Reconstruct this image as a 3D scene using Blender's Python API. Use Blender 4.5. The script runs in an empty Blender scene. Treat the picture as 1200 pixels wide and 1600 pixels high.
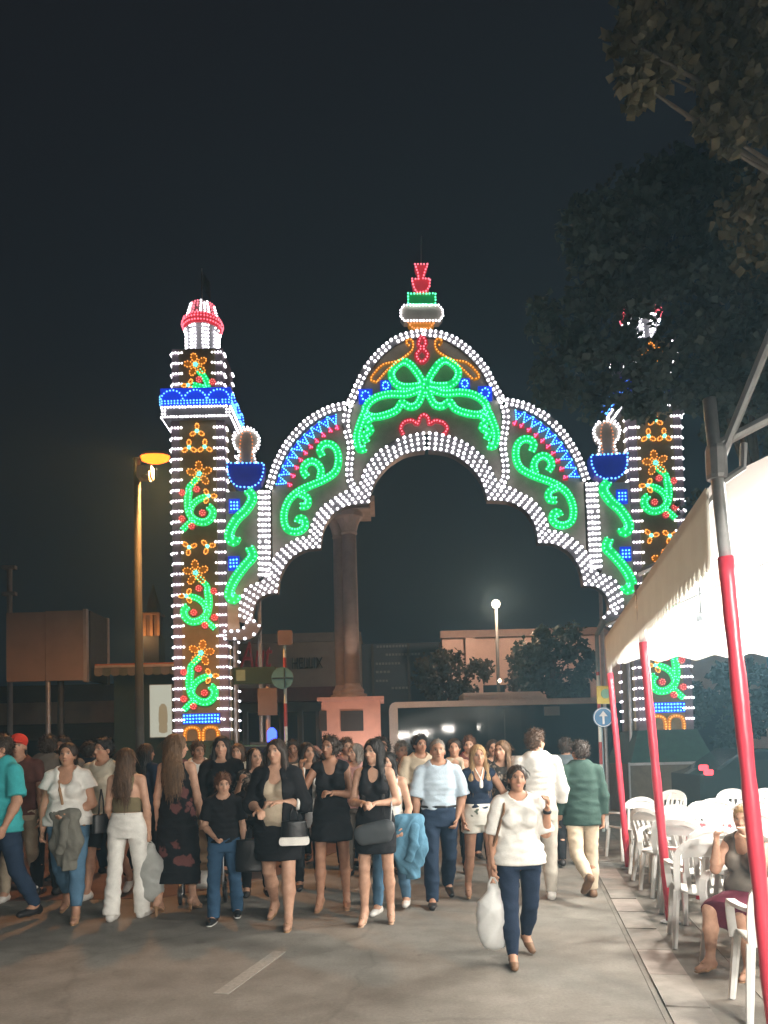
import bpy, math, random
import numpy as np
from mathutils import Vector, Matrix, Euler
from math import radians as R, sin, cos, tan, pi

random.seed(7)
rng = np.random.default_rng(11)
sc = bpy.context.scene
COL = sc.collection

# ------------------------------------------------------------------ camera
F = 1200.0                       # focal length in photo pixels (photo 1200 x 1600)
CAMZ = 1.65
PITCH, ROLL = R(2.5), 0.024
HORIZON = 1170.0
PPY = HORIZON - F * tan(PITCH)
cam_d = bpy.data.cameras.new('camera')
cam = bpy.data.objects.new('camera', cam_d)
COL.objects.link(cam)
cam_d.sensor_fit = 'VERTICAL'
cam_d.sensor_height = 36.0
cam_d.lens = 36.0 * F / 1600.0
cam_d.shift_y = (PPY - 800.0) / 1600.0
cam_d.clip_end = 3000
CAM_M = Matrix.Rotation(pi / 2 + PITCH, 3, 'X') @ Matrix.Rotation(-ROLL, 3, 'Z')
cam.matrix_world = Matrix.Translation((0, 0, CAMZ)) @ CAM_M.to_4x4()
sc.camera = cam

# ------------------------------------------------------------------ night sky
w = bpy.data.worlds.new('World')
sc.world = w
w.use_nodes = True
nt = w.node_tree
nt.nodes.clear()
o_ = nt.nodes.new('ShaderNodeOutputWorld')
b_ = nt.nodes.new('ShaderNodeBackground')
tc = nt.nodes.new('ShaderNodeTexCoord')
sp = nt.nodes.new('ShaderNodeSeparateXYZ')
mr = nt.nodes.new('ShaderNodeMapRange')
mr.inputs['From Min'].default_value = -0.05
mr.inputs['From Max'].default_value = 0.75
rp = nt.nodes.new('ShaderNodeValToRGB')
rp.color_ramp.elements[0].color = (0.0075, 0.0125, 0.0165, 1)
rp.color_ramp.elements[1].color = (0.0085, 0.0080, 0.0105, 1)
nt.links.new(tc.outputs['Generated'], sp.inputs[0])
nt.links.new(sp.outputs['Z'], mr.inputs['Value'])
nt.links.new(mr.outputs[0], rp.inputs[0])
nt.links.new(rp.outputs[0], b_.inputs['Color'])
b_.inputs['Strength'].default_value = 1.0
nt.links.new(b_.outputs[0], o_.inputs[0])

sc.view_settings.view_transform = 'Standard'
sc.view_settings.look = 'None'
sc.view_settings.exposure = 0.0
sc.view_settings.gamma = 1.0
sc.render.engine = 'CYCLES'
sc.cycles.use_denoising = True
try:
    sc.cycles.denoiser = 'OPENIMAGEDENOISE'
except Exception:
    pass
sc.cycles.use_light_tree = True
sc.cycles.max_bounces = 6
sc.cycles.diffuse_bounces = 3
sc.cycles.glossy_bounces = 3
sc.cycles.transmission_bounces = 4
sc.cycles.volume_bounces = 0
sc.cycles.sample_clamp_indirect = 4.0
sc.cycles.caustics_reflective = False
sc.cycles.caustics_refractive = False

# ------------------------------------------------------------------ pixels to places
def ray(px, py):
    return (CAM_M @ Vector(((px - 600.0) / F, -(py - PPY) / F, -1.0)))

def at_y(px, py, Y):
    d = ray(px, py)
    t = Y / d.y
    return Vector((d.x * t, Y, CAMZ + d.z * t))

def ground(px, py, z=0.0):
    d = ray(px, py)
    t = (z - CAMZ) / d.z
    return Vector((d.x * t, d.y * t, z))

# ------------------------------------------------------------------ materials
MATS = {}

def mat(name, col, rough=0.6, var=0.12, scale=6.0, metal=0.0, bump=0.0, bscale=40.0, spec=0.4,
        emit=None, estr=0.0, trans=0.0, coat=0.0, stretch=None, alpha=1.0):
    if name in MATS:
        return MATS[name]
    m = bpy.data.materials.new(name)
    m.use_nodes = True
    n = m.node_tree.nodes
    l = m.node_tree.links
    p = n['Principled BSDF']
    out = n['Material Output']
    p.inputs['Roughness'].default_value = rough
    p.inputs['Metallic'].default_value = metal
    p.inputs['Specular IOR Level'].default_value = spec
    p.inputs['Coat Weight'].default_value = coat
    tcn = n.new('ShaderNodeTexCoord')
    src = tcn.outputs['Object']
    if stretch:
        mp = n.new('ShaderNodeMapping')
        mp.inputs['Scale'].default_value = stretch
        l.new(src, mp.inputs[0])
        src = mp.outputs[0]
    if var > 0:
        nz = n.new('ShaderNodeTexNoise')
        nz.inputs['Scale'].default_value = scale
        nz.inputs['Detail'].default_value = 5
        nz.inputs['Roughness'].default_value = 0.65
        l.new(src, nz.inputs['Vector'])
        cr_ = n.new('ShaderNodeValToRGB')
        cr_.color_ramp.elements[0].position = 0.3
        cr_.color_ramp.elements[1].position = 0.7
        cr_.color_ramp.elements[0].color = tuple(max(0, c * (1 - var)) for c in col) + (1,)
        cr_.color_ramp.elements[1].color = tuple(min(1, c * (1 + var)) for c in col) + (1,)
        l.new(nz.outputs[0], cr_.inputs[0])
        l.new(cr_.outputs[0], p.inputs['Base Color'])
    else:
        p.inputs['Base Color'].default_value = tuple(col) + (1,)
    if bump > 0:
        nb = n.new('ShaderNodeTexNoise')
        nb.inputs['Scale'].default_value = bscale
        nb.inputs['Detail'].default_value = 4
        l.new(src, nb.inputs['Vector'])
        bp = n.new('ShaderNodeBump')
        bp.inputs['Strength'].default_value = bump
        bp.inputs['Distance'].default_value = 0.01
        l.new(nb.outputs[0], bp.inputs['Height'])
        l.new(bp.outputs[0], p.inputs['Normal'])
    if emit is not None:
        p.inputs['Emission Color'].default_value = tuple(emit) + (1,)
        p.inputs['Emission Strength'].default_value = estr
    if trans > 0:
        t = n.new('ShaderNodeBsdfTranslucent')
        t.inputs['Color'].default_value = tuple(col) + (1,)
        mx = n.new('ShaderNodeMixShader')
        mx.inputs[0].default_value = trans
        l.new(p.outputs[0], mx.inputs[1])
        l.new(t.outputs[0], mx.inputs[2])
        l.new(mx.outputs[0], out.inputs[0])
    MATS[name] = m
    return m

def emat(name, col, strength):
    if name in MATS:
        return MATS[name]
    m = bpy.data.materials.new(name)
    m.use_nodes = True
    n = m.node_tree.nodes
    n.clear()
    e = n.new('ShaderNodeEmission')
    e.inputs[0].default_value = tuple(col) + (1,)
    e.inputs[1].default_value = strength
    o = n.new('ShaderNodeOutputMaterial')
    m.node_tree.links.new(e.outputs[0], o.inputs[0])
    MATS[name] = m
    return m

# ------------------------------------------------------------------ mesh helpers
def tag(o, label=None, cat=None, group=None, kind=None):
    if label: o['label'] = label
    if cat: o['category'] = cat
    if group: o['group'] = group
    if kind: o['kind'] = kind
    return o

def empty(name, loc=(0, 0, 0), rz=0.0, label=None, cat=None, group=None):
    o = bpy.data.objects.new(name, None)
    COL.objects.link(o)
    o.location = loc
    o.rotation_euler = (0, 0, rz)
    o.empty_display_size = 0.2
    return tag(o, label, cat, group)

def link_mesh(name, me, m, parent=None, smooth=False):
    if m is not None:
        me.materials.append(m)
    if smooth:
        me.polygons.foreach_set('use_smooth', [True] * len(me.polygons))
    o = bpy.data.objects.new(name, me)
    COL.objects.link(o)
    if parent is not None:
        o.parent = parent
    return o

class MB:
    def __init__(self):
        self.v = []
        self.f = []

    def box(self, c, s, rz=0.0, M=None):
        b = len(self.v)
        hx, hy, hz = s[0] / 2, s[1] / 2, s[2] / 2
        rot = Matrix.Rotation(rz, 3, 'Z') if M is None else M
        for z in (-hz, hz):
            for x, y in ((-hx, -hy), (hx, -hy), (hx, hy), (-hx, hy)):
                self.v.append(tuple(Vector(c) + rot @ Vector((x, y, z))))
        self.f += [(b+3, b+2, b+1, b), (b+4, b+5, b+6, b+7)]
        for i in range(4):
            j = (i + 1) % 4
            self.f.append((b+i, b+j, b+4+j, b+4+i))
        return self

    def b2(self, x0, x1, y0, y1, z0, z1):
        return self.box(((x0+x1)/2, (y0+y1)/2, (z0+z1)/2), (abs(x1-x0), abs(y1-y0), abs(z1-z0)))

    def bevel_box(self, c, s, r=0.02, axis='z'):
        """box with chamfered edges round one axis"""
        hx, hy, hz = s[0]/2, s[1]/2, s[2]/2
        poly = []
        dims = {'z': (hx, hy, hz), 'y': (hx, hz, hy), 'x': (hy, hz, hx)}[axis]
        a, bb, h = dims
        for sx, sy, st in ((1, -1, -90), (1, 1, 0), (-1, 1, 90), (-1, -1, 180)):
            for k in (0, 30, 60, 90):
                t = R(st + k)
                poly.append((sx*(a-r) + r*cos(t), sy*(bb-r) + r*sin(t)))
        b = len(self.v)
        n = len(poly)
        for e in (-h, h):
            for (u, v_) in poly:
                q = {'z': (u, v_, e), 'y': (u, e, v_), 'x': (e, u, v_)}[axis]
                self.v.append((c[0]+q[0], c[1]+q[1], c[2]+q[2]))
        self.f.append(tuple(range(b+n-1, b-1, -1)))
        self.f.append(tuple(range(b+n, b+2*n)))
        for i in range(n):
            j = (i+1) % n
            self.f.append((b+i, b+j, b+n+j, b+n+i))
        return self

    def tube(self, pts, r, n=8, cap=True, squash=None):
        pts = [Vector(p) for p in pts]
        m = len(pts)
        rr = r if hasattr(r, '__len__') else [r] * m
        b = len(self.v)
        prev = None
        for i, p in enumerate(pts):
            d = (pts[min(i+1, m-1)] - pts[max(i-1, 0)])
            if d.length < 1e-9:
                d = Vector((0, 0, 1))
            d.normalize()
            if prev is None:
                u = d.cross(Vector((0, 0, 1)))
                if u.length < 1e-3:
                    u = d.cross(Vector((0, 1, 0)))
            else:
                u = prev - d * prev.dot(d)
            u.normalize()
            prev = u
            v_ = d.cross(u)
            for k in range(n):
                t = 2 * pi * k / n
                self.v.append(tuple(p + (u * cos(t) + v_ * sin(t)) * rr[i]))
        for i in range(m - 1):
            for k in range(n):
                k2 = (k + 1) % n
                self.f.append((b+i*n+k, b+i*n+k2, b+(i+1)*n+k2, b+(i+1)*n+k))
        if cap:
            self.f.append(tuple(b + k for k in range(n - 1, -1, -1)))
            self.f.append(tuple(b + (m-1)*n + k for k in range(n)))
        return self

    def lathe(self, prof, c=(0, 0, 0), n=16, a0=0.0, sx=1.0, sy=1.0):
        b = len(self.v)
        m = len(prof)
        for (r, z) in prof:
            for k in range(n):
                t = a0 + 2 * pi * k / n
                self.v.append((c[0] + r*sx*cos(t), c[1] + r*sy*sin(t), c[2] + z))
        for i in range(m-1):
            for k in range(n):
                k2 = (k+1) % n
                self.f.append((b+i*n+k, b+i*n+k2, b+(i+1)*n+k2, b+(i+1)*n+k))
        self.f.append(tuple(b + k for k in range(n-1, -1, -1)))
        self.f.append(tuple(b + (m-1)*n + k for k in range(n)))
        return self

    def prism_xz(self, poly, y0, y1):
        b = len(self.v)
        n = len(poly)
        for y in (y0, y1):
            for (x, z) in poly:
                self.v.append((x, y, z))
        self.f.append(tuple(range(b, b+n)))
        self.f.append(tuple(range(b+2*n-1, b+n-1, -1)))
        for i in range(n):
            j = (i+1) % n
            self.f.append((b+j, b+i, b+n+i, b+n+j))
        return self

    def prism_xy(self, poly, z0, z1):
        b = len(self.v)
        n = len(poly)
        for z in (z0, z1):
            for (x, y) in poly:
                self.v.append((x, y, z))
        self.f.append(tuple(range(b+n-1, b-1, -1)))
        self.f.append(tuple(range(b+n, b+2*n)))
        for i in range(n):
            j = (i+1) % n
            self.f.append((b+i, b+j, b+n+j, b+n+i))
        return self

    def strip_xz(self, a, c, y0, y1):
        """solid band between two polylines with as many points each, in the xz plane"""
        b = len(self.v)
        n = len(a)
        for y in (y0, y1):
            for q in (a, c):
                for (x, z) in q:
                    self.v.append((x, y, z))
        A0, C0, A1, C1 = b, b+n, b+2*n, b+3*n
        for i in range(n-1):
            self.f.append((A0+i, A0+i+1, C0+i+1, C0+i))
            self.f.append((C1+i, C1+i+1, A1+i+1, A1+i))
            self.f.append((A0+i+1, A0+i, A1+i, A1+i+1))
            self.f.append((C0+i, C0+i+1, C1+i+1, C1+i))
        self.f.append((A0, C0, C1, A1))
        self.f.append((C0+n-1, A0+n-1, A1+n-1, C1+n-1))
        return self

    def face(self, *pts):
        b = len(self.v)
        self.v += [tuple(p) for p in pts]
        self.f.append(tuple(range(b, b+len(pts))))
        return self

    def mesh(self, name, off=(0, 0, 0)):
        me = bpy.data.meshes.new(name)
        if off != (0, 0, 0):
            vs = [(x-off[0], y-off[1], z-off[2]) for x, y, z in self.v]
        else:
            vs = self.v
        me.from_pydata(vs, [], self.f)
        me.validate()
        me.update()
        return me

    def build(self, name, m, parent=None, smooth=False, world=True):
        """world=True: points are world points, the parent stands unrotated at its location"""
        off = tuple(parent_loc(parent)) if (parent is not None and world) else (0, 0, 0)
        return link_mesh(name, self.mesh(name, off), m, parent, smooth)

def parent_loc(p):
    l = Vector((0, 0, 0))
    while p is not None:
        l += Vector(p.location)
        p = p.parent
    return l

def copy_tree(o, parent=None):
    c = o.copy()
    COL.objects.link(c)
    c.parent = parent
    for ch in list(o.children):
        copy_tree(ch, c)
    return c

def point_light(name, loc, watts, col=(1, 1, 1), radius=0.1, parent=None):
    d = bpy.data.lights.new(name, 'POINT')
    d.energy = watts
    d.color = col
    d.shadow_soft_size = radius
    o = bpy.data.objects.new(name, d)
    COL.objects.link(o)
    if parent is not None:
        o.parent = parent
        o.location = Vector(loc) - parent_loc(parent)
    else:
        o.location = loc
    return o

def resample(pts, spacing=None, n=None, closed=False, smooth=True):
    """Catmull-Rom through 2-D points, then even spacing"""
    P = [np.array(p, float) for p in pts]
    if closed:
        P = [P[-1]] + P + [P[0], P[1]]
    else:
        P = [2*P[0]-P[1]] + P + [2*P[-1]-P[-2]]
    out = []
    for i in range(1, len(P)-2):
        p0, p1, p2, p3 = P[i-1], P[i], P[i+1], P[i+2]
        for t in np.linspace(0, 1, 14, endpoint=False):
            if smooth:
                q = 0.5*((2*p1)+(-p0+p2)*t+(2*p0-5*p1+4*p2-p3)*t*t+(-p0+3*p1-3*p2+p3)*t**3)
            else:
                q = p1 + (p2-p1)*t
            out.append(q)
    out.append(P[-2])
    out = np.array(out)
    seg = np.linalg.norm(np.diff(out, axis=0), axis=1)
    s = np.concatenate([[0], np.cumsum(seg)])
    L = s[-1]
    if n is None:
        n = max(2, int(round(L/spacing))+1)
    t = np.linspace(0, L, n)
    if closed:
        t = t[:-1] if n > 3 else t
    return np.stack([np.interp(t, s, out[:, k]) for k in range(out.shape[1])], 1)

def normals2(p, closed=False):
    if closed:
        d = np.roll(p, -1, 0) - np.roll(p, 1, 0)
    else:
        d = np.gradient(p, axis=0)
    d /= (np.linalg.norm(d, axis=1, keepdims=True)+1e-9)
    return np.stack([-d[:, 1], d[:, 0]], 1)

# icosahedron for the bulbs
_t = (1+5**.5)/2
ICO_V = np.array([(-1, _t, 0), (1, _t, 0), (-1, -_t, 0), (1, -_t, 0), (0, -1, _t), (0, 1, _t), (0, -1, -_t), (0, 1, -_t),
                  (_t, 0, -1), (_t, 0, 1), (-_t, 0, -1), (-_t, 0, 1)], float)
ICO_V /= np.linalg.norm(ICO_V[0])
ICO_F = np.array([(0, 11, 5), (0, 5, 1), (0, 1, 7), (0, 7, 10), (0, 10, 11), (1, 5, 9), (5, 11, 4), (11, 10, 2), (10, 7, 6), (7, 1, 8),
                  (3, 9, 4), (3, 4, 2), (3, 2, 6), (3, 6, 8), (3, 8, 9), (4, 9, 5), (2, 4, 11), (6, 2, 10), (8, 6, 7), (9, 8, 1)])

def np_mesh(name, V, Fq):
    """mesh from arrays: V (n,3), Fq (m,k)"""
    me = bpy.data.meshes.new(name)
    me.vertices.add(len(V))
    me.vertices.foreach_set('co', np.ascontiguousarray(V, np.float32).ravel())
    k = Fq.shape[1]
    me.loops.add(Fq.size)
    me.loops.foreach_set('vertex_index', np.ascontiguousarray(Fq, np.int32).ravel())
    me.polygons.add(len(Fq))
    me.polygons.foreach_set('loop_start', np.arange(0, Fq.size, k, dtype=np.int32))
    me.polygons.foreach_set('loop_total', np.full(len(Fq), k, np.int32))
    me.update(calc_edges=True)
    return me

def bulbs(name, pts, r, m, parent, kind='stuff'):
    pts = np.asarray(pts, float).reshape(-1, 3) - np.array(parent_loc(parent))
    if len(pts) > 40:                                   # a few dead lamps
        pts = pts[rng.random(len(pts)) > 0.018]
    pts = pts + rng.normal(size=pts.shape)*r*0.10
    rr = r*(0.88+0.24*rng.random((len(pts), 1, 1)))
    V = (pts[:, None, :] + ICO_V[None]*rr).reshape(-1, 3)
    Fq = (ICO_F[None] + (np.arange(len(pts))*12)[:, None, None]).reshape(-1, 3)
    o = link_mesh(name, np_mesh(name, V, Fq), m, parent, True)
    o['kind'] = kind
    return o

def text_mesh(name, body, size, m, loc, rot, parent=None, depth=0.01, shear=0.0, width=None):
    cu = bpy.data.curves.new(name, 'FONT')
    cu.body = body
    cu.size = size
    cu.extrude = depth
    cu.shear = shear
    cu.align_x = 'CENTER'
    cu.align_y = 'CENTER'
    t = bpy.data.objects.new(name + '_tmp', cu)
    COL.objects.link(t)
    bpy.context.view_layer.update()
    me = bpy.data.meshes.new_from_object(t.evaluated_get(bpy.context.evaluated_depsgraph_get()))
    COL.objects.unlink(t)
    bpy.data.objects.remove(t)
    me.materials.clear()
    o = link_mesh(name, me, m, parent)
    o.location = Vector(loc) - (parent_loc(parent) if parent is not None else Vector((0, 0, 0)))
    o.rotation_euler = rot
    if width:
        xs = [v.co.x for v in me.vertices]
        o.scale.x = width/(max(xs)-min(xs))
    return o

# ================================================================== SETTING
def asphalt_mat():
    m = bpy.data.materials.new('asphalt')
    m.use_nodes = True
    n, l = m.node_tree.nodes, m.node_tree.links
    p = n['Principled BSDF']
    p.inputs['Roughness'].default_value = 0.78
    p.inputs['Specular IOR Level'].default_value = 0.35
    t = n.new('ShaderNodeTexCoord')
    a = n.new('ShaderNodeTexNoise'); a.inputs['Scale'].default_value = 0.55; a.inputs['Detail'].default_value = 6
    b = n.new('ShaderNodeTexNoise'); b.inputs['Scale'].default_value = 45; b.inputs['Detail'].default_value = 8; b.inputs['Roughness'].default_value = 0.75
    c = n.new('ShaderNodeTexNoise'); c.inputs['Scale'].default_value = 3.2; c.inputs['Detail'].default_value = 7
    for q in (a, b, c):
        l.new(t.outputs['Object'], q.inputs['Vector'])
    ra = n.new('ShaderNodeValToRGB')
    ra.color_ramp.elements[0].position = 0.3; ra.color_ramp.elements[0].color = (0.180, 0.164, 0.142, 1)
    ra.color_ramp.elements[1].position = 0.72; ra.color_ramp.elements[1].color = (0.255, 0.235, 0.205, 1)
    l.new(a.outputs[0], ra.inputs[0])
    rc = n.new('ShaderNodeValToRGB')
    rc.color_ramp.elements[0].position = 0.36; rc.color_ramp.elements[0].color = (0.62, 0.60, 0.58, 1)
    rc.color_ramp.elements[1].position = 0.6; rc.color_ramp.elements[1].color = (1, 1, 1, 1)
    l.new(c.outputs[0], rc.inputs[0])
    m1 = n.new('ShaderNodeMix'); m1.data_type = 'RGBA'; m1.blend_type = 'MULTIPLY'; m1.inputs[0].default_value = 0.6
    l.new(ra.outputs[0], m1.inputs[6]); l.new(rc.outputs[0], m1.inputs[7])
    rb = n.new('ShaderNodeValToRGB')
    rb.color_ramp.elements[0].position = 0.3; rb.color_ramp.elements[0].color = (0.7, 0.7, 0.7, 1)
    rb.color_ramp.elements[1].position = 0.75; rb.color_ramp.elements[1].color = (1.2, 1.2, 1.2, 1)
    l.new(b.outputs[0], rb.inputs[0])
    m2 = n.new('ShaderNodeMix'); m2.data_type = 'RGBA'; m2.blend_type = 'MULTIPLY'; m2.inputs[0].default_value = 0.85
    l.new(m1.outputs[2], m2.inputs[6]); l.new(rb.outputs[0], m2.inputs[7])
    wn = n.new('ShaderNodeTexNoise'); wn.inputs['Scale'].default_value = 1.4; wn.inputs['Detail'].default_value = 5
    l.new(t.outputs['Object'], wn.inputs['Vector'])
    wm = n.new('ShaderNodeMix'); wm.data_type = 'VECTOR'; wm.inputs[0].default_value = 0.35
    l.new(t.outputs['Object'], wm.inputs[4]); l.new(wn.outputs['Color'], wm.inputs[5])
    vo = n.new('ShaderNodeTexVoronoi'); vo.feature = 'DISTANCE_TO_EDGE'; vo.inputs['Scale'].default_value = 0.55
    l.new(wm.outputs[1], vo.inputs['Vector'])
    rv = n.new('ShaderNodeValToRGB')
    rv.color_ramp.elements[0].position = 0.0; rv.color_ramp.elements[0].color = (0.45, 0.43, 0.42, 1)
    rv.color_ramp.elements[1].position = 0.012; rv.color_ramp.elements[1].color = (1, 1, 1, 1)
    l.new(vo.outputs['Distance'], rv.inputs[0])
    st_n = n.new('ShaderNodeTexNoise'); st_n.inputs['Scale'].default_value = 7.0; st_n.inputs['Detail'].default_value = 3
    l.new(t.outputs['Object'], st_n.inputs['Vector'])
    rs = n.new('ShaderNodeValToRGB')
    rs.color_ramp.elements[0].position = 0.27; rs.color_ramp.elements[0].color = (0.55, 0.53, 0.51, 1)
    rs.color_ramp.elements[1].position = 0.36; rs.color_ramp.elements[1].color = (1, 1, 1, 1)
    l.new(st_n.outputs[0], rs.inputs[0])
    m3 = n.new('ShaderNodeMix'); m3.data_type = 'RGBA'; m3.blend_type = 'MULTIPLY'; m3.inputs[0].default_value = 0.30
    l.new(m2.outputs[2], m3.inputs[6]); l.new(rv.outputs[0], m3.inputs[7])
    m4 = n.new('ShaderNodeMix'); m4.data_type = 'RGBA'; m4.blend_type = 'MULTIPLY'; m4.inputs[0].default_value = 0.45
    l.new(m3.outputs[2], m4.inputs[6]); l.new(rs.outputs[0], m4.inputs[7])
    l.new(m4.outputs[2], p.inputs['Base Color'])
    bp = n.new('ShaderNodeBump'); bp.inputs['Strength'].default_value = 0.35; bp.inputs['Distance'].default_value = 0.006
    l.new(b.outputs[0], bp.inputs['Height']); l.new(bp.outputs[0], p.inputs['Normal'])
    return m

M_ASPHALT = asphalt_mat()
M_STEEL = mat('galvanised_steel', (0.42, 0.43, 0.44), 0.45, 0.15, 12, metal=0.6)
M_DARKSTEEL = mat('dark_steel', (0.06, 0.065, 0.07), 0.5, 0.2, 10, metal=0.3)

g = MB(); g.face((-400, -40, 0), (400, -40, 0), (400, 900, 0), (-400, 900, 0))
tag(g.build('ground', M_ASPHALT), kind='structure')

SD = Vector((0.189, 0.982, 0.0)).normalized()      # the street's own direction
SN = Vector((SD.y, -SD.x, 0))                       # to its right
S0 = Vector((1.97, 4.0, 0))                         # foot of the tent pole on the street side

def st(s, n, z=0.0):
    """a place along the street (s metres past the near tent pole, n metres to the right of the poles)"""
    return S0 + SD*s + SN*n + Vector((0, 0, z))

# red paved walk on the left
m_red = mat('red_paving', (0.115, 0.068, 0.052), 0.8, 0.3, 2.5, bump=0.3, bscale=30)
p = MB(); p.prism_xy([(-30, 9.2), (-2.6, 8.9), (-1.5, 10.2), (0.2, 16.0), (0.2, 17.0), (-30, 17.0)], -0.02, 0.006)
tag(p.build('red_pavement', m_red), kind='structure')

# worn parking strip beside the tent, edged with flat slabs
m_slab = mat('kerb_slab', (0.30, 0.255, 0.225), 0.75, 0.22, 4, bump=0.25, bscale=25)
m_slab2 = mat('kerb_slab_dark', (0.225, 0.20, 0.175), 0.8, 0.25, 4, bump=0.25, bscale=25)
gut = MB()
for a_, b_2 in ((-4.5, 9.5),):
    q = [st(a_, -0.46), st(b_2, -0.46), st(b_2, 0.20), st(a_, 0.20)]
    gut.prism_xy([(v.x, v.y) for v in q], -0.02, 0.004)
gutter = tag(gut.build('gutter_strip', mat('gutter', (0.17, 0.152, 0.13), 0.8, 0.25, 3, bump=0.2)), kind='structure')
ss = -4.4
k = 0
while ss < 9.3:
    ln = 0.62 + 0.1*random.random()
    q = [st(ss, -0.42), st(ss+ln-0.02, -0.42), st(ss+ln-0.02, -0.16), st(ss, -0.16)]
    sb = MB(); sb.prism_xy([(v.x, v.y) for v in q], 0.0, 0.012 + 0.006*random.random())
    sb.build('slab', m_slab if k % 3 == 0 else m_slab2, gutter)
    ss += ln; k += 1
tent_floor = MB()
q = [st(-13, 0.20), st(10.5, 0.20), st(10.5, 9.0), st(-13, 9.0)]
tent_floor.prism_xy([(v.x, v.y) for v in q], -0.02, 0.01)
tag(tent_floor.build('tent_pavement', mat('tent_paving', (0.23, 0.205, 0.175), 0.8, 0.25, 2.2, bump=0.2)), kind='structure')

# faded lane dashes
m_paint = mat('worn_road_paint', (0.27, 0.252, 0.222), 0.75, 0.22, 30)
def dash(pa, pb, wd=0.11):
    a_, b_2 = ground(*pa), ground(*pb)
    d = (b_2-a_).normalized(); nn = Vector((d.y, -d.x, 0))*wd/2
    mb = MB(); mb.prism_xy([((a_-nn).x, (a_-nn).y), ((a_+nn).x, (a_+nn).y), ((b_2+nn).x, (b_2+nn).y), ((b_2-nn).x, (b_2-nn).y)], -0.01, 0.004)
    tag(mb.build('lane_dash', m_paint), kind='structure')
dash((345, 1553), (437, 1487))
dash((560, 1392), (600, 1362))

# ================================================================== ILLUMINATED ARCH
AY = 18.0
def P(px, py, Y=AY):
    v = at_y(px, py, Y)
    return (v.x, v.z)

AX = (P(575, 787)[0] + P(763, 783)[0]) / 2

WHITE = emat('bulb_white', (1.0, 0.95, 1.0), 6.5)
GREEN = emat('bulb_green', (0.10, 1.0, 0.42), 3.2)
BLUE = emat('bulb_blue', (0.12, 0.42, 1.0), 3.6)
PALEBLUE = emat('bulb_pale_blue', (0.15, 0.75, 1.0), 3.0)
RED = emat('bulb_red', (1.0, 0.16, 0.22), 2.6)
PINK = emat('bulb_pink', (1.0, 0.12, 0.32), 2.6)
ORANGE = emat('bulb_orange', (1.0, 0.36, 0.06), 2.4)
def tray(name, col, e):  # tray surface emits its own colour, standing in for bulb light bleeding over it
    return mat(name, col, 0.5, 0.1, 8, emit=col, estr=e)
T_GREEN = tray('green_glow_tray', (0.005, 0.62, 0.14), 1.0)
T_BLUE = tray('blue_glow_tray', (0.01, 0.05, 0.75), 0.8)
T_RED = tray('red_glow_tray', (0.55, 0.04, 0.06), 0.55)
T_ORANGE = tray('orange_glow_tray', (0.55, 0.22, 0.02), 0.45)
T_WHITE = mat('white_tray', (0.13, 0.125, 0.135), 0.55, 0.1, 8)
M_PANEL = mat('panel_mesh', (0.42, 0.39, 0.34), 0.75, 0.12, 5)
M_OLIVE = mat('panel_olive', (0.27, 0.225, 0.14), 0.75, 0.12, 5)
M_STRIP = mat('tower_strip', (0.17, 0.13, 0.16), 0.7, 0.15, 5)

def curve_part(name, parent, paths, tray_mat, bulb_mat, width=0.14, spacing=0.075, r=0.022, rows=2, y=AY-0.05, fill=None, depth=0.05):
    """a flat light tray following curves, with its rows of bulbs; paths: list of (points, closed)"""
    mb = MB()
    bp = []
    for pts, closed in paths:
        c = resample(pts, 0.05, closed=closed)
        nn = normals2(c, closed)
        if closed:
            c2 = np.vstack([c, c[:1]]); n2 = np.vstack([nn, nn[:1]])
        else:
            c2, n2 = c, nn
        yy = y + random.uniform(-0.008, 0.008)
        mb.strip_xz([tuple(q) for q in c2 + n2*width/2], [tuple(q) for q in c2 - n2*width/2], yy-depth/2, yy+depth/2)
        cb = resample(pts, spacing, closed=closed)
        nb = normals2(cb, closed)
        offs = np.linspace(-1, 1, rows)*width*0.30 if rows > 1 else [0.0]
        for of in offs:
            for q in cb + nb*of:
                bp.append((q[0], yy-depth/2-r*0.7, q[1]))
    if fill is not None:
        for poly in fill:
            mb.prism_xz(poly, y+0.012, y+0.03)
    o = mb.build(name, tray_mat, parent)
    bulbs('bulb_string', bp, r, bulb_mat, o)
    return o

def mir(pts, s):
    """mirror arch points about its axis when s is -1"""
    return [(AX + (x-AX)*s, z) for x, z in pts]

def PP(lst):
    return [P(*q) for q in lst]

arch = empty('illuminated_arch', (AX, AY, 0), label='large lobed festival archway of white, green and red light bulbs spanning the street', cat='arch')

bands = [
    ([(664, 705), (648, 707), (630, 712), (611, 724), (595, 740), (584, 758), (577, 784)],
     [(661, 676), (640, 680), (620, 687), (600, 699), (582, 715), (570, 733), (558, 764)]),
    ([(577, 787), (556, 789), (540, 792), (520, 804), (508, 822), (503, 838), (501, 857)],
     [(558, 764), (549, 765), (540, 768), (520, 780), (500, 796), (488, 816), (482, 838)]),
    ([(501, 857), (488, 858), (476, 860), (456, 872), (444, 888), (437, 905), (434, 927)],
     [(482, 838), (471, 840), (460, 844), (440, 858), (428, 872), (418, 890), (410, 908)]),
    ([(434, 927), (422, 928), (411, 932), (402, 940), (397, 952), (396, 966), (408, 979)],
     [(410, 908), (398, 912), (388, 917), (380, 925), (375, 939), (373, 956), (374, 972)]),
    ([(408, 979), (404, 987), (398, 994), (390, 999), (378, 1000), (366, 1000), (352, 1000)],
     [(384, 972), (382, 977), (378, 982), (372, 984), (366, 985), (360, 985), (352, 985)]),
]
bulb_pts = []
NB = 26
inner_all, outer_all = {}, {}
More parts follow.
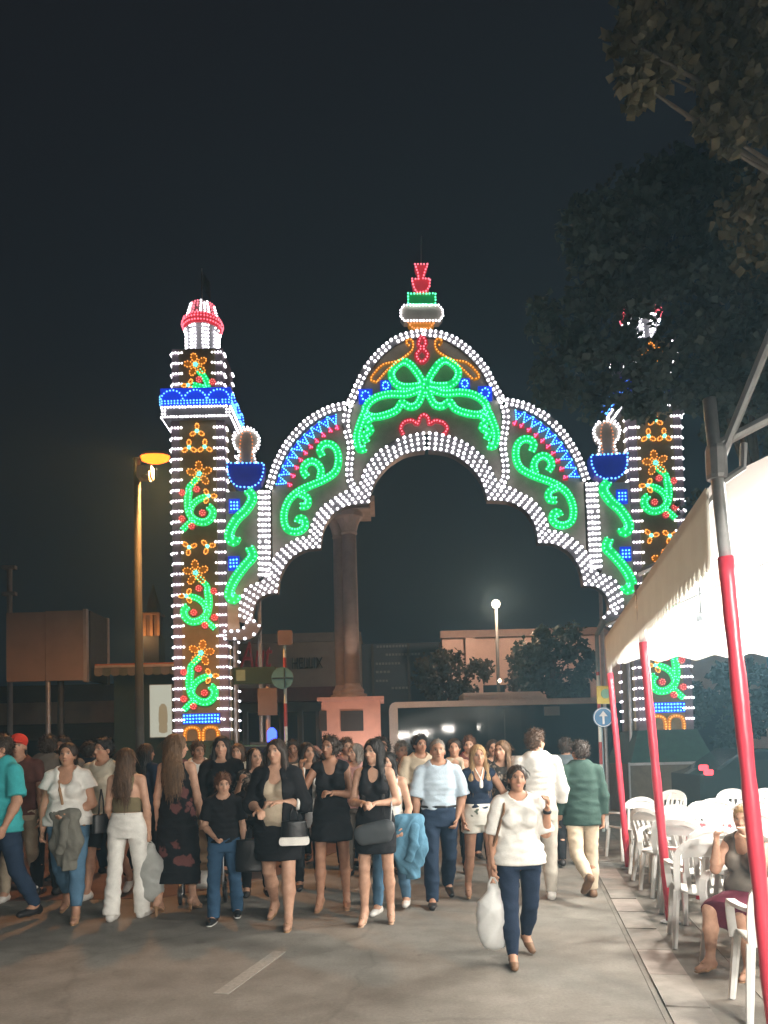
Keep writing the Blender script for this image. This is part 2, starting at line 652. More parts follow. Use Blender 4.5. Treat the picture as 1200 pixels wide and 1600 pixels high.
for s in (1, -1):
    ia, oa = [], []
    for bi, (ib, ob) in enumerate(bands):
        a_ = resample(mir(PP(ib), s), n=NB)
        c_ = resample(mir(PP(ob), s), n=NB)
        mb = MB()
        mb.strip_xz([tuple(q) for q in a_], [tuple(q) for q in c_], AY-0.04+0.003*bi, AY+0.22-0.003*bi)
        mb.build('band', T_WHITE, arch)
        Ln = np.linalg.norm(np.diff((a_+c_)/2, axis=0), axis=1).sum()
        nr = 2 if bi == 4 else 4
        nn = max(3, int(Ln/0.135))
        for t in np.linspace(0.1, 0.9, nr):
            cc = resample([tuple(q) for q in a_*(1-t)+c_*t], n=nn, smooth=False)
            for q in cc[:-1] if bi < 4 else cc:
                bulb_pts.append((q[0], AY-0.07, q[1]))
        ia += [tuple(q) for q in a_]; oa += [tuple(q) for q in c_]
    inner_all[s] = ia; outer_all[s] = oa
    # upright band
    vb = mir(PP([(423, 766), (404, 766), (404, 906), (423, 890)]), s)
    mb = MB(); mb.prism_xz(vb if s > 0 else vb[::-1], AY-0.03, AY+0.2); mb.build('band', T_WHITE, arch)
    for x in np.linspace(406, 421, 4):
        for y in np.arange(770, 900, 8.6):
            q = mir([P(x, y)], s)[0]
            bulb_pts.append((q[0], AY-0.07, q[1]))
    # outer arcs, dome and divider
    for pts, wd, rows in (
        ([(421, 762), (432, 728), (452, 691), (481, 660), (512, 642), (546, 633)], 0.2, 2),
        ([(548, 628), (560, 603), (573, 577), (598, 548), (628, 528), (660, 521)], 0.2, 2),
        ([(546, 634), (541, 652), (542, 672), (548, 700), (546, 728), (547, 752), (556, 766)], 0.17, 2)):
        pp = mir(PP(pts), s)
        c = resample(pp, 0.07); nn = normals2(c)
        mb = MB(); mb.strip_xz([tuple(q) for q in c+nn*wd/2], [tuple(q) for q in c-nn*wd/2], AY-0.025, AY+0.2)
        mb.build('band', T_WHITE, arch)
        cb = resample(pp, 0.13); nb = normals2(cb)
        for of in (-0.055, 0.055):
            for q in cb+nb*of:
                bulb_pts.append((q[0], AY-0.055, q[1]))
    # panels
    side = [(424, 765), (432, 728), (452, 691), (481, 660), (512, 642), (546, 633), (541, 652), (542, 672), (548, 700), (546, 728), (547, 752), (556, 766),
            (540, 768), (520, 780), (500, 796), (488, 816), (482, 838), (460, 844), (440, 858), (426, 874)]
    mb = MB(); pg = mir(PP(side), s); mb.prism_xz(pg if s > 0 else pg[::-1], AY+0.03, AY+0.12); mb.build('panel', M_PANEL, arch)
    flank = [(352, 768), (404, 766), (404, 910), (388, 917), (380, 925), (375, 939), (373, 956), (374, 985), (352, 985)]
    mb = MB(); pg = mir(PP(flank), s); mb.prism_xz(pg if s > 0 else pg[::-1], AY+0.031, AY+0.12); mb.build('panel', M_PANEL, arch)
    half = [(660, 521), (628, 528), (598, 548), (573, 577), (560, 603), (546, 633), (541, 652), (542, 672), (548, 700), (546, 728), (547, 752), (558, 766),
            (570, 733), (582, 715), (600, 699), (620, 687), (640, 680), (662, 676)]
    pg = mir(PP(half), s)
    pg[0] = (AX, pg[0][1]); pg[-1] = (AX, pg[-1][1])
    mb = MB(); mb.prism_xz(pg if s > 0 else pg[::-1], AY+0.032, AY+0.12); mb.build('panel', M_PANEL, arch)
bulbs('bulb_rows', bulb_pts, 0.036, WHITE, arch)

c3 = lambda l: [P(520+x/4, 380+y/4) for x, y in l]
c6 = lambda l: [P(400+x/5, 620+y/5) for x, y in l]
c1 = lambda l: [P(200+x/3.3333, 380+y/3.3333) for x, y in l]
c2 = lambda l: [P(200+x/3.3333, 840+y/3.3333) for x, y in l]

for s in (1, -1):
    m_ = lambda l: mir(l, s)
    # green scroll of the side panels
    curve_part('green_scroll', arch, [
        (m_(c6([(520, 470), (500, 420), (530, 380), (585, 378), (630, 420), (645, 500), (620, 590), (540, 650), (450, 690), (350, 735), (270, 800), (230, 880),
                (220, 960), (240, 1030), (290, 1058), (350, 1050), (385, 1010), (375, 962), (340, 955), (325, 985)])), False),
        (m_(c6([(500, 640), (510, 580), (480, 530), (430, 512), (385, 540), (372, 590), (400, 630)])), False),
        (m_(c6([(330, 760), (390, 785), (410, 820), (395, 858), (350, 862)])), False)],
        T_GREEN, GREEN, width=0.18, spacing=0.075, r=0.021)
    # blue spikes with red tips along the outer arc
    arc = resample(m_(PP([(431, 758), (443, 726), (461, 695), (487, 669), (510, 653), (526, 648)])), n=11)
    an = normals2(arc)
    cen = np.array(m_([P(500, 740)])[0])
    for i in range(10):
        a_, b_2 = arc[i], arc[i+1]
        mid = (a_+b_2)/2
        d = cen-mid; d = an[i] * (1 if np.dot(an[i], d) > 0 else -1)
        tip = mid + d*0.24
        mb = MB(); tri = [tuple(a_), tuple(b_2), tuple(tip)]
        mb.prism_xz(tri if s > 0 else tri[::-1], AY-0.02, AY+0.035)
        sp_ = mb.build('blue_spike', T_BLUE, arch)
        bp = []
        for t in np.linspace(0.05, 0.9, 5):
            for e in (a_*0.95+b_2*0.05, b_2*0.95+a_*0.05):
                q = e*(1-t)+tip*t
                bp.append((q[0], AY-0.045, q[1]))
        q = (a_+b_2+tip)/3
        bp.append((q[0], AY-0.045, q[1]))
        bulbs('bulb_string', bp, 0.019, PALEBLUE, sp_)
        rp_ = []
        for k in range(3):
            q = tip + d*(0.03+0.045*k)
            rp_.append((q[0], AY-0.045, q[1])); 
        q = tip + d*0.09 + np.array([d[1], -d[0]])*0.04; rp_.append((q[0], AY-0.045, q[1]))
        mb = MB(); mb.box((tip[0]+d[0]*0.07, AY, tip[1]+d[1]*0.07), (0.12, 0.03, 0.12))
        tp = mb.build('red_tip', T_RED, arch)
        bulbs('bulb_string', rp_, 0.02, PINK, tp)
    # centre: green bow
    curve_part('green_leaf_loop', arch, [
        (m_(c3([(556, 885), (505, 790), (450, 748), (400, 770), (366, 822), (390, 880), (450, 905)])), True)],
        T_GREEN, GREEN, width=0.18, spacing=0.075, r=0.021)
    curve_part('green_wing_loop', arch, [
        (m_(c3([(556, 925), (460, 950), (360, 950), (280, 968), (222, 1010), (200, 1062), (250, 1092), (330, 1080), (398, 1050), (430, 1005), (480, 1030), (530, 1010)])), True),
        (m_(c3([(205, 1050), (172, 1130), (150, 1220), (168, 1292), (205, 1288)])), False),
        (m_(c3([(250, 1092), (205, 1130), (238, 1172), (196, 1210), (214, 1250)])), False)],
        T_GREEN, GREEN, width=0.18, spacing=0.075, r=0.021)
    curve_part('orange_scroll', arch, [
        (m_(c3([(476, 650), (458, 628), (475, 608), (500, 628), (492, 680), (432, 732), (352, 792), (282, 868)])), False),
        (m_(c3([(470, 705), (400, 745), (312, 768), (252, 830), (240, 862), (276, 876)])), False)],
        T_ORANGE, ORANGE, width=0.06, spacing=0.07, r=0.018, rows=1)
    for (x, y, h) in ((330, 895, 0.17), (205, 960, 0.22)):
        q = m_(c3([(x, y)]))[0]
        mb = MB(); mb.box((q[0], AY-0.01, q[1]), (h*1.5, 0.05, h*1.6))
        o = mb.build('blue_diamond', T_BLUE, arch)
        bulbs('bulb_string', [(q[0]+h*0.42*cos(t), AY-0.055, q[1]+h*0.5*sin(t)) for t in np.linspace(0, 2*pi, 9)[:-1]], 0.02, PALEBLUE, o)
    # flank scrolls
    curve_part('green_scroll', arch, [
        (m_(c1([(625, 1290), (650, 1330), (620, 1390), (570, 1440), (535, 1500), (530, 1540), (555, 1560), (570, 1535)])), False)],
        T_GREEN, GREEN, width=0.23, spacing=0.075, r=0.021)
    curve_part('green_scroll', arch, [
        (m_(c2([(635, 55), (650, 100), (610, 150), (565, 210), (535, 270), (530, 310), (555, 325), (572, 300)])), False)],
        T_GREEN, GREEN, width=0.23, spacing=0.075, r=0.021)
    for q in (m_(c1([(555, 1370)]))[0], m_(c2([(552, 135)]))[0]):
        mb = MB(); mb.box((q[0], AY-0.01, q[1]), (0.26, 0.04, 0.34)); o = mb.build('blue_diamond', T_BLUE, arch)
        bulbs('bulb_string', [(q[0]+0.075*i, AY-0.05, q[1]+0.08*j) for i in (-1, 0, 1) for j in (-1, 0, 1)], 0.022, PALEBLUE, o)
    # bowl and bulbous capital over the flank
    bowl = m_(c1([(522, 1155), (712, 1155), (708, 1210), (690, 1255), (650, 1280), (580, 1280), (545, 1255), (526, 1210)]))
    mb = MB(); mb.prism_xz(bowl if s > 0 else bowl[::-1], AY-0.1, AY+0.25)
    o = mb.build('blue_bowl', tray('dim_blue_glow_tray', (0.006, 0.03, 0.42), 0.25), arch)
    bp = resample(bowl, 0.09, closed=True, smooth=False)
    bulbs('bulb_string', [(q[0], AY-0.13, q[1]) for q in bp], 0.024, BLUE, o)
    onion = m_(c1([(570, 1145), (580, 1090), (555, 1060), (548, 1010), (575, 975), (615, 962), (655, 975), (682, 1010), (676, 1055), (655, 1085), (668, 1145)]))
    mb = MB(); mb.prism_xz(onion if s > 0 else onion[::-1], AY-0.02, AY+0.2)
    o = mb.build('onion_capital', M_PANEL, arch)
    bp = resample(onion, 0.085)
    bulbs('bulb_string', [(q[0], AY-0.05, q[1]) for q in bp] + [(q[0]+(AX-q[0])*0.006, AY-0.05, q[1]-0.06) for q in bp[4:-4]], 0.023, WHITE, o)
    bp = resample(m_(c1([(590, 1140), (585, 1060), (595, 1000), (618, 980), (642, 1000), (650, 1060), (645, 1140)])), 0.085)
    bulbs('inner_bulb_string', [(q[0], AY-0.05, q[1]) for q in bp], 0.02, emat('bulb_amber', (1.0, 0.32, 0.1), 1.2), o)

mb_paths = c3([(555, 592), (535, 640), (552, 664), (522, 705), (540, 745), (570, 745), (592, 705), (565, 664), (580, 632)])
curve_part('red_pendant', arch, [(mb_paths, True)], T_RED, RED, width=0.12, spacing=0.075, r=0.02, rows=1, fill=None)
cr_pts = c3([(440, 1200), (424, 1162), (450, 1122), (498, 1115), (528, 1138), (545, 1095), (568, 1080), (595, 1098), (603, 1136), (640, 1116), (690, 1130), (714, 1165), (694, 1200)])
curve_part('red_crown', arch, [(cr_pts, False)], T_RED, RED, width=0.11, spacing=0.07, r=0.02, rows=1)

# finial on the dome, four outlined tiers
fin = [
    ('orange_tier', [(470, 503), (635, 503), (604, 540), (500, 540)], T_ORANGE, emat('bulb_amber2', (1.0, 0.34, 0.12), 1.6), 0.05),
    ('white_tier', [(445, 398), (660, 398), (685, 425), (688, 465), (664, 495), (445, 495), (422, 465), (424, 425)], M_PANEL, WHITE, 0.2),
    ('green_tier', [(470, 325), (640, 325), (640, 393), (470, 393)], T_GREEN, GREEN, 0.1),
    ('red_tier', [(512, 142), (592, 142), (574, 190), (562, 232), (608, 232), (602, 285), (578, 314), (520, 314), (502, 270), (494, 232), (536, 232), (530, 190)], T_RED, RED, 0.08)]
for nm, pts, tm, bm, dep in fin:
    pg = c3(pts)
    mb = MB(); mb.prism_xz(pg, AY-0.02-dep*0.1, AY+0.2)
    o = mb.build(nm, tm if nm != 'green_tier' else mat('dark_green_panel', (0.01, 0.22, 0.06), 0.5, emit=(0.005, 0.4, 0.1), estr=0.25), arch)  # green panel emits faintly in place of light spilled by its bulbs
    bp = resample(pg, 0.075, closed=True, smooth=False)
    bulbs('bulb_string', [(q[0], AY-0.06-dep*0.1, q[1]) for q in bp], 0.024, bm, o)
tip0, tip1 = c3([(553, 140)])[0], c3([(556, -60)])[0]
mb = MB(); mb.tube([(tip0[0], AY+0.1, tip0[1]), (tip1[0], AY+0.1, tip1[1])], 0.02, 6); mb.build('lightning_rod', M_STEEL, arch)
# steel legs carrying the arch behind the lamps
for s in (1, -1):
    for px in (362, 402):
        q = mir([P(px, 960)], s)[0]
        mb = MB(); mb.tube([(q[0], AY+0.32, 0), (q[0], AY+0.32, q[1]+1.2)], 0.045, 8); mb.build('support_leg', M_STEEL, arch)

# ------------------------------------------------------------------ two light towers
A_REF = (520.0, 130.0)
A_SC = 6.316
A_STEM = [([(505, 165), (455, 215), (412, 262), (408, 310)], 9),
          ([(410, 300), (398, 380), (400, 470), (428, 555), (500, 608), (580, 612), (636, 560), (642, 500), (605, 458)], 12),
          ([(585, 362), (510, 385), (445, 440), (418, 510)], 10),
          ([(450, 590), (395, 635), (342, 688)], 9)]
A_BERRY = [(345, 315), (490, 285), (545, 525), (340, 580), (435, 655)]
A_SMALL = (612, 360)
PXM = AY/F                       # metres per photo pixel in the arch plane

def flower(parent, cx, cz, rad, y, half=0.0, petals=5, rot=0.0):
    mb = MB(); bp = []
    for k in range(petals):
        t = rot + 2*pi*k/petals + pi/2
        px_, pz_ = cx + cos(t)*rad*0.62, cz + sin(t)*rad*0.62
        loop = []
        for j in range(10):
            a_ = 2*pi*j/10
            u, v_ = cos(a_)*rad*0.40, sin(a_)*rad*0.27
            loop.append((px_ + u*cos(t) - v_*sin(t), pz_ + u*sin(t) + v_*cos(t)))
        mb.prism_xz(loop, y-0.015-0.002*k, y+0.02)
        for j in range(9):
            a_ = 2*pi*j/9
            u, v_ = cos(a_)*rad*0.36, sin(a_)*rad*0.24
            bp.append((px_ + u*cos(t) - v_*sin(t), y-0.035, pz_ + u*sin(t) + v_*cos(t)))
    o = mb.build('orange_flower', mat('orange_petal_panel', (0.40, 0.17, 0.02), 0.6, emit=(0.5, 0.18, 0.01), estr=0.3), parent)  # petals emit a little, imitating the glow of their bulbs
    bulbs('bulb_string', bp, 0.017, ORANGE, o)
    gb = [(cx + rad*0.13*cos(a_), y-0.05, cz + rad*0.13*sin(a_)) for a_ in np.linspace(0, 2*pi, 6)[:-1]]
    bulbs('green_centre', gb, 0.028, emat('bulb_cyan', (0.15, 1.0, 0.6), 2.6), o)
    return o

def berry(parent, cx, cz, y, rad=0.085):
    mb = MB()
    mb.prism_xz([(cx+rad*cos(a_), cz+rad*sin(a_)) for a_ in np.linspace(0, 2*pi, 13)[:-1]], y-0.015, y+0.02)
    o = mb.build('red_berry', T_RED, parent)
    bp = [(cx+rad*0.7*cos(a_), y-0.03, cz+rad*0.7*sin(a_)) for a_ in np.linspace(0, 2*pi, 8)[:-1]] + [(cx, y-0.03, cz)]
    bulbs('bulb_string', bp, 0.015, emat('bulb_coral', (1.0, 0.22, 0.16), 1.9), o)

def motif_a(parent, cx, cz, y, flip, part=False):
    def T(q):
        return (cx + flip*(q[0]-A_REF[0])/A_SC*PXM, cz - (q[1]-A_REF[1])/A_SC*PXM)
    for pts, wd in (A_STEM[:1] if part else A_STEM):
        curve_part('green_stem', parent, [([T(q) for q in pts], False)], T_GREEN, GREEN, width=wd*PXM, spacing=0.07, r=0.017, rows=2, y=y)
    flower(parent, cx, cz, 0.31, y, rot=random.uniform(-.2, .2))
    q = T(A_SMALL); flower(parent, q[0], q[1], 0.19, y-0.012, petals=3, rot=-pi/2*flip)
    for b2 in A_BERRY:
        q = T(b2); berry(parent, q[0], q[1], y-0.02)

def tower(sgn, label):
    MX = lambda x: AX + (x-AX)*sgn
    xl, xr = P(267, 800)[0], P(354, 800)[0]
    cx0, hw = (xl+xr)/2, (xr-xl)/2
    zz = lambda py: P(311, py)[1]
    D = 2*hw
    yf = AY
    yc = AY + hw
    root = empty('light_tower', (MX(cx0), yc, 0), label=label, cat='tower', group='light towers of the archway')
    B = lambda: MB()
    z_bot, z_cor0, z_cor1, z_up = zz(1158), zz(655), zz(609), zz(543)
    def X(px): return MX(P(px, 800)[0])
    # main shaft and upper shaft
    mb = B(); mb.b2(MX(cx0)-hw+0.02, MX(cx0)+hw-0.02, yf+0.02, yf+D-0.02, z_bot, z_cor0); mb.build('shaft', M_STRIP, root)
    mb = B(); mb.b2(MX(cx0)-hw+0.05, MX(cx0)+hw-0.05, yf+0.05, yf+D-0.05, z_cor1-0.02, z_up); mb.build('upper_shaft', M_STRIP, root)
    # middle panels on front and both sides
    pw = P(340, 800)[0]-P(283, 800)[0]
    mb = B(); mb.b2(MX(cx0)-pw/2, MX(cx0)+pw/2, yf-0.005, yf+0.06, z_bot+0.01, z_cor0-0.01); mb.build('front_panel', M_OLIVE, root)
    mb = B(); mb.b2(MX(cx0)-pw/2, MX(cx0)+pw/2, yf+0.02, yf+0.08, z_cor1, z_up-0.03); mb.build('front_panel', M_OLIVE, root)
    for sd in (-1, 1):
        mb = B(); mb.b2(MX(cx0)+sd*(hw-0.05), MX(cx0)+sd*(hw+0.005), yc-pw/2, yc+pw/2, z_bot+0.01, z_cor0-0.01); mb.build('side_panel', M_OLIVE, root)
    # bulb rows on the corner strips
    bp = []
    def rows(py0, py1, yfr, inset):
        for py in np.arange(py0, py1, 16.3):
            z = zz(py)
            for sd in (-1, 1):
                for k in range(4):
                    bp.append((MX(cx0)+sd*(hw-inset-0.035-0.07*k), yfr-0.03, z))
                for k in range(3):
                    bp.append((MX(cx0)+sd*(hw-inset+0.03), yfr+0.05+0.07*k, z))
                    bp.append((MX(cx0)+sd*(hw-inset+0.03), yfr+D-2*inset-0.05-0.07*k, z))
    rows(668, 1152, yf+0.02, 0.02)
    rows(550, 606, yf+0.05, 0.05)
    # cornice: blue scalloped band over white mouldings
    ov = 0.17
    x0, x1 = MX(cx0)-hw-ov, MX(cx0)+hw+ov
    mb = B(); mb.b2(x0, x1, yf-ov, yf+D+ov, zz(637), zz(611)); cb = mb.build('blue_cornice', T_BLUE, root)
    cbp = []
    W = x1-x0
    for z, nn in ((zz(635), 22), (zz(631), 22)):
        for k in range(nn):
            t = (k+0.5)/nn
            cbp += [(x0+W*t, yf-ov-0.02, z), (x1+0.02, yf-ov+W*t, z), (x0-0.02, yf-ov+W*t, z)]
    for j in range(3):
        for k in range(10):
            a_ = pi*(k+0.5)/10
            t = (j+0.5)/3 - cos(a_)/6.4
            z = zz(630) + sin(a_)*0.24
            cbp += [(x0+W*t, yf-ov-0.02, z), (x1+0.02, yf-ov+W*t, z), (x0-0.02, yf-ov+W*t, z)]
    bulbs('bulb_string', cbp, 0.021, BLUE, cb)
    mb = B(); mb.b2(x0+0.03, x1-0.03, yf-ov+0.03, yf+D+ov-0.03, zz(657), zz(638)); wc = mb.build('white_cornice', mat('cornice_white', (0.12, 0.115, 0.13), 0.6), root)
    cbp = []
    for z in (zz(640), zz(655)):
        for k in range(24):
            t = (k+0.5)/24
            cbp += [(x0+W*t, yf-ov, z), (x1-0.01, yf-ov+W*t, z), (x0+0.01, yf-ov+W*t, z)]
    for z in (zz(645), zz(650)):
        for t in (0.02, 0.06, 0.94, 0.98):
            cbp.append((x0+W*t, yf-ov, z))
    bulbs('bulb_string', cbp, 0.026, WHITE, wc)
    # lantern
    lr = P(346, 800)[0]-P(319, 800)[0]
    zl0, zl1, zr1, zc1 = zz(541), zz(494), zz(477), zz(453)
    mb = B(); mb.lathe([(lr*0.95, zl0), (lr*0.95, zl1-0.1), (lr*1.06, zl1)], (MX(cx0)+0.07*sgn*0, yc, 0), 8, a0=pi/8); mb.build('lantern', mat('lantern_white', (0.3, 0.3, 0.32), 0.6), root)
    lb = []
    for k in range(8):
        t = pi/8 + 2*pi*k/8
        for dt in (-0.16, 0.0, 0.16):
            for z in np.linspace(zl0+0.06, zl1-0.06, 8):
                rr = lr*(0.99 if z < zl1-0.12 else 1.06)
                lb.append((MX(cx0)+rr*cos(t+dt), yc+rr*sin(t+dt), z))
    mb = B(); mb.lathe([(lr*1.12, zl1), (lr*1.2, (zl1+zr1)/2), (lr*1.08, zr1)], (MX(cx0), yc, 0), 8, a0=pi/8); rg = mb.build('red_ring', T_RED, root)
    rb = []
    for z, rr in ((zl1+0.05, 1.17), ((zl1+zr1)/2, 1.23), (zr1-0.04, 1.14)):
        for k in range(40):
            t = 2*pi*k/40
            rb.append((MX(cx0)+lr*rr*cos(t), yc+lr*rr*sin(t), z))
    bulbs('bulb_string', rb, 0.022, RED, rg)
    mb = B(); mb.lathe([(lr*0.9, zr1), (lr*0.87, zr1+0.06), (lr*0.66, zc1)], (MX(cx0), yc, 0), 8, a0=pi/8); cp = mb.build('cap', mat('cap_red', (0.3, 0.2, 0.2), 0.6), root)
    rb = []
    for z, f_ in zip(np.linspace(zr1+0.05, zc1-0.03, 5), np.linspace(0.90, 0.70, 5)):
        for k in range(24):
            t = 2*pi*(k+.5)/24
            (rb if (k//3) % 2 else lb).append((MX(cx0)+lr*f_*cos(t)*1.02, yc+lr*f_*sin(t)*1.02, z))
    bulbs('bulb_string', rb, 0.022, RED, cp)
    bulbs('bulb_rows', bp + lb, 0.027, WHITE, root)
    # flag on a thin mast above
    mb = B(); mb.tube([(MX(cx0), yc, zc1-0.05), (MX(cx0), yc, zc1+0.95)], 0.018, 6); mb.build('mast', M_STEEL, root)
    mb = B(); fl = []
    for i in range(7):
        t = i/6
        fl.append((MX(cx0)+0.02+0.20*t, yc+0.04*sin(5*t), zc1+0.9-0.35*t))
    for i in range(6):
        a_, b2 = fl[i], fl[i+1]
        mb.face(a_, b2, (b2[0], b2[1], b2[2]-0.42), (a_[0], a_[1], a_[2]-0.42))
        mb.face((a_[0], a_[1]+.004, a_[2]-0.42), (b2[0], b2[1]+.004, b2[2]-0.42), (b2[0], b2[1]+.004, b2[2]), (a_[0], a_[1]+.004, a_[2]))
    mb.build('flag', mat('flag_cloth', (0.10, 0.10, 0.11), 0.8, trans=0.3), root)
    # motifs
    yp = yf-0.04
    def at(px, py):
        return MX(P(px, py)[0] + (311-311)), P(px, py)[1]
    # keep motifs centred on the panel in the tower's own upright frame
    def on(dx, py):
        return MX(cx0)+sgn*dx*PXM, zz(py)
    x, z = on(-1, 571)
    flower(root, x, z, 0.29, yf-0.01, rot=0.2)
    pts = [on(4, 580), on(12, 590), on(17, 602), on(12, 612)]
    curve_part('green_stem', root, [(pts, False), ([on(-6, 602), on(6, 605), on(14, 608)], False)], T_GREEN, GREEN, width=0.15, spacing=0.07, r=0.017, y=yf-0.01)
    for q in ((4, 594), (25, 598)):
        x, z = on(*q); berry(root, x, z, yf-0.02)
    x, z = on(-13, 603); flower(root, x, z, 0.17, yf-0.012, petals=3, rot=pi/2)
    for q, r_ in (((0, 675), 0.0), ((-13, 700), 2.1), ((12, 700), -2.1)):
        x, z = on(*q); flower(root, x, z, 0.19, yp+0.02, petals=3, rot=r_)
    x, z = on(3, 742); motif_a(root, x, z, yp, sgn)
    for q in ((-15, 856), (14, 855)):
        x, z = on(*q); flower(root, x, z, 0.19, yp+0.02, petals=3, rot=0.5*q[0])
    x, z = on(-5, 896); motif_a(root, x, z, yp, -sgn)
    x, z = on(2, 1021); motif_a(root, x, z, yp, sgn)
    # blue band and orange arcade at the foot
    mb = B(); mb.b2(MX(cx0)-pw/2, MX(cx0)+pw/2, yf-0.03, yf+0.02, zz(1131), zz(1115)); o = mb.build('blue_band', T_BLUE, root)
    bulbs('bulb_string', [(MX(cx0)-pw/2+pw*(i+0.5)/12, yf-0.05, zz(py)) for i in range(12) for py in (1118, 1123, 1128)], 0.023, PALEBLUE, o)
    ap = []
    for j in (-1, 1):
        ap.append(([(MX(cx0)+j*pw*0.25+pw*0.2*q, zz(1157)+h) for q, h in ((-1, 0), (-1, 0.15), (-0.75, 0.27), (0, 0.31), (0.75, 0.27), (1, 0.15), (1, 0))], False))
    curve_part('orange_arcade', root, ap, T_ORANGE, ORANGE, width=0.09, spacing=0.06, r=0.018, rows=1, y=yf-0.02)
    # pedestal: framed box with a sloping skirt
    mb = B(); wb, wt, pb = 1.02, hw+0.03, 1.15
    for zz0, zz1, w0, w1 in ((1.16, z_bot, 0.98, wt),):
        b = len(mb.v)
        for z, hw_ in ((zz0, w0), (zz1, w1)):
            for sx, sy in ((-1, -1), (1, -1), (1, 1), (-1, 1)):
                mb.v.append((MX(cx0)+sx*hw_, yc+sy*hw_, z))
        mb.f += [(b+3, b+2, b+1, b), (b+4, b+5, b+6, b+7)] + [(b+i, b+(i+1) % 4, b+4+(i+1) % 4, b+4+i) for i in range(4)]
    mb.build('skirt', mat('dark_green_skirt', (0.025, 0.07, 0.055), 0.7, 0.2), root)
    mb = B(); mb.b2(MX(cx0)-wb, MX(cx0)+wb, yc-wb, yc+wb, 0.0, 1.16); mb.build('pedestal', mat('pedestal_panel', (0.13, 0.115, 0.085), 0.75, 0.2), root)
    for sx in (-1, 1):
        for sy in (-1, 1):
            mb = B(); mb.tube([(MX(cx0)+sx*(wb+0.02), yc+sy*(wb+0.02), 0), (MX(cx0)+sx*(wb+0.02), yc+sy*(wb+0.02), 1.2)], 0.025, 6); mb.build('frame_post', M_STEEL, root)
    mb = B(); mb.b2(MX(cx0)-wb-0.03, MX(cx0)+wb+0.03, yc-wb-0.03, yc-wb+0.01, 1.13, 1.19); mb.build('frame_rail', M_STEEL, root)
    return root

tower(1, 'square tower of coloured light bulbs joined to the arch beside the sodium street lamp')
tower(-1, 'square tower of coloured light bulbs rising behind the white tent and tree')

# ================================================================== BACKGROUND
def cyl(mb, c, r, z0, z1, n=10, r1=None):
    mb.tube([(c[0], c[1], z0), (c[0], c[1], z1)], [r, r if r1 is None else r1], n)
    return mb

# ---- supermarket building
BY = 34.0
bx = lambda px, py=1080, Y=BY: at_y(px, py, Y).x
bz = lambda px, py, Y=BY: at_y(px, py, Y).z
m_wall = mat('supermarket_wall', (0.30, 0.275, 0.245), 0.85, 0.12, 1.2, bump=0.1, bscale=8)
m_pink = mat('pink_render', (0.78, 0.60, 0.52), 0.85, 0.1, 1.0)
m_slate = mat('slate_cladding', (0.05, 0.085, 0.12), 0.6, 0.15, 1.5)
m_glassdark = mat('dark_window', (0.015, 0.025, 0.032), 0.12, 0.0, spec=0.7)
sup = empty('supermarket', (bx(480), BY, 0), label='long low supermarket building with red and dark lettering behind the twin column', cat='building')
x0, x1, x2, x3 = bx(345), bx(566), bx(700), bx(1010)
zt = bz(480, 993)
mb = MB(); mb.b2(x0, x1, BY, BY+14, 0, zt); mb.build('wall', m_wall, sup)
mb = MB(); mb.b2(x0-0.1, x1, BY-0.12, BY-0.003, zt-0.3, zt+0.1); mb.build('parapet', mat('parapet_grey', (0.22, 0.21, 0.20), 0.8), sup)
mb = MB(); mb.b2(x0, x1, BY-0.9, BY-0.004, bz(480, 1097), bz(480, 1076)); mb.build('canopy_fascia', mat('maroon_fascia', (0.14, 0.045, 0.045), 0.6, 0.2), sup)
for i in range(7):
    xa = x0+0.4+(x1-x0-0.6)*i/7
    mb = MB(); mb.b2(xa, xa+(x1-x0)/7-0.35, BY-0.04, BY-0.01, 0.2, bz(480, 1112)); wn = mb.build('window', m_glassdark, sup)
    mb = MB(); mb.b2(xa-0.06, xa, BY-0.08, BY-0.005, 0.1, bz(480, 1110)); mb.build('frame', M_STEEL, wn)
text_mesh('red_lettering', 'Aut', 1.7, mat('red_sign', (0.42, 0.05, 0.06), 0.5, emit=(0.4, 0.03, 0.04), estr=0.10), (bx(400), BY-0.1, bz(400, 1026)), (pi/2, 0, 0), sup, 0.05, shear=0.25, width=bx(425)-bx(374))
text_mesh('dark_lettering', 'HELLIX', 0.7, mat('dark_sign', (0.05, 0.05, 0.05), 0.6), (bx(481), BY-0.06, bz(481, 1037)), (pi/2, 0, 0), sup, 0.04, width=bx(505)-bx(457))
# slate wing with rows of pale tenant names
mb = MB(); mb.b2(x1+0.01, x2, BY+0.4, BY+14, 0, bz(620, 1003)); mb.build('slate_wing', m_slate, sup)
for k, (pa, pb, py) in enumerate(((590, 640, 1008), (604, 660, 1021), (588, 628, 1035), (588, 612, 1048), (588, 608, 1062), (612, 640, 1074), (655, 672, 1076))):
    mb = MB(); nseg = max(3, int((pb-pa)/5))
    for j in range(nseg):
        xa = bx(pa)+(bx(pb)-bx(pa))*j/nseg
        mb.b2(xa, xa+(bx(pb)-bx(pa))/nseg*0.7, BY+0.34, BY+0.39, bz(620, py+1.7), bz(620, py-1.7))
    mb.build('sign_line', mat('pale_sign', (0.22, 0.27, 0.30), 0.6), sup)
for px in (583, 640):
    mb = MB(); mb.b2(bx(px)-0.06, bx(px)+0.06, BY+0.3, BY+0.39, 0, bz(620, 1004)); mb.build('mullion', M_DARKSTEEL, sup)

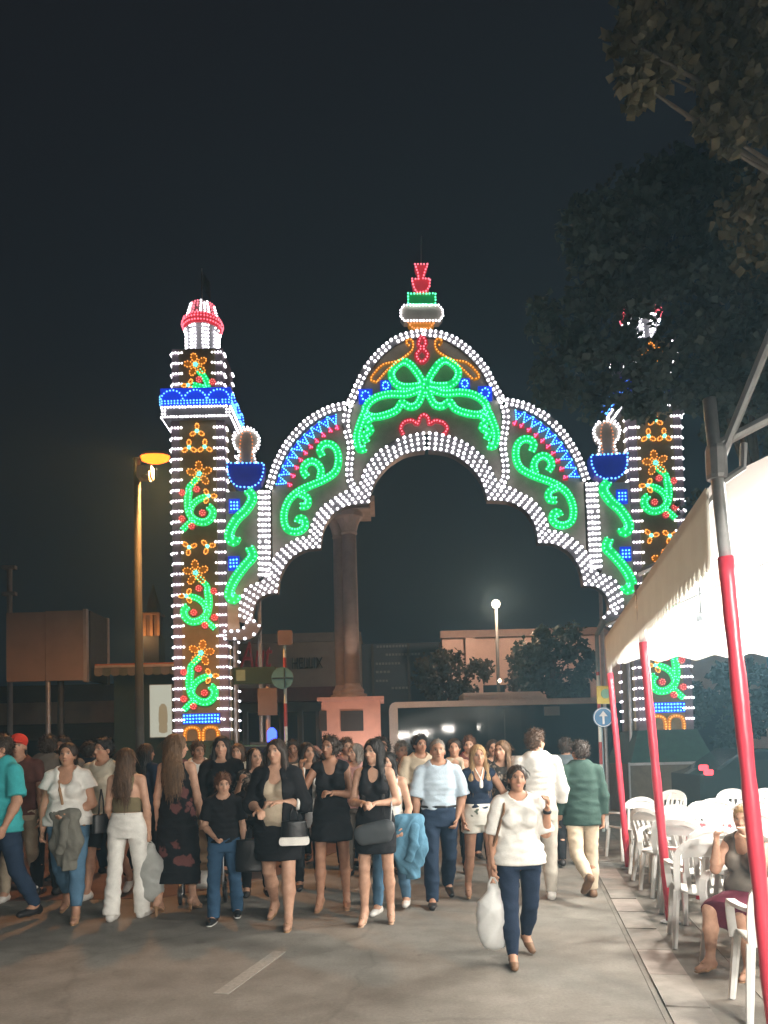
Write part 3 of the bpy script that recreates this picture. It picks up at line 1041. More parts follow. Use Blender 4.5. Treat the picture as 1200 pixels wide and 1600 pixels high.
pk = empty("pink_building", (bx(760), 32.0, 0), label='pale pink rendered building lit by the round street lamp', cat='building')
PB = 32.0
zp = at_y(770, 996, PB).z
mb = MB(); mb.b2(at_y(693, 1080, PB).x, at_y(1200, 1080, PB).x, PB, PB+10, 0, zp); mb.build('wall', m_pink, pk)
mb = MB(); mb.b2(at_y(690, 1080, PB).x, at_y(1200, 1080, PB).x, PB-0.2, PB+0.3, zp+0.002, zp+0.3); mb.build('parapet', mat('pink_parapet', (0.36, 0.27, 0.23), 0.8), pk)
mb = MB(); mb.b2(at_y(736, 1080, PB).x-0.2, at_y(736, 1080, PB).x+0.2, PB-0.25, PB-0.003, 0, zp-0.02); mb.build('pilaster', m_pink, pk)
for px in (772, 820, 870, 905):
    xa = at_y(px, 1080, PB).x
    mb = MB(); mb.b2(xa-0.45, xa+0.45, PB-0.03, PB+0.02, zp-3.6, zp-2.0); wn = mb.build('window', m_glassdark, pk)
    mb = MB(); mb.b2(xa-0.55, xa+0.55, PB-0.14, PB-0.004, zp-3.74, zp-3.62); mb.build('sill', m_wall, wn)

# ---- low buildings at far left
lw = empty('low_shopfront', (at_y(130, 1120, 30).x, 30, 0), label='low brown shopfront with a plain fascia behind the blank billboard', cat='building')
xa, xb = at_y(-120, 1120, 30).x, at_y(190, 1120, 30).x
mb = MB(); mb.b2(xa, xb, 30, 38, 0, at_y(100, 1070, 30).z); mb.build('wall', mat('dark_render', (0.10, 0.085, 0.075), 0.85, 0.2, 1), lw)
mb = MB(); mb.b2(xa, xb, 29.5, 29.997, at_y(100, 1131, 30).z, at_y(100, 1098, 30).z); mb.build('fascia', mat('brown_fascia', (0.45, 0.31, 0.21), 0.7, 0.2, 1.2), lw)
for i in range(5):
    x_ = xa+1+i*(xb-xa)/5
    mb = MB(); mb.b2(x_, x_+1.1, 29.93, 29.99, 0.3, 2.3); wn = mb.build('window', m_glassdark, lw)
    mb = MB(); mb.b2(x_-0.06, x_, 29.9, 29.99, 0.2, 2.35); mb.build('frame', M_STEEL, wn)

# ---- far floodlit church tower
ch = at_y(240, 1000, 150)
ct = empty('church_tower', (ch.x, 150, 0), label='distant floodlit brick church tower with dark spire', cat='church tower')
z0, z1, z2, z3 = at_y(240, 992, 150).z, at_y(240, 962, 150).z, at_y(240, 945, 150).z, at_y(240, 925, 150).z
m_br = mat('tower_brick', (0.42, 0.24, 0.13), 0.85, 0.25, 0.8)
mb = MB(); mb.b2(ch.x-2.6, ch.x+1.6, 148, 152.2, 0, z0-0.5); mb.build('lower_shaft', mat('tower_dark', (0.05, 0.045, 0.04), 0.9), ct)
for sx in (-1.35, 0, 1.35):
    mb = MB(); mb.b2(ch.x+sx-0.28, ch.x+sx+0.28, 148.6, 149.1, z0-0.5, z1); mb.build('pillar', m_br, ct)
mb = MB(); mb.b2(ch.x-1.3, ch.x+1.3, 149.1, 151.6, z0-0.5, z1-0.01); mb.build('belfry', mat('tower_brick_dark', (0.22, 0.13, 0.08), 0.9), ct)
mb = MB(); mb.b2(ch.x-1.75, ch.x+1.75, 148.3, 152.0, z1, z1+0.35); mb.build('cornice', m_br, ct)
mb = MB(); mb.lathe([(1.5, z1+0.35), (1.3, z2), (0.5, z3), (0.08, z3+1.6)], (ch.x, 150.1, 0), 8); mb.build('spire', mat('spire_tile', (0.10, 0.06, 0.05), 0.7), ct)
point_light('floodlight', (ch.x-0.6, 145.5, z0-1.0), 1500, (1.0, 0.5, 0.2), 0.2, ct)

# ---- blank two-sided billboard
BB = 20.0
bl, br_ = at_y(10, 1010, BB), at_y(131, 1010, BB)
zb, ztp = at_y(70, 1064, BB).z, at_y(70, 955, BB).z
bb = empty('billboard', ((bl.x+br_.x)/2, BB, 0), label='blank brown billboard on twin posts by the shopfront', cat='billboard')
m_bb = mat('billboard_back', (0.44, 0.34, 0.28), 0.75, 0.1, 1.5)
mb = MB(); mb.b2(bl.x, (bl.x+br_.x)/2-0.008, BB, BB+0.08, zb, ztp-0.02); mb.build('panel', m_bb, bb)
mb = MB(); mb.b2((bl.x+br_.x)/2+0.008, br_.x, BB, BB+0.08, zb, ztp); mb.build('panel', m_bb, bb)
mb = MB(); mb.b2(br_.x, br_.x+0.09, BB-0.05, BB+0.1, zb-0.05, ztp+0.03); mb.build('frame_edge', mat('frame_white', (0.5, 0.46, 0.42), 0.5), bb)
mb = MB(); mb.b2(br_.x+0.1, br_.x+0.14, BB+0.1, BB+1.3, zb-0.02, ztp); mb.build('side_panel', M_DARKSTEEL, bb)
mb = MB(); mb.b2(br_.x+0.08, br_.x+0.17, BB+1.3, BB+1.42, zb-0.02, ztp+0.02); mb.build('frame_edge', mat('frame_white', (0.5, 0.46, 0.42), 0.5), bb)
for px, dy in ((72, 0.12), (85, 0.4)):
    x_ = at_y(px, 1100, BB).x
    mb = MB(); cyl(mb, (x_, BB+dy), 0.09 if dy > .3 else 0.07, 0, zb+0.6); mb.build('post', M_STEEL if dy < .3 else M_DARKSTEEL, bb)
q = at_y(15, 900, 26)
ms = empty('antenna_mast', (q.x, 26, 0), label='thin pale antenna mast rising behind the blank billboard', cat='mast')
mb = MB(); cyl(mb, (q.x, 26), 0.09, 0, at_y(15, 885, 26).z); mb.build('pole', mat('mast_grey', (0.4, 0.38, 0.36), 0.6), ms)
for py in (887, 928):
    mb = MB(); mb.b2(q.x-0.22, q.x+0.22, 25.9, 26.1, at_y(15, py, 26).z-0.06, at_y(15, py, 26).z+0.06); mb.build('bracket', mat('mast_grey', (0.4, 0.38, 0.36), 0.6), ms)

# ---- kiosk with striped awning and lit poster case
KY = 20.5
kx0, kx1 = at_y(178, 1100, KY).x, at_y(300, 1100, KY).x
kz = at_y(210, 1040, KY).z
ki = empty('kiosk', ((kx0+kx1)/2, KY, 0), label='dark green kiosk with a scalloped awning and glowing poster case', cat='kiosk')
m_kg = mat('kiosk_green', (0.025, 0.055, 0.048), 0.55, 0.15)
mb = MB(); mb.b2(kx0, kx1, KY, KY+2.4, 0, kz-0.2); mb.build('body', m_kg, ki)
ax0, ax1 = at_y(147, 1050, KY-0.6).x, at_y(330, 1050, KY-0.6).x
mb = MB(); mb.b2(ax0, ax1, KY-0.55, KY+2.5, kz-0.08, kz); mb.build('roof', mat('terracotta_roof', (0.48, 0.18, 0.09), 0.7, 0.2), ki)
mb = MB(); mb.b2(ax0+0.02, ax1-0.02, KY-0.62, KY-0.552, kz-0.11, kz-0.05); mb.build('roof_edge', mat('cream_trim', (0.55, 0.46, 0.34), 0.6), ki)
val = MB(); n_s = 14
wv = (ax1-ax0)/n_s
for i in range(n_s):
    pts = [(ax0+wv*i, kz-0.112), (ax0+wv*i, kz-0.27)]
    for t in np.linspace(0, pi, 6)[1:-1]:
        pts.append((ax0+wv*(i+0.5)-wv*0.5*cos(t), kz-0.27-0.06*sin(t)))
    pts += [(ax0+wv*(i+1), kz-0.27), (ax0+wv*(i+1), kz-0.112)]
    v1 = MB(); v1.prism_xz(pts, KY-0.60-0.002*(i % 2), KY-0.585)
    v1.build('valance', mat('awning_green', (0.14, 0.15, 0.095), 0.8, 0.25, 3) if i % 2 else mat('awning_tan', (0.22, 0.19, 0.13), 0.8, 0.25, 3), ki)
px0, px1 = at_y(236, 1100, KY).x, at_y(272, 1100, KY).x
pz0, pz1 = at_y(250, 1153, KY).z, at_y(250, 1070, KY).z
mb = MB(); mb.b2(px0, px1, KY-0.16, KY-0.003, pz0, pz1); pc = mb.build('poster_case', mat('poster_frame', (0.3, 0.3, 0.28), 0.5), ki)
mb = MB(); mb.b2(px0+0.02, px1-0.02, KY-0.17, KY-0.161, pz0+0.02, pz1-0.02); mb.build('poster', emat('lit_poster', (0.80, 0.78, 0.62), 0.62), pc)
mb = MB(); mb.lathe([(0.03, 0.1), (0.11, 0.13), (0.115, 0.3), (0.10, 0.34), (0.12, 0.40), (0.12, 0.62), (0.10, 0.8), (0.04, 0.88)], ((px0+px1)/2+0.06, 0, pz0+0.02), 12, sy=0.02)
for i, v in enumerate(mb.v):
    mb.v[i] = (v[0], KY-0.176+v[1], v[2])
mb.build('printed_bottle', emat('print_tan', (0.62, 0.46, 0.26), 0.5), pc)

# ---- street lamps
def street_lamp(px, py_head, Y, name_label, watts, col, estr, head='flat', lean=0.0):
    q = at_y(px, py_head, Y)
    root = empty('street_lamp', (q.x, Y, 0), label=name_label, cat='street lamp')
    mb = MB(); mb.tube([(q.x, Y, 0), (q.x, Y, 0.9), (q.x, Y, q.z)], [0.09, 0.075, 0.055], 12); mb.build('pole', mat('lamp_pole', (0.045, 0.055, 0.055), 0.7, 0.15), root, True)
    mb = MB(); cyl(mb, (q.x, Y), 0.14, 0, 0.35, 12); mb.build('base', mat('lamp_pole', (0.2, 0.2, 0.2)), root)
    return root, q
lr_, q = street_lamp(214, 716, 12.5, 'tall street lamp glowing orange beside the light tower', 0, 0, 0)
mb = MB(); mb.tube([(q.x, 12.5, q.z-0.05), (q.x+0.1, 12.5, q.z+0.03), (q.x+0.45, 12.5, q.z+0.03)], 0.035, 8); mb.build('arm', mat('lamp_pole', (0.2, 0.2, 0.2)), lr_)
mb = MB(); mb.lathe([(0.05, 0.08), (0.2, 0.06), (0.26, 0.0)], (q.x+0.3, 12.5, q.z+0.02), 16, sy=0.6); mb.build('hood', mat('lamp_hood', (0.25, 0.22, 0.18), 0.5), lr_)
mb = MB(); mb.lathe([(0.245, 0.0), (0.22, -0.06), (0.12, -0.10), (0.02, -0.11)], (q.x+0.3, 12.5, q.z+0.018), 16, sy=0.6); mb.build('lens', emat('sodium_lens', (1.0, 0.15, 0.012), 5.0), lr_, True)
lw_ = bpy.data.lights.new('sodium_light', 'SPOT'); lw_.energy = 1600; lw_.color = (1.0, 0.40, 0.11); lw_.spot_size = R(174); lw_.spot_blend = 0.3; lw_.shadow_soft_size = 0.15
lo = bpy.data.objects.new('sodium_light', lw_); COL.objects.link(lo); lo.parent = lr_; lo.location = (0.3, 0, q.z-0.14)
mb = MB(); mb.bevel_box((q.x+0.16, 12.42, q.z-0.28), (0.24, 0.16, 0.22), 0.03, 'y'); mb.build('loudspeaker', mat('speaker_grey', (0.35, 0.32, 0.28), 0.6), lr_)
mb = MB(); mb.lathe([(0.04, 0), (0.13, 0.14)], (0, 0, 0), 12)
mb.v = [(q.x+0.12+z*1.0, 12.36+y*0.8, q.z-0.36+x*0.7) for x, y, z in mb.v]; mb.build('horn', mat('speaker_grey', (0.35, 0.32, 0.28), 0.6), lr_)

lr2, q = street_lamp(775, 948, 29.0, 'slim street lamp with a round white globe in front of the pink building', 0, 0, 0)
mb = MB(); mb.lathe([(0.02, -0.16), (0.11, -0.12), (0.16, 0), (0.11, 0.12), (0.02, 0.16)], (q.x, 29, q.z+0.1), 14); mb.build('globe', emat('globe_white', (1.0, 0.78, 0.55), 16), lr2, True)
mb = MB(); cyl(mb, (q.x, 29), 0.07, q.z-0.1, q.z-0.03); mb.build('collar', M_DARKSTEEL, lr2)
point_light('globe_light', (q.x, 28.8, q.z+0.1), 1000, (1.0, 0.62, 0.42), 0.2, lr2)
mb = MB(); mb.lathe([(0.02, -0.08), (0.08, 0), (0.02, 0.08)], (q.x+0.04, 28.9, at_y(780, 1064, 29).z), 10); mb.build('lower_lamp', emat('globe_warm', (1.0, 0.75, 0.55), 6), lr2, True)

# ---- twin column monument
MY = 22.0
mo = empty('column_monument', (at_y(548, 1140, MY).x, MY, 0), label='stone monument of two slender columns on a pink pedestal', cat='monument')
m_st = mat('monument_stone', (0.56, 0.47, 0.41), 0.85, 0.15, 2.5, bump=0.15, bscale=20)
m_pk = mat('pedestal_pink', (0.58, 0.34, 0.28), 0.85, 0.15, 2.0, bump=0.15, bscale=20)
xz = lambda px, py: at_y(px, py, MY)
pA = xz(503, 1105).x; pB = xz(597, 1105).x; zped = xz(548, 1092).z
mb = MB(); mb.b2(pA+0.05, pB-0.05, MY-0.8, MY+0.9, 0.0, zped-0.1); mb.build('pedestal', m_pk, mo)
mb = MB(); mb.b2(pA-0.06, pB+0.06, MY-0.9, MY+1.0, zped-0.1, zped); mb.build('pedestal_cap', m_pk, mo)
mb = MB(); mb.b2(pA-0.3, pB+0.3, MY-1.1, MY+1.2, 0.0, 0.4); mb.build('step', m_st, mo)
for px, w_ in ((508, 12), (552, 34)):
    c_ = xz(px, 1128)
    mb = MB(); mb.b2(c_.x-w_/2*MY/F, c_.x+w_/2*MY/F, MY-0.83, MY-0.803, c_.z-0.28, c_.z+0.28); mb.build('plaque', mat('plaque_dark', (0.025, 0.02, 0.02), 0.4), mo)
for px, r_, dy in ((533, 9.5, 0.35), (551, 12, -0.1)):
    b_c = xz(px, 1085); zt_ = xz(px, 838).z
    rr = r_*MY/F
    x_ = b_c.x
    mb = MB(); mb.lathe([(rr*1.9, zped), (rr*1.9, zped+0.12), (rr*1.45, zped+0.16), (rr*1.55, zped+0.24), (rr*1.15, zped+0.34), (rr*1.02, zped+0.42)], (x_, MY+dy, 0), 20); mb.build('column_base', m_st, mo, False)
    mb = MB(); mb.lathe([(rr, zped+0.42), (rr*1.0, zped+2.0), (rr*0.92, zt_)], (x_, MY+dy, 0), 24); mb.build('column_shaft', m_st, mo, True)
    zc = zt_
    mb = MB(); mb.lathe([(rr*0.92, zc), (rr*1.1, zc+0.05), (rr*1.0, zc+0.1), (rr*1.25, zc+0.3), (rr*1.6, zc+0.45), (rr*1.9, zc+0.5), (rr*1.9, zc+0.62), (rr*1.7, zc+0.66)], (x_, MY+dy, 0), 16); mb.build('capital', m_st, mo)
c_ = xz(546, 812)
mb = MB(); mb.b2(c_.x-0.62, c_.x+0.62, MY-0.5, MY+0.75, zc+0.655, zc+0.82); mb.build('abacus', m_st, mo)
mb = MB(); mb.b2(c_.x-0.74, c_.x+0.74, MY-0.6, MY+0.85, zc+0.82, zc+0.98); mb.build('cornice', m_st, mo)

fl = empty('floodlight', (at_y(590, 1150, MY).x+0.25, MY-2.4, 0), label='small purple-tinted floodlight on the ground before the twin column', cat='floodlight')
mb = MB(); mb.bevel_box((fl.location.x, MY-2.4, 0.16), (0.3, 0.14, 0.2), 0.03, 'x'); mb.build('housing', M_DARKSTEEL, fl)
mb = MB(); mb.b2(fl.location.x-0.12, fl.location.x+0.12, MY-2.325, MY-2.31, 0.09, 0.23); mb.build('lens', emat('flood_lens', (0.75, 0.4, 0.9), 12), fl)
sl = bpy.data.lights.new('flood_beam', 'SPOT'); sl.energy = 480; sl.color = (1.0, 0.72, 0.60); sl.spot_size = R(120); sl.spot_blend = 0.7; sl.shadow_soft_size = 0.12
so_ = bpy.data.objects.new('flood_beam', sl); COL.objects.link(so_); so_.parent = fl; so_.location = (0, 0.12, 0.2)
so_.rotation_euler = (Vector((-0.5, 2.4, 4.2))).to_track_quat('-Z', 'Y').to_euler()

# ---- long bus
BU = 25.0
xf = lambda px, py=1110: at_y(px, py, BU)
b0, b1 = xf(608).x, xf(608).x+11.8
bt = xf(700, 1095).z
bus = empty('bus', ((b0+b1)/2, BU, 0), label='long dark-windowed bus with cream trim passing behind the arch', cat='bus')
m_cr = mat('bus_cream', (0.80, 0.72, 0.62), 0.4, 0.08, 2, coat=0.3)
m_bw = mat('bus_window', (0.010, 0.018, 0.022), 0.06, 0.0, spec=0.22)
mb = MB(); mb.bevel_box(((b0+b1)/2, BU+1.3, (0.35+bt)/2), (b1-b0, 2.5, bt-0.35), 0.22, 'y'); mb.build('body', m_cr, bus, False)
mb = MB(); mb.b2(b0+0.28, b1-0.28, BU+0.02, BU+0.04, 0.95, bt-0.2); mb.build('window_band', m_bw, bus)
for i in range(8):
    xa = b0+0.3+i*(b1-b0-0.6)/8
    mb = MB(); mb.b2(xa+0.03, xa+(b1-b0-0.6)/8-0.03, BU+0.012, BU+0.019, 1.15, bt-0.24); mb.build('pane', m_bw, bus)
for i in (2, 6):
    xa = b0+0.3+i*(b1-b0-0.6)/8
    mb = MB(); mb.b2(xa+0.1, xa+1.2, BU+0.004, BU+0.011, 0.4, bt-0.3); d_ = mb.build('door', mat('bus_door', (0.02, 0.03, 0.035), 0.1, 0.0, spec=0.22), bus)
    mb = MB(); mb.b2(xa+0.63, xa+0.67, BU-0.004, BU+0.003, 0.42, bt-0.32); mb.build('door_seam', M_DARKSTEEL, d_)
mb = MB(); mb.b2(b0+0.2, b1-0.2, BU-0.01, BU+0.045, 0.36, 0.93); mb.build('lower_panel', mat('bus_lower', (0.5, 0.46, 0.42), 0.4), bus)
u0, u1 = xf(727).x, xf(862).x
mb = MB(); mb.prism_xz([(u0, bt-0.01), (u1, bt-0.01), (u1-0.28, bt+0.27), (u0, bt+0.27)], BU+0.4, BU+2.1); mb.build('roof_unit', m_cr, bus)
mb = MB(); mb.b2(xf(850).x, xf(874).x, BU-0.05, BU-0.012, xf(860, 1118).z, xf(860, 1104).z); mb.build('route_display', mat('route_board', (0.22, 0.2, 0.16), 0.4), bus)
for xw in (b0+2.4, b1-2.8):
    wv_ = MB(); wv_.lathe([(0.48, -0.14), (0.5, -0.1), (0.5, 0.1), (0.48, 0.14)], (0, 0, 0), 20)
    wv_.v = [(xw+x, BU+0.16+z, 0.5+y) for x, y, z in wv_.v]; wh = wv_.build('wheel', mat('tyre', (0.02, 0.02, 0.02), 0.8), bus)
    wv_ = MB(); wv_.lathe([(0.26, -0.02), (0.2, 0.02)], (0, 0, 0), 16); wv_.v = [(xw+x, BU-0.0+z, 0.5+y) for x, y, z in wv_.v]; wv_.build('rim', M_STEEL, wh)

# ---- sign posts
def sign_post(px, py_top, Y, label, name='sign_post', stripes=True, r=0.03):
    q = at_y(px, py_top, Y)
    root = empty(name, (q.x, Y, 0), label=label, cat='road sign')
    seg = 0.42
    z = 0.0; i = 0
    while z < q.z-0.01:
        z1 = min(q.z, z+seg)
        mb = MB(); cyl(mb, (q.x, Y), r+0.001*(i % 2), z, z1, 8)
        mb.build('band', mat('post_white', (0.6, 0.66, 0.62), 0.5) if i % 2 == 0 else (mat('post_red', (0.35, 0.06, 0.06), 0.5) if stripes else mat('post_white', (0.6, 0.62, 0.62), 0.5)), root)
        z = z1; i += 1
    return root, q
def disc(mb, cx, y, cz, r, th=0.02, n=24):
    mb.prism_xz([(cx+r*cos(t), cz+r*sin(t)) for t in np.linspace(0, 2*pi, n+1)[:-1]], y-th, y)
    return mb
S1 = 14.0
rt, q = sign_post(444, 990, S1, 'striped pole with a round blue sign and a small square plate on top')
c_ = at_y(446, 997, S1); mb = MB(); mb.bevel_box((c_.x, S1-0.05, c_.z), (0.27, 0.02, 0.27), 0.03, 'y'); mb.build('square_plate', mat('pinkish_plate', (0.13, 0.105, 0.12), 0.5), rt)
c_ = at_y(442, 1060, S1); mb = MB(); disc(mb, c_.x, S1-0.05, c_.z, 0.2); ds = mb.build('round_sign', mat('teal_sign', (0.10, 0.26, 0.32), 0.4), rt)
mb = MB(); mb.b2(c_.x-0.19, c_.x+0.19, S1-0.078, S1-0.071, c_.z-0.012, c_.z+0.012); mb.build('cross_bar', mat('sign_dark', (0.03, 0.06, 0.08), 0.5), ds)
mb = MB(); mb.b2(c_.x+0.03, c_.x+0.05, S1-0.084, S1-0.079, c_.z-0.18, c_.z+0.18); mb.build('cross_bar', mat('sign_dark', (0.03, 0.06, 0.08), 0.5), ds)
S2 = 15.5
c_ = at_y(418, 1075, S2)
r2 = empty('direction_sign', (c_.x, S2, 0), label='dark green direction board on a pale post beside the round blue sign', cat='road sign')
mb = MB(); cyl(mb, (c_.x, S2), 0.05, 0, at_y(418, 1046, S2).z, 10); mb.build('post', mat('pale_post', (0.45, 0.36, 0.30), 0.6), r2)
a_, b2 = at_y(366, 1057, S2), at_y(432, 1057, S2)
mb = MB(); mb.b2(a_.x, b2.x, S2-0.09, S2-0.055, a_.z-0.17, a_.z+0.17); mb.build('board', mat('board_green', (0.012, 0.045, 0.035), 0.5), r2)
mb = MB(); mb.b2(a_.x+0.06, a_.x+0.24, S2-0.097, S2-0.091, a_.z-0.1, a_.z+0.12); mb.build('board_mark', mat('board_pale', (0.18, 0.30, 0.26), 0.5), r2)
mb = MB(); mb.b2(at_y(404, 1100, S2).x, at_y(434, 1100, S2).x, S2-0.1, S2-0.052, at_y(418, 1118, S2).z, at_y(418, 1076, S2).z); mb.build('tan_plate', mat('plate_tan', (0.16, 0.125, 0.10), 0.7), r2)
S3 = 14.5
rt3, q = sign_post(934, 1050, S3, 'striped stop pole with yellow plate and blue arrow disc by the tent')
c_ = at_y(942, 1086, S3); mb = MB(); mb.bevel_box((c_.x+0.02, S3-0.05, c_.z), (0.3, 0.02, 0.34), 0.02, 'y'); yp_ = mb.build('yellow_plate', mat('yellow_plate', (0.55, 0.42, 0.03), 0.4), rt3)
mb = MB(); disc(mb, c_.x+0.03, S3-0.071, c_.z+0.02, 0.09); mb.build('emblem', mat('emblem_green', (0.15, 0.32, 0.22), 0.5), yp_)
c_ = at_y(941, 1121, S3)
mb = MB(); cyl(mb, (c_.x+0.02, S3+0.2), 0.04, 0, c_.z+0.1, 8); mb.build('grey_post', mat('bluegrey_post', (0.22, 0.30, 0.34), 0.5), rt3)
mb = MB(); disc(mb, c_.x, S3-0.05, c_.z, 0.19); ds = mb.build('round_sign', mat('blue_sign', (0.03, 0.16, 0.34), 0.4), rt3)
mb = MB(); mb.strip_xz([(c_.x+0.165*cos(t), c_.z+0.165*sin(t)) for t in np.linspace(0, 2*pi, 25)], [(c_.x+0.18*cos(t), c_.z+0.18*sin(t)) for t in np.linspace(0, 2*pi, 25)], S3-0.077, S3-0.071); mb.build('rim', mat('sign_white', (0.7, 0.7, 0.7), 0.5), ds)
mb = MB(); mb.prism_xz([(c_.x-0.02, c_.z-0.13), (c_.x+0.02, c_.z-0.13), (c_.x+0.02, c_.z+0.02), (c_.x+0.08, c_.z+0.02), (c_.x, c_.z+0.12), (c_.x-0.08, c_.z+0.02), (c_.x-0.02, c_.z+0.02)], S3-0.078, S3-0.072); mb.build('arrow', mat('sign_white', (0.7, 0.7, 0.7), 0.5), ds)
S4 = 17.2
c_ = at_y(932, 985, S4)
r4 = empty('signal_mast', (c_.x, S4, 0), label='slim blue-grey mast with an angled head between arch and tent', cat='mast')
mb = MB(); cyl(mb, (c_.x, S4), 0.045, 0, c_.z-0.1, 8); mb.build('pole', mat('bluegrey_post', (0.22, 0.30, 0.34), 0.5), r4)
mb = MB(); mb.tube([(c_.x, S4, c_.z-0.1), (c_.x+0.16, S4-0.1, c_.z+0.22)], [0.05, 0.09], 8); mb.build('head', mat('bluegrey_post', (0.22, 0.30, 0.34), 0.5), r4)

# ---- police van with blue beacon, cars
def car_body(root, x0, x1, y0, y1, prof, m, wheel_x, wr=0.32):
    """prof: side profile (x,z) extruded across y0..y1 with tucked sides"""
    b = MB(); n = len(prof)
    yc_, hy = (y0+y1)/2, (y1-y0)/2
    lay = ((-1.0, 0.96), (-0.93, 1.0), (0.93, 1.0), (1.0, 0.96))
    cx_ = sum(p[0] for p in prof)/n
    for f_, s_ in lay:
        for (x, z) in prof:
            inset = 0.12*max(0, (z-1.0))
            b.v.append((cx_+(x-cx_)*s_, yc_+f_*(hy-inset), 0.3+(z-0.3)*(0.985 if s_ < 1 else 1)))
    for j in range(3):
        for i in range(n):
            i2 = (i+1) % n
            b.f.append((j*n+i, j*n+i2, (j+1)*n+i2, (j+1)*n+i))
    b.f.append(tuple(range(n-1, -1, -1))); b.f.append(tuple(range(3*n, 4*n)))
    b.build('body', m, root)
    for xw in wheel_x:
        for yy in (y0+0.06, y1-0.06):
            t = MB(); t.lathe([(wr-0.03, -0.11), (wr, -0.08), (wr, 0.08), (wr-0.03, 0.11)], (0, 0, 0), 18)
            t.v = [(xw+x, yy+z, wr+y) for x, y, z in t.v]; wh = t.build('wheel', mat('tyre', (0.02, 0.02, 0.02), 0.8), root)
            t = MB(); t.lathe([(wr*0.6, -0.13), (wr*0.55, 0.13)], (0, 0, 0), 12); t.v = [(xw+x, yy+z, wr+y) for x, y, z in t.v]; t.build('rim', M_STEEL, wh)

VY = 13.6
c_ = at_y(452, 1150, VY)
van = empty('police_van', (c_.x, VY+0.9, 0), label='dark police van carrying a flashing blue beacon behind the crowd', cat='van')
xa, xb = c_.x-1.5, c_.x+1.6
m_van = mat('van_paint', (0.02, 0.022, 0.035), 0.25, 0.05, coat=0.6)
car_body(van, xa, xb, VY, VY+1.7, [(xa, 0.35), (xb, 0.35), (xb+0.02, 0.9), (xb-0.15, 1.1), (xb-0.75, 1.2), (xb-1.25, 1.74), (xa+0.3, 1.78), (xa+0.05, 1.6)], m_van, (xa+0.6, xb-0.6))
mb = MB(); mb.prism_xz([(xa+0.35, 1.2), (xb-0.95, 1.2), (xb-1.35, 1.62), (xa+0.4, 1.64)], VY+0.02, VY+0.05); mb.build('side_window', m_bw, van)
qb = at_y(425, 1145, VY+0.8)
mb = MB(); mb.b2(qb.x-0.4, qb.x+0.4, VY+0.7, VY+0.9, 1.77, 1.83); lb_ = mb.build('light_bar', M_DARKSTEEL, van)
mb = MB(); mb.lathe([(0.09, 1.83), (0.09, qb.z+0.02), (0.05, qb.z+0.08), (0.01, qb.z+0.1)], (qb.x, VY+0.8, 0), 12); mb.build('beacon', emat('beacon_blue', (0.03, 0.06, 1.0), 7), lb_, True)
mb = MB(); mb.b2(xb-0.02, xb+0.03, VY+0.15, VY+0.4, 0.75, 0.92); mb.build('headlight', mat('lamp_glass', (0.6, 0.6, 0.6), 0.2), van)

CY = 16.0
c_ = at_y(1100, 1160, CY)
carR = empty('parked_car', (c_.x+1.4, CY+0.8, 0), label='dark parked car with glowing red tail lamps beyond the tent', cat='car')
xa, xb = c_.x-0.1, c_.x+3.9
car_body(carR, xa, xb, CY, CY+1.7, [(xa, 0.35), (xb, 0.35), (xb, 0.75), (xb-0.9, 0.95), (xb-1.6, 1.45), (xa+1.0, 1.47), (xa+0.35, 1.05), (xa, 0.95)], mat('car_dark', (0.03, 0.05, 0.05), 0.25, 0.05, coat=0.6), (xa+0.75, xb-0.8))
mb = MB(); mb.prism_xz([(xa+0.6, 1.02), (xb-1.2, 1.0), (xb-1.65, 1.38), (xa+1.05, 1.4)], CY+0.03, CY+0.06); mb.build('side_window', m_bw, carR)
zt_ = at_y(1106, 1163, CY-0.1).z
for dx, dz in ((0.0, 0.0), (-0.1, 0.1)):
    mb = MB(); mb.bevel_box((c_.x+0.06+dx, CY-0.02, 1.0+dz), (0.16, 0.1, 0.12), 0.03, 'y'); mb.build('tail_lamp', emat('tail_red', (1.0, 0.08, 0.1), 3.0), carR)

CL = 20.0
c_ = at_y(137, 1187, CL)
carL = empty('oncoming_car', (c_.x, CL+2, 0), label='oncoming car with lit headlamps behind the white-shirted walkers', cat='car')
ym = CL
m_cl = mat('car_grey', (0.08, 0.08, 0.085), 0.3, 0.05, coat=0.6)
b = MB(); prof = [(0, 0.3), (0.0, 0.75), (0.9, 0.95), (1.7, 1.45), (3.0, 1.45), (3.8, 1.0), (4.1, 0.9), (4.1, 0.3)]
n = len(prof)
for f_ in (-1, -0.93, 0.93, 1):
    for (y, z) in prof:
        b.v.append((c_.x-0.6+f_*(0.85-0.12*max(0, z-0.95)), ym+y*(1 if abs(f_) < 1 else 0.98)+0.03, z))
for j in range(3):
    for i in range(n):
        i2 = (i+1) % n
        b.f.append((j*n+i2, j*n+i, (j+1)*n+i, (j+1)*n+i2))
b.f.append(tuple(range(n))); b.f.append(tuple(range(4*n-1, 3*n-1, -1)))
b.build('body', m_cl, carL)
b = MB(); b.face((c_.x-0.6-0.7, ym+0.98, 0.99), (c_.x-0.6+0.7, ym+0.98, 0.99), (c_.x-0.6+0.62, ym+1.70, 1.42), (c_.x-0.6-0.62, ym+1.70, 1.42)); b.v = [(x, y-0.03, z+0.03) for x, y, z in b.v]; b.build('windscreen', m_bw, carL)
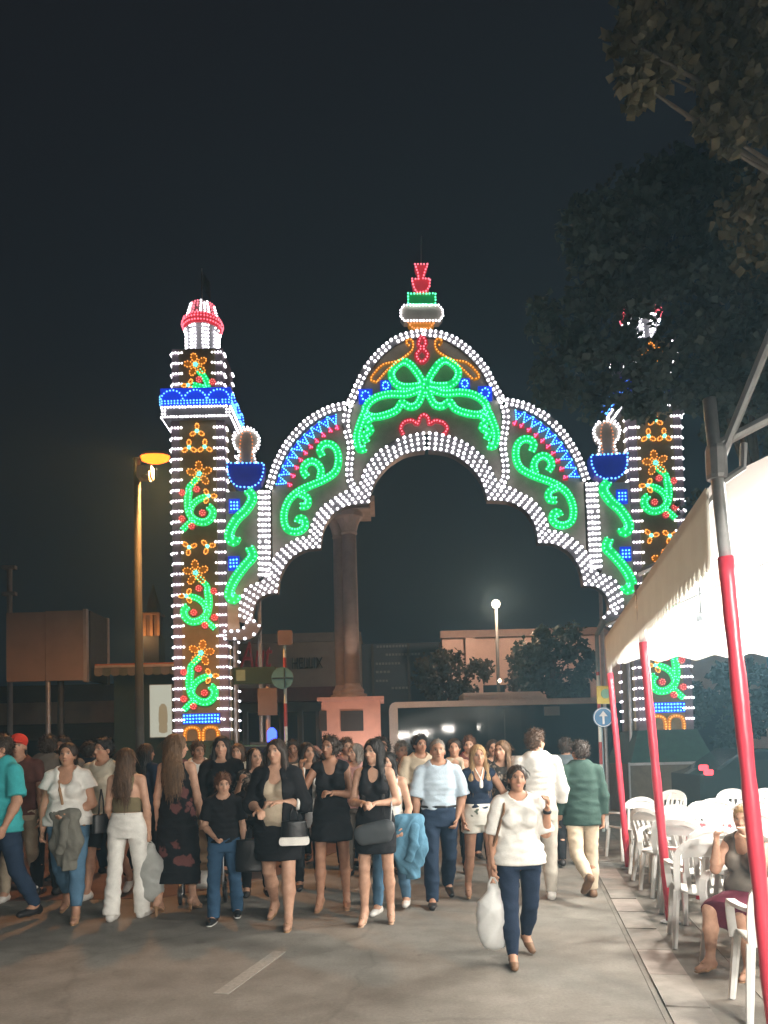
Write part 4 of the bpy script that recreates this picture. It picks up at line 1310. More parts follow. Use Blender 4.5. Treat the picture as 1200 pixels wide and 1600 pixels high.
for sx in (-1, 1):
    b = MB(); b.bevel_box((c_.x-0.6+sx*0.62, ym-0.01, 0.66), (0.24, 0.1, 0.13), 0.04, 'y'); b.build('headlamp', emat('headlamp_white', (1, 0.9, 0.75), 9 if sx > 0 else 2.0), carL)
    for yy in (0.8, 3.3):
        t = MB(); t.lathe([(0.29, -0.1), (0.32, -0.07), (0.32, 0.07), (0.29, 0.1)], (0, 0, 0), 16); t.v = [(c_.x-0.6+sx*0.78+z, ym+yy+x, 0.32+y) for x, y, z in t.v]; t.build('wheel', mat('tyre', (0.02, 0.02, 0.02), 0.8), carL)

# ================================================================== TREES
def leaf_mesh(name, centers, spreads, counts, size, m, parent, squash=1.0, droop=0.3):
    P_ = []
    for c_, s_, n_ in zip(centers, spreads, counts):
        d = rng.normal(size=(n_, 3)); d /= np.linalg.norm(d, axis=1, keepdims=True)
        rad = rng.random((n_, 1))**0.45
        P_.append(np.array(c_) + d*rad*np.array([s_, s_, s_*squash]))
    P_ = np.concatenate(P_)
    n_ = len(P_)
    u = rng.normal(size=(n_, 3)); u[:, 2] -= droop; u /= np.linalg.norm(u, axis=1, keepdims=True)
    w_ = rng.normal(size=(n_, 3)); v_ = np.cross(u, w_); v_ /= np.linalg.norm(v_, axis=1, keepdims=True)
    nn = np.cross(u, v_)
    sz = size*(0.6+0.8*rng.random((n_, 1)))
    # five-point leaf: base, two wide shoulders, two upper lobes, tip -> two quads
    a_ = P_
    l1 = P_ + u*sz*0.45 + v_*sz*0.48 + nn*sz*0.08
    r1 = P_ + u*sz*0.45 - v_*sz*0.48 + nn*sz*0.08
    tp = P_ + u*sz*1.05 - nn*sz*0.1
    md = P_ + u*sz*0.5 - nn*sz*0.04
    V = np.stack([a_, l1, tp, r1, md], 1).reshape(-1, 3)
    k = (np.arange(n_)*5)[:, None]
    Fq = np.concatenate([k+np.array([[0, 4, 2, 1]]), k+np.array([[0, 3, 2, 4]])])
    V = V - np.array(parent_loc(parent))
    o = link_mesh(name, np_mesh(name, V, Fq), m, parent)
    return o

def leaf_mat(name, col, tr=0.35):
    return mat(name, col, 0.55, 0.45, 1.6, trans=tr, spec=0.3)

def tree(label, base, trunk_top, clusters, size, m, trunk_r=0.16, dens=1.0, name='tree', bark=(0.09, 0.075, 0.06), cat='tree', limb_ok=None):
    root = empty(name, base, label=label, cat=cat)
    mb_ = mat('bark_'+name, bark, 0.9, 0.3, 6, bump=0.4, bscale=18)
    b3, t3 = Vector(base), Vector(trunk_top)
    mb = MB()
    mid = (b3+t3)/2 + Vector((random.uniform(-.12, .12), random.uniform(-.12, .12), 0))
    mb.tube([b3-Vector((0, 0, 0.05)), b3+Vector((0, 0, 0.35)), mid, t3], [trunk_r*1.45, trunk_r*1.1, trunk_r*0.85, trunk_r*0.6], 10)
    mb.build('trunk', mb_, root, True)
    step = max(1, len(clusters)//14)
    for i, (c_, s_, n_) in enumerate(clusters):
        if i % step:
            continue
        e = Vector(c_)
        if limb_ok is not None and not limb_ok(e):
            continue
        a_ = b3.lerp(t3, random.uniform(0.72, 1.0))
        m1 = a_.lerp(e, 0.5) + Vector((random.uniform(-.2, .2), random.uniform(-.2, .2), random.uniform(0.0, .35)))
        mb = MB(); mb.tube([a_, m1, e], [trunk_r*0.38, trunk_r*0.22, 0.012], 6)
        mb.build('limb', mb_, root, True)
    o = leaf_mesh('crown', [c_[0] for c_ in clusters], [c_[1] for c_ in clusters], [int(c_[2]*dens) for c_ in clusters], size, m, root)
    return root

# near plane tree, whose lower boughs hang into the picture
cl = []
def cpx(px, py, Y, rpx, n_):
    q = at_y(px, py, Y); cl.append((tuple(q), rpx*Y/F, n_))
for (px, py, Y, rp_, n_) in (
    (975, 60, 8.2, 24, 40), (1000, 40, 8.4, 36, 80), (1040, 50, 8.8, 44, 110), (985, 120, 8.1, 26, 60), (1000, 150, 8.2, 22, 45), (1020, 95, 8.5, 30, 70), (1035, 115, 8.6, 22, 40),
    (1090, 30, 8.8, 50, 140), (1140, 50, 9.0, 55, 160), (1190, 40, 9.0, 55, 160), (1110, 100, 8.7, 34, 80), (1150, 120, 8.8, 40, 110), (1190, 130, 9.0, 46, 130), (1060, 85, 8.6, 24, 45),
    (1120, 160, 8.5, 30, 70), (1105, 190, 8.4, 20, 40), (1140, 205, 8.4, 28, 70), (1165, 190, 8.6, 30, 70), (1135, 232, 8.4, 14, 25), (1195, 190, 8.8, 30, 60),
    (1060, -20, 9.0, 60, 150), (1130, -40, 9.2, 70, 200), (1220, -30, 9.3, 80, 220), (1240, 70, 9.2, 70, 200), (1000, -20, 8.6, 40, 80), (1260, 160, 9.2, 60, 150), (1300, 20, 9.6, 90, 240)):
    cpx(px, py, Y, rp_, n_)
for k in range(26):
    t = random.uniform(0, 2*pi); rr = random.uniform(0.4, 3.4)
    cl.append(((7.0+rr*cos(t), 9.8+rr*0.8*sin(t), random.uniform(8.6, 12.0)), random.uniform(0.5, 0.85), 170))
tree('leafy plane tree whose lower boughs hang above the white tent', (8.2, 10.6, 0), (7.6, 10.2, 8.2), cl, 0.125, leaf_mat('plane_leaf', (0.13, 0.112, 0.07)), 0.24, dens=1.8, name='plane_tree')

# tree in front of the right-hand light tower, hiding most of its head
cl = []
for k in range(150):
    px = random.uniform(905, 1230); py = random.uniform(255, 640)
    if py > 560 and px < 960 and random.random() < 0.7:
        continue
    if py < 300 and px < 1000:
        continue
    if 985 < px < 1072 and py > 615:
        continue
    cpx(px, py, random.uniform(13.2, 15.8), random.uniform(24, 44), int(random.uniform(55, 100)))
for k in range(16):
    cpx(random.uniform(962, 1085), random.uniform(596, 640), random.uniform(13.6, 15.4), random.uniform(15, 24), 45)
for k in range(30):
    cpx(random.uniform(830, 930), random.uniform(480, 640), random.uniform(14.5, 16), random.uniform(14, 28), 28)
for k in range(24):
    cpx(random.uniform(1085, 1240), random.uniform(560, 900), random.uniform(14, 16), random.uniform(22, 40), 60)
tree('broad dark tree standing between the tent and the second light tower', (8.3, 15.2, 0), (7.4, 14.8, 6.5), cl, 0.14, leaf_mat('dark_leaf', (0.085, 0.105, 0.095), 0.3), 0.22, dens=1.5, name='street_tree', limb_ok=lambda e: e.x/e.y > 0.41)

def small_tree(label, px, Y, py_top, py_bot, rpx, n_cl, col, nm, seed):
    global cl
    random.seed(seed)
    cl = []
    g_ = at_y(px, 1200, Y)
    for k in range(n_cl):
        t = random.random()
        y_ = py_top + (py_bot-py_top)*t
        wd = rpx*math.sin(pi*min(0.97, max(0.10, t*0.9+0.08)))**0.6
        cpx(px+random.uniform(-1, 1)*wd, y_, Y+random.uniform(-1, 1)*rpx*Y/F*0.8, random.uniform(9, 17), 60)
    zt_ = at_y(px, (py_top+py_bot)/2, Y).z
    tree(label, (g_.x, Y, 0), (g_.x, Y, zt_), cl, 0.16, leaf_mat(nm, col, 0.25), 0.12, name='street_tree')
small_tree('rounded dark tree beside the round white street lamp', 868, 27.5, 985, 1085, 62, 70, (0.045, 0.075, 0.06), 'tree_leaf_a', 3)
small_tree('low olive tree in front of the slate wing', 705, 28.0, 1025, 1090, 58, 46, (0.075, 0.07, 0.045), 'tree_leaf_b', 4)
small_tree('slim tree with pale leaves between lamp and pink wall', 820, 29.5, 1020, 1090, 24, 22, (0.10, 0.10, 0.08), 'tree_leaf_c', 5)
small_tree('dark tree rising behind the parked car beyond the tent', 1150, 21.0, 1040, 1165, 70, 60, (0.035, 0.06, 0.05), 'tree_leaf_d', 6)

# ================================================================== TENT
M_CANVAS = mat('tent_canvas', (0.86, 0.85, 0.81), 0.75, 0.06, 1.5, trans=0.55, bump=0.15, bscale=6)
M_VALANCE = mat('valance_canvas', (0.66, 0.64, 0.57), 0.8, 0.10, 2.0, trans=0.30, bump=0.2, bscale=8)
M_REDWRAP = mat('red_plastic_wrap', (0.52, 0.045, 0.07), 0.32, 0.12, 9, bump=0.5, bscale=14, stretch=(1, 1, 0.35))
EZ = 3.06                      # eave height
RIDGE = 4.25
TW = 5.2                       # tent width

def tent(s0, s1, label, nshift=0.0, near_valance=True, lean=0.17, poles=(), lamps=()):
    o = st((s0+s1)/2, TW/2)
    root = empty('tent', o, label=label, cat='tent')
    e = -lean + nshift
    # roof: two sagging slopes, one panel per bay
    nb = max(1, int(round((s1-s0)/3.1)))
    for i in range(nb):
        for side in (0, 1):
            mb = MB()
            nu, nv = 9, 7
            sa, sb = s0+(s1-s0)*i/nb+0.0, s0+(s1-s0)*(i+1)/nb
            b = len(mb.v)
            for iu in range(nu):
                u = iu/(nu-1)
                for iv in range(nv):
                    v_ = iv/(nv-1)
                    nn = e + (TW/2-e)*v_ if side == 0 else TW-(TW/2)*v_
                    z = EZ+(RIDGE-EZ)*v_ - 0.07*sin(pi*u)*sin(pi*v_)-0.05*sin(pi*u)*(1-v_)*0.4
                    mb.v.append(tuple(st(sa+(sb-sa)*u, nn, z)))
            for iu in range(nu-1):
                for iv in range(nv-1):
                    q = (b+iu*nv+iv, b+iu*nv+iv+1, b+(iu+1)*nv+iv+1, b+(iu+1)*nv+iv)
                    mb.f.append(q)
            mb.build('roof_panel', M_CANVAS, root, True)
    for ge in (s1,) if not near_valance else (s0, s1):
        mb = MB(); b = 0
        nv = 12
        for iv in range(nv+1):
            nn = e+(TW-e)*iv/nv
            zt_ = EZ+(RIDGE-EZ)*(nn-e)/(TW/2-e) if nn < TW/2 else EZ+(RIDGE-EZ)*(TW-nn)/(TW/2)
            mb.v += [tuple(st(ge, nn, EZ-0.02)), tuple(st(ge, nn, max(EZ, zt_-0.01)))]
        for iv in range(nv):
            mb.f.append((2*iv, 2*iv+2, 2*iv+3, 2*iv+1))
        mb.build('gable', M_CANVAS, root)
    # serrated valances
    def valance(pa, pb, drop, tooth, wide, sag=0.0, m=M_VALANCE):
        pa, pb = Vector(pa), Vector(pb)
        L = (pb-pa).length
        n_ = max(2, int(L/wide))
        d = (pb-pa)/n_
        out = Vector((d.y, -d.x, 0)).normalized()*0.006
        mb = MB()
        for i in range(n_):
            w_ = 0.015*sin(i*1.7)+0.012*sin(i*0.6)
            w2 = 0.015*sin((i+1)*1.7)+0.012*sin((i+1)*0.6)
            a_, c_ = pa+d*i, pa+d*(i+1)
            lift = Vector((0, 0, -1))
            la = a_+lift*(drop-tooth)+out*4*w_*8; lc = c_+lift*(drop-tooth)+out*4*w2*8
            tp = (a_+c_)/2+lift*drop+out*2*(w_+w2)*8
            m1 = (a_+la)/2+out*3*w_*6; m2 = (c_+lc)/2+out*3*w2*6
            for of in (out, -out):
                f1 = [a_+of, c_+of, m2+of, m1+of]; f2 = [m1+of, m2+of, lc+of, tp+of, la+of]
                if of is not out:
                    f1.reverse(); f2.reverse()
                mb.face(*f1); mb.face(*f2)
        return mb.build('valance', m, root)
    valance(st(s0+0.06, e-0.012, EZ), st(s1, e-0.012, EZ), 0.50, 0.11, 0.13)
    valance(st(s1+0.012, e, EZ), st(s1+0.012, TW, EZ), 0.36, 0.07, 0.42, m=M_CANVAS)
    valance(st(s0, TW+0.012, EZ), st(s1, TW+0.012, EZ), 0.36, 0.07, 0.42, m=M_CANVAS)
    if near_valance:
        valance(st(s0, TW, EZ), st(s0, e, EZ), 0.45, 0.07, 0.1)
    # frame
    for (sp_, tall) in poles:
        for nn, ln in ((0.0, e), (TW, TW)):
            ft, tp = st(sp_, nn), st(sp_, ln, EZ+0.02)
            if nn == 0.0:
                dirn = (tp-ft)/(EZ+0.02)
                red_top = 2.58 if not tall else 2.62
                pr = [ft+dirn*z for z in np.linspace(0, red_top, 26)]
                rr = [0.040+0.002*sin(i*2.1)+0.002*sin(i*5.3) for i in range(26)]
                mb = MB(); mb.tube(pr, rr, 10); mb.build('wrapped_pole', M_REDWRAP, root, True)
                mb = MB(); mb.tube([ft+dirn*red_top, ft+dirn*(EZ+(0.42 if tall else 0.06))], 0.034, 10); mb.build('pole_top', M_STEEL, root, True)
                mb = MB(); mb.lathe([(0.09, 0.012), (0.09, 0.02), (0.05, 0.03)], tuple(ft), 10); mb.build('foot_plate', M_STEEL, root)
            else:
                mb = MB(); mb.tube([ft, tp], 0.034, 8); mb.build('pole', M_STEEL, root)
        # rafters pass just above the canvas
        rz_ = 0.10
        mb = MB(); mb.tube([st(sp_, e, EZ+0.16), st(sp_, TW/2, RIDGE+0.22), st(sp_, TW, EZ+0.16)], 0.028, 8); mb.build('rafter', M_STEEL, root)
        if tall:
            mb = MB(); mb.lathe([(0.05, EZ-0.02), (0.055, EZ), (0.055, EZ+0.14), (0.05, EZ+0.16)], (st(sp_, e).x, st(sp_, e).y, 0), 10); mb.build('clamp', M_STEEL, root)
            mb = MB(); mb.tube([st(sp_, e+0.01, EZ+0.06), st(sp_-0.1, e+0.50, EZ+1.22)], 0.026, 8); mb.build('brace', M_STEEL, root)
            mb = MB(); mb.tube([st(sp_, e, EZ-0.05), st(sp_, e+0.13, EZ+0.03), st(sp_, e+0.14, EZ+0.16)], 0.02, 6); mb.build('bracket', M_STEEL, root)
    mb = MB(); mb.tube([st(s0, e+0.03, EZ-0.05), st(s1, e+0.03, EZ-0.05)], 0.02, 6); mb.build('eave_rail', M_STEEL, root)
    mb = MB(); mb.tube([st(s0, TW/2, RIDGE+0.2), st(s1, TW/2, RIDGE+0.2)], 0.025, 6); mb.build('ridge_rail', M_STEEL, root)
    return root

tent(0.12, 6.25, 'white canvas marquee with serrated valance over the plastic chairs', poles=((0.0, True), (3.12, False), (6.25, False)), near_valance=False)
tent(-13.2, -1.35, 'second white marquee joined end to end toward the viewer', nshift=-0.02, poles=((-1.4, False), (-4.4, False), (-7.4, False), (-10.4, False)))

def tent_lamp(s_, n_, z, watts, label, estr=40):
    c_ = st(s_, n_, z)
    root = empty('tent_lamp', c_, label=label, cat='lamp', group='bare lamps hung under the marquees')
    mb = MB(); mb.lathe([(0.02, -0.11), (0.075, -0.08), (0.10, 0.0), (0.06, 0.07), (0.03, 0.11)], tuple(c_), 14); mb.build('bulb', emat('tent_bulb', (1.0, 0.95, 0.86), estr), root, True)
    mb = MB(); mb.lathe([(0.035, 0.11), (0.04, 0.12), (0.04, 0.2), (0.02, 0.21)], tuple(c_), 10); mb.build('socket', M_DARKSTEEL, root)
    vn = min(n_, TW-n_)/(TW/2)
    mb = MB(); mb.tube([c_+Vector((0, 0, 0.2)), c_+Vector((0, 0, (EZ+(RIDGE-EZ)*vn)-z-0.04))], 0.008, 5); mb.build('cord', M_DARKSTEEL, root)
    point_light('lamp_light', c_-Vector((0, 0, 0.0)), watts, (1.0, 0.95, 0.86), 0.13, root)
    return root
LB = 'bare white lamp hanging under the canvas of the marquee'
LW = 900
def sn(v):
    d = Vector(v)-S0; return d.dot(SD), d.dot(SN)
s_, n_ = sn(at_y(1096, 990, 7.7))
tent_lamp(s_, n_, 2.74, LW*1.1, LB)
for s_, n_ in ((1.5, 1.6), (5.2, 2.0)):
    tent_lamp(s_, n_, 2.72, LW, LB)
for s_, n_ in ((1.2, 2.6), (3.2, 2.6), (5.2, 2.9)):  # extra lamps added only to whiten the canvas ceiling
    tent_lamp(s_, n_, 3.55, LW*.6, 'bare lamp added high under the marquee ridge to brighten its canvas')
for s_, n_ in ((-2.9, 1.3), (-5.4, 1.3), (-8.2, 1.3), (-11.0, 1.3)):
    tent_lamp(s_, n_, 2.63, LW*2.2, LB)

# ------------------------------------------------------------------ plastic chairs
M_PLASTIC = mat('white_plastic', (0.74, 0.73, 0.70), 0.38, 0.05, 5, spec=0.5)
def chair_proto():
    root = empty('plastic_chair', (0, 0, 0))
    L = lambda mb, nm, sm=True: mb.build(nm, M_PLASTIC, root, sm, world=False)
    # y forward; seat height .43
    mb = MB(); b = 0
    nx, ny = 7, 7
    for ly in (0, 1):
        for i in range(nx):
            u = i/(nx-1)*2-1
            for j in range(ny):
                v_ = j/(ny-1)
                wd = 0.20+0.035*v_
                z = 0.425+0.025*u*u+0.02*(v_-0.4)**2*2-0.018*(1 if v_ > 0.95 else 0) - 0.022*ly
                mb.v.append((u*wd, -0.2+0.43*v_, z))
    N = nx*ny
    for i in range(nx-1):
        for j in range(ny-1):
            a_ = i*ny+j
            mb.f.append((a_, a_+ny, a_+ny+1, a_+1)); mb.f.append((N+a_+1, N+a_+ny+1, N+a_+ny, N+a_))
    for i in range(nx-1):
        for j in (0, ny-1):
            a_ = i*ny+j
            mb.f.append((a_, N+a_, N+a_+ny, a_+ny) if j == 0 else (a_+ny, N+a_+ny, N+a_, a_))
    for j in range(ny-1):
        a_ = j; c_ = (nx-1)*ny+j
        mb.f.append((a_+1, N+a_+1, N+a_, a_)); mb.f.append((c_, N+c_, N+c_+1, c_+1))
    L(mb, 'seat')
    # back: rounded hoop and fanned slats
    def back_pt(x, h):
        return (x, -0.20-0.13*h/0.42-0.03*(1-(x/0.24)**2)*0.6, 0.44+h)
    hoop = []
    for t in np.linspace(0, pi, 13):
        hoop.append(back_pt(0.225*cos(t), 0.24+0.185*sin(t)**0.7))
    pts = [back_pt(0.215, 0.0), back_pt(0.225, 0.12)]+hoop+[back_pt(-0.225, 0.12), back_pt(-0.215, 0.0)]
    def strap(pts, wx, th, mb):
        n_ = len(pts)
        b = len(mb.v)
        for i, p_ in enumerate(pts):
            p_ = Vector(p_)
            d = (Vector(pts[min(n_-1, i+1)])-Vector(pts[max(0, i-1)])).normalized()
            up = Vector((0, 1, 0)); s_ = d.cross(up).normalized(); up = s_.cross(d)
            for (a_, c_) in ((-1, -1), (1, -1), (1, 1), (-1, 1)):
                mb.v.append(tuple(p_+s_*a_*wx/2+up*c_*th/2))
        for i in range(n_-1):
            for k in range(4):
                k2 = (k+1) % 4
                mb.f.append((b+i*4+k, b+i*4+k2, b+i*4+4+k2, b+i*4+4+k))
        mb.f.append((b+3, b+2, b+1, b)); mb.f.append(tuple(b+(n_-1)*4+k for k in range(4)))
    mb = MB(); strap(pts, 0.05, 0.022, mb)
    # deep top rail plate
    rail = []
    L(mb, 'back_hoop', False)
    mb = MB(); strap([back_pt(x, 0.345-0.35*x*x) for x in np.linspace(-0.19, 0.19, 9)], 0.10, 0.016, mb); L(mb, 'top_rail', False)
    for k in range(5):
        x0 = (k-2)*0.062; x1 = (k-2)*0.082
        mb = MB(); strap([back_pt(x0, -0.01), back_pt((x0+x1)/2, 0.15), back_pt(x1, 0.32)], 0.034, 0.014, mb); L(mb, 'slat', False)
    # arms
    for sx in (-1, 1):
        mb = MB()
        arm = [back_pt(sx*0.225, 0.22), (sx*0.262, -0.2, 0.665), (sx*0.275, -0.05, 0.655), (sx*0.272, 0.10, 0.645), (sx*0.266, 0.175, 0.60), (sx*0.258, 0.20, 0.52), (sx*0.245, 0.205, 0.40)]
        n_ = len(arm); b = len(mb.v)
        for i, p_ in enumerate(arm):
            p_ = Vector(p_)
            d = (Vector(arm[min(n_-1, i+1)])-Vector(arm[max(0, i-1)])).normalized()
            s_ = Vector((1, 0, 0)); up = d.cross(s_).normalized()
            for (a_, c_) in ((-1, -1), (1, -1), (1, 1), (-1, 1)):
                mb.v.append(tuple(p_+s_*a_*0.026+up*c_*0.012))
        for i in range(n_-1):
            for k in range(4):
                k2 = (k+1) % 4
                mb.f.append((b+i*4+k, b+i*4+k2, b+i*4+4+k2, b+i*4+4+k))
        mb.f.append((b+3, b+2, b+1, b)); mb.f.append(tuple(b+(n_-1)*4+k for k in range(4)))
        L(mb, 'armrest', False)
    for sx in (-1, 1):
        for (ya, za, yb) in ((0.205, 0.42, 0.245), (-0.2, 0.45, -0.27)):
            mb = MB(); mb.tube([(sx*0.225, ya, za), (sx*0.245, (ya+yb)/2, 0.2), (sx*0.262, yb, 0.0)], [0.028, 0.025, 0.021], 6); L(mb, 'leg', False)
    return root

CH = chair_proto()
used = [False]
def chair(x, y, rz, label, group='white plastic chairs under the marquee', z=0.01, tilt=0.0):
    if not used[0]:
        o = CH; used[0] = True
    else:
        o = copy_tree(CH)
    o.location = (x, y, z); o.rotation_euler = (tilt, 0, rz)
    tag(o, label, 'chair', group)
    return o

# red square tables
M_REDT = mat('red_table_plastic', (0.50, 0.03, 0.045), 0.4, 0.08, 4)
def table(x, y, rz, label):
    root = empty('red_table', (x, y, 0.01), rz, label, 'table', 'red plastic tables under the marquee')
    mb = MB(); mb.bevel_box((0, 0, 0.70), (0.7, 0.7, 0.035), 0.05, 'z'); mb.build('tabletop', M_REDT, root, world=False)
    for k, (a_, c_, sx, sy) in enumerate(((0, -0.335, 0.66, 0.02), (0, 0.335, 0.66, 0.02), (-0.335, 0, 0.02, 0.62), (0.335, 0, 0.02, 0.62))):
        mb = MB(); mb.box((a_, c_, 0.63), (sx, sy, 0.11)); mb.build('apron', M_REDT, root, world=False)
    for sx in (-1, 1):
        for sy in (-1, 1):
            mb = MB(); mb.tube([(sx*0.29, sy*0.29, 0.69), (sx*0.32, sy*0.32, 0.0)], [0.03, 0.022], 8); mb.build('leg', M_REDT, root, world=False)
    return root

def gp(px, py):
    v = ground(px, py, 0.01); return v.x, v.y
base_rz = -math.atan2(SD.x, SD.y)
INNER = 'white plastic armchair set deeper inside the marquee'
GE, GI, GR_ = 'chairs along the street edge of the marquee', 'chairs inside the marquee', 'chair row beyond the marquee'
for s_, n_, a_, lb_t in ((3.85, 0.36, -32, 'white plastic armchair just beyond the middle wrapped pole'), (2.62, 0.48, -18, 'white plastic armchair just before the middle wrapped pole'),
                         (1.95, 0.60, 150, 'white plastic armchair angled toward the seated person'), (5.3, 0.32, -50, 'white plastic armchair by the far wrapped pole'),
                         (6.0, 0.25, 80, 'white plastic armchair turned sideways beyond the far wrapped pole')):
    v = st(s_, n_); chair(v.x, v.y, base_rz+R(a_), lb_t, GE)
for s_, n_, a_ in ((4.6, 1.35, 15), (4.95, 0.72, 170), (5.65, 1.0, 200), (3.55, 1.40, -95), (4.15, 1.75, 175), (3.05, 1.5, -80), (5.4, 1.9, 10), (4.95, 2.3, 185),
                   (3.9, 2.6, 160), (2.9, 2.4, 10), (1.9, 1.9, 185), (2.1, 2.9, 90), (1.3, 1.75, -10), (5.9, 1.6, 20), (5.75, 2.6, 190), (4.4, 3.1, 30), (3.4, 3.3, 200), (2.5, 1.75, 160),
                   (5.2, 3.3, 15), (2.35, 0.95, -30), (3.35, 0.30, 15), (4.45, 0.32, -12), (4.85, 0.28, 160), (5.05, 1.25, -20), (5.75, 0.55, -15), (4.3, 0.95, -160), (3.25, 0.85, 175)):
    v = st(s_, n_); chair(v.x, v.y, base_rz+R(a_), INNER, GI)
RW = 'white plastic armchair in the row beyond the far end of the marquee'
for i in range(9):
    v = st(6.8+0.05*i, 1.2+i*0.47); chair(v.x, v.y, base_rz+R(-8+3*(i % 3)), RW, GR_)
for i in range(7):
    v = st(8.2+0.04*i, 1.8+i*0.52); chair(v.x, v.y, base_rz+R(170+4*(i % 3)), RW, GR_)
for i in range(3):
    v = st(7.2+0.5*i, 0.15+i*0.3); chair(v.x, v.y, base_rz+R(20+60*i), 'white plastic armchair standing loose past the far wrapped pole', GR_)
TL = 'square red plastic table among the white chairs'
for s_, n_, a_ in ((4.55, 0.78, 0), (2.75, 1.12, 12), (5.0, 1.65, 5), (3.45, 2.1, -6), (1.45, 1.15, 4), (7.55, 2.6, 3)):
    v = st(s_, n_); table(v.x, v.y, base_rz+R(a_), TL)

# ================================================================== PEOPLE: smooth blended solids turned into one mesh
def v3(*a): return np.array(a, np.float32)

class Solid:
    def __init__(self, k=0.02):
        self.add = []; self.cut = []; self.k = k
    def cone(self, a, b, ra, rb, sq=1.0, ax=(0, 1, 0), k=None, fa=False, fb=False):
        self.add.append(('c', v3(*a), v3(*b), float(ra), float(rb), float(sq), v3(*ax), fa, fb, k)); return self
    def ell(self, c, r, M=None, k=None):
        self.add.append(('e', v3(*c), v3(*r), None if M is None else np.array(M, np.float32), k)); return self
    def cut_ell(self, c, r, M=None, k=0.012):
        self.cut.append(('e', v3(*c), v3(*r), None if M is None else np.array(M, np.float32), k)); return self

    def bounds(self):
        lo = np.full(3, 1e9); hi = -lo
        for p in self.add:
            if p[0] == 'c':
                m = max(p[3], p[4])
                lo = np.minimum(lo, np.minimum(p[1], p[2])-m); hi = np.maximum(hi, np.maximum(p[1], p[2])+m)
            else:
                m = p[2] if p[3] is None else np.full(3, p[2].max())
                lo = np.minimum(lo, p[1]-m); hi = np.maximum(hi, p[1]+m)
        return lo, hi

    @staticmethod
    def dist(p, X, Y, Z):
        if p[0] == 'c':
            _, a, b, ra, rb, sq, ax, fa, fb, k = p
            ba = b-a; L2 = float(ba@ba)+1e-9
            dx, dy, dz = X-a[0], Y-a[1], Z-a[2]
            tr = (dx*ba[0]+dy*ba[1]+dz*ba[2])/L2
            t = np.clip(tr, -0.5 if fa else 0, 1.5 if fb else 1)
            qx, qy, qz = dx-t*ba[0], dy-t*ba[1], dz-t*ba[2]
            r = ra+(rb-ra)*t
            if sq != 1.0:
                h = qx*ax[0]+qy*ax[1]+qz*ax[2]
                f = (1/sq-1)*h
                l0 = np.sqrt(qx*qx+qy*qy+qz*qz)+1e-6
                qx, qy, qz = qx+f*ax[0], qy+f*ax[1], qz+f*ax[2]
                l1 = np.sqrt(qx*qx+qy*qy+qz*qz)+1e-6
                d = (l1-r)*(l0/l1)
            else:
                d = np.sqrt(qx*qx+qy*qy+qz*qz)-r
            if fa: d = np.maximum(d, -tr*L2**0.5)
            if fb: d = np.maximum(d, (tr-1)*L2**0.5)
            return d
        _, c, r, M, k = p
        dx, dy, dz = X-c[0], Y-c[1], Z-c[2]
        if M is not None:                      # M rows: local axes
            dx, dy, dz = (M[0, 0]*dx+M[0, 1]*dy+M[0, 2]*dz, M[1, 0]*dx+M[1, 1]*dy+M[1, 2]*dz, M[2, 0]*dx+M[2, 1]*dy+M[2, 2]*dz)
        k0 = np.sqrt((dx/r[0])**2+(dy/r[1])**2+(dz/r[2])**2)
        k1 = np.sqrt((dx/r[0]**2)**2+(dy/r[1]**2)**2+(dz/r[2]**2)**2)+1e-6
        return k0*(k0-1)/k1

    def mesh(self, vox):
        lo, hi = self.bounds()
        lo = lo-3*vox; hi = hi+3*vox
        n = np.ceil((hi-lo)/vox).astype(int)+1
        G = np.full(n, 0.2, np.float32)
        ax = [np.float32(lo[i])+np.arange(n[i], dtype=np.float32)*np.float32(vox) for i in range(3)]
        def sub(p, pad):
            if p[0] == 'c':
                m = max(p[3], p[4]); a_ = np.minimum(p[1], p[2])-m; b_ = np.maximum(p[1], p[2])+m
            else:
                m = p[2] if p[3] is None else np.full(3, p[2].max()); a_ = p[1]-m; b_ = p[1]+m
            i0 = np.clip(np.floor((a_-pad-lo)/vox).astype(int), 0, n-1); i1 = np.clip(np.ceil((b_+pad-lo)/vox).astype(int)+1, 1, n)
            return tuple(slice(i0[j], i1[j]) for j in range(3))
        for p in self.add:
            k = p[-1] if p[-1] is not None else self.k
            s = sub(p, 0.035+vox*2)
            d = self.dist(p, ax[0][s[0]][:, None, None], ax[1][s[1]][None, :, None], ax[2][s[2]][None, None, :])
            g = G[s]
            h = np.clip(0.5+0.5*(g-d)/k, 0, 1)
            G[s] = g*(1-h)+d*h-k*h*(1-h)
        for p in self.cut:
            k = p[-1]
            s = sub(p, 0.03)
            d = -self.dist(p, ax[0][s[0]][:, None, None], ax[1][s[1]][None, :, None], ax[2][s[2]][None, None, :])
            g = G[s]
            h = np.clip(0.5-0.5*(g-d)/k, 0, 1)
            G[s] = g*(1-h)+d*h+k*h*(1-h)
        return surface_nets(G, lo, vox)

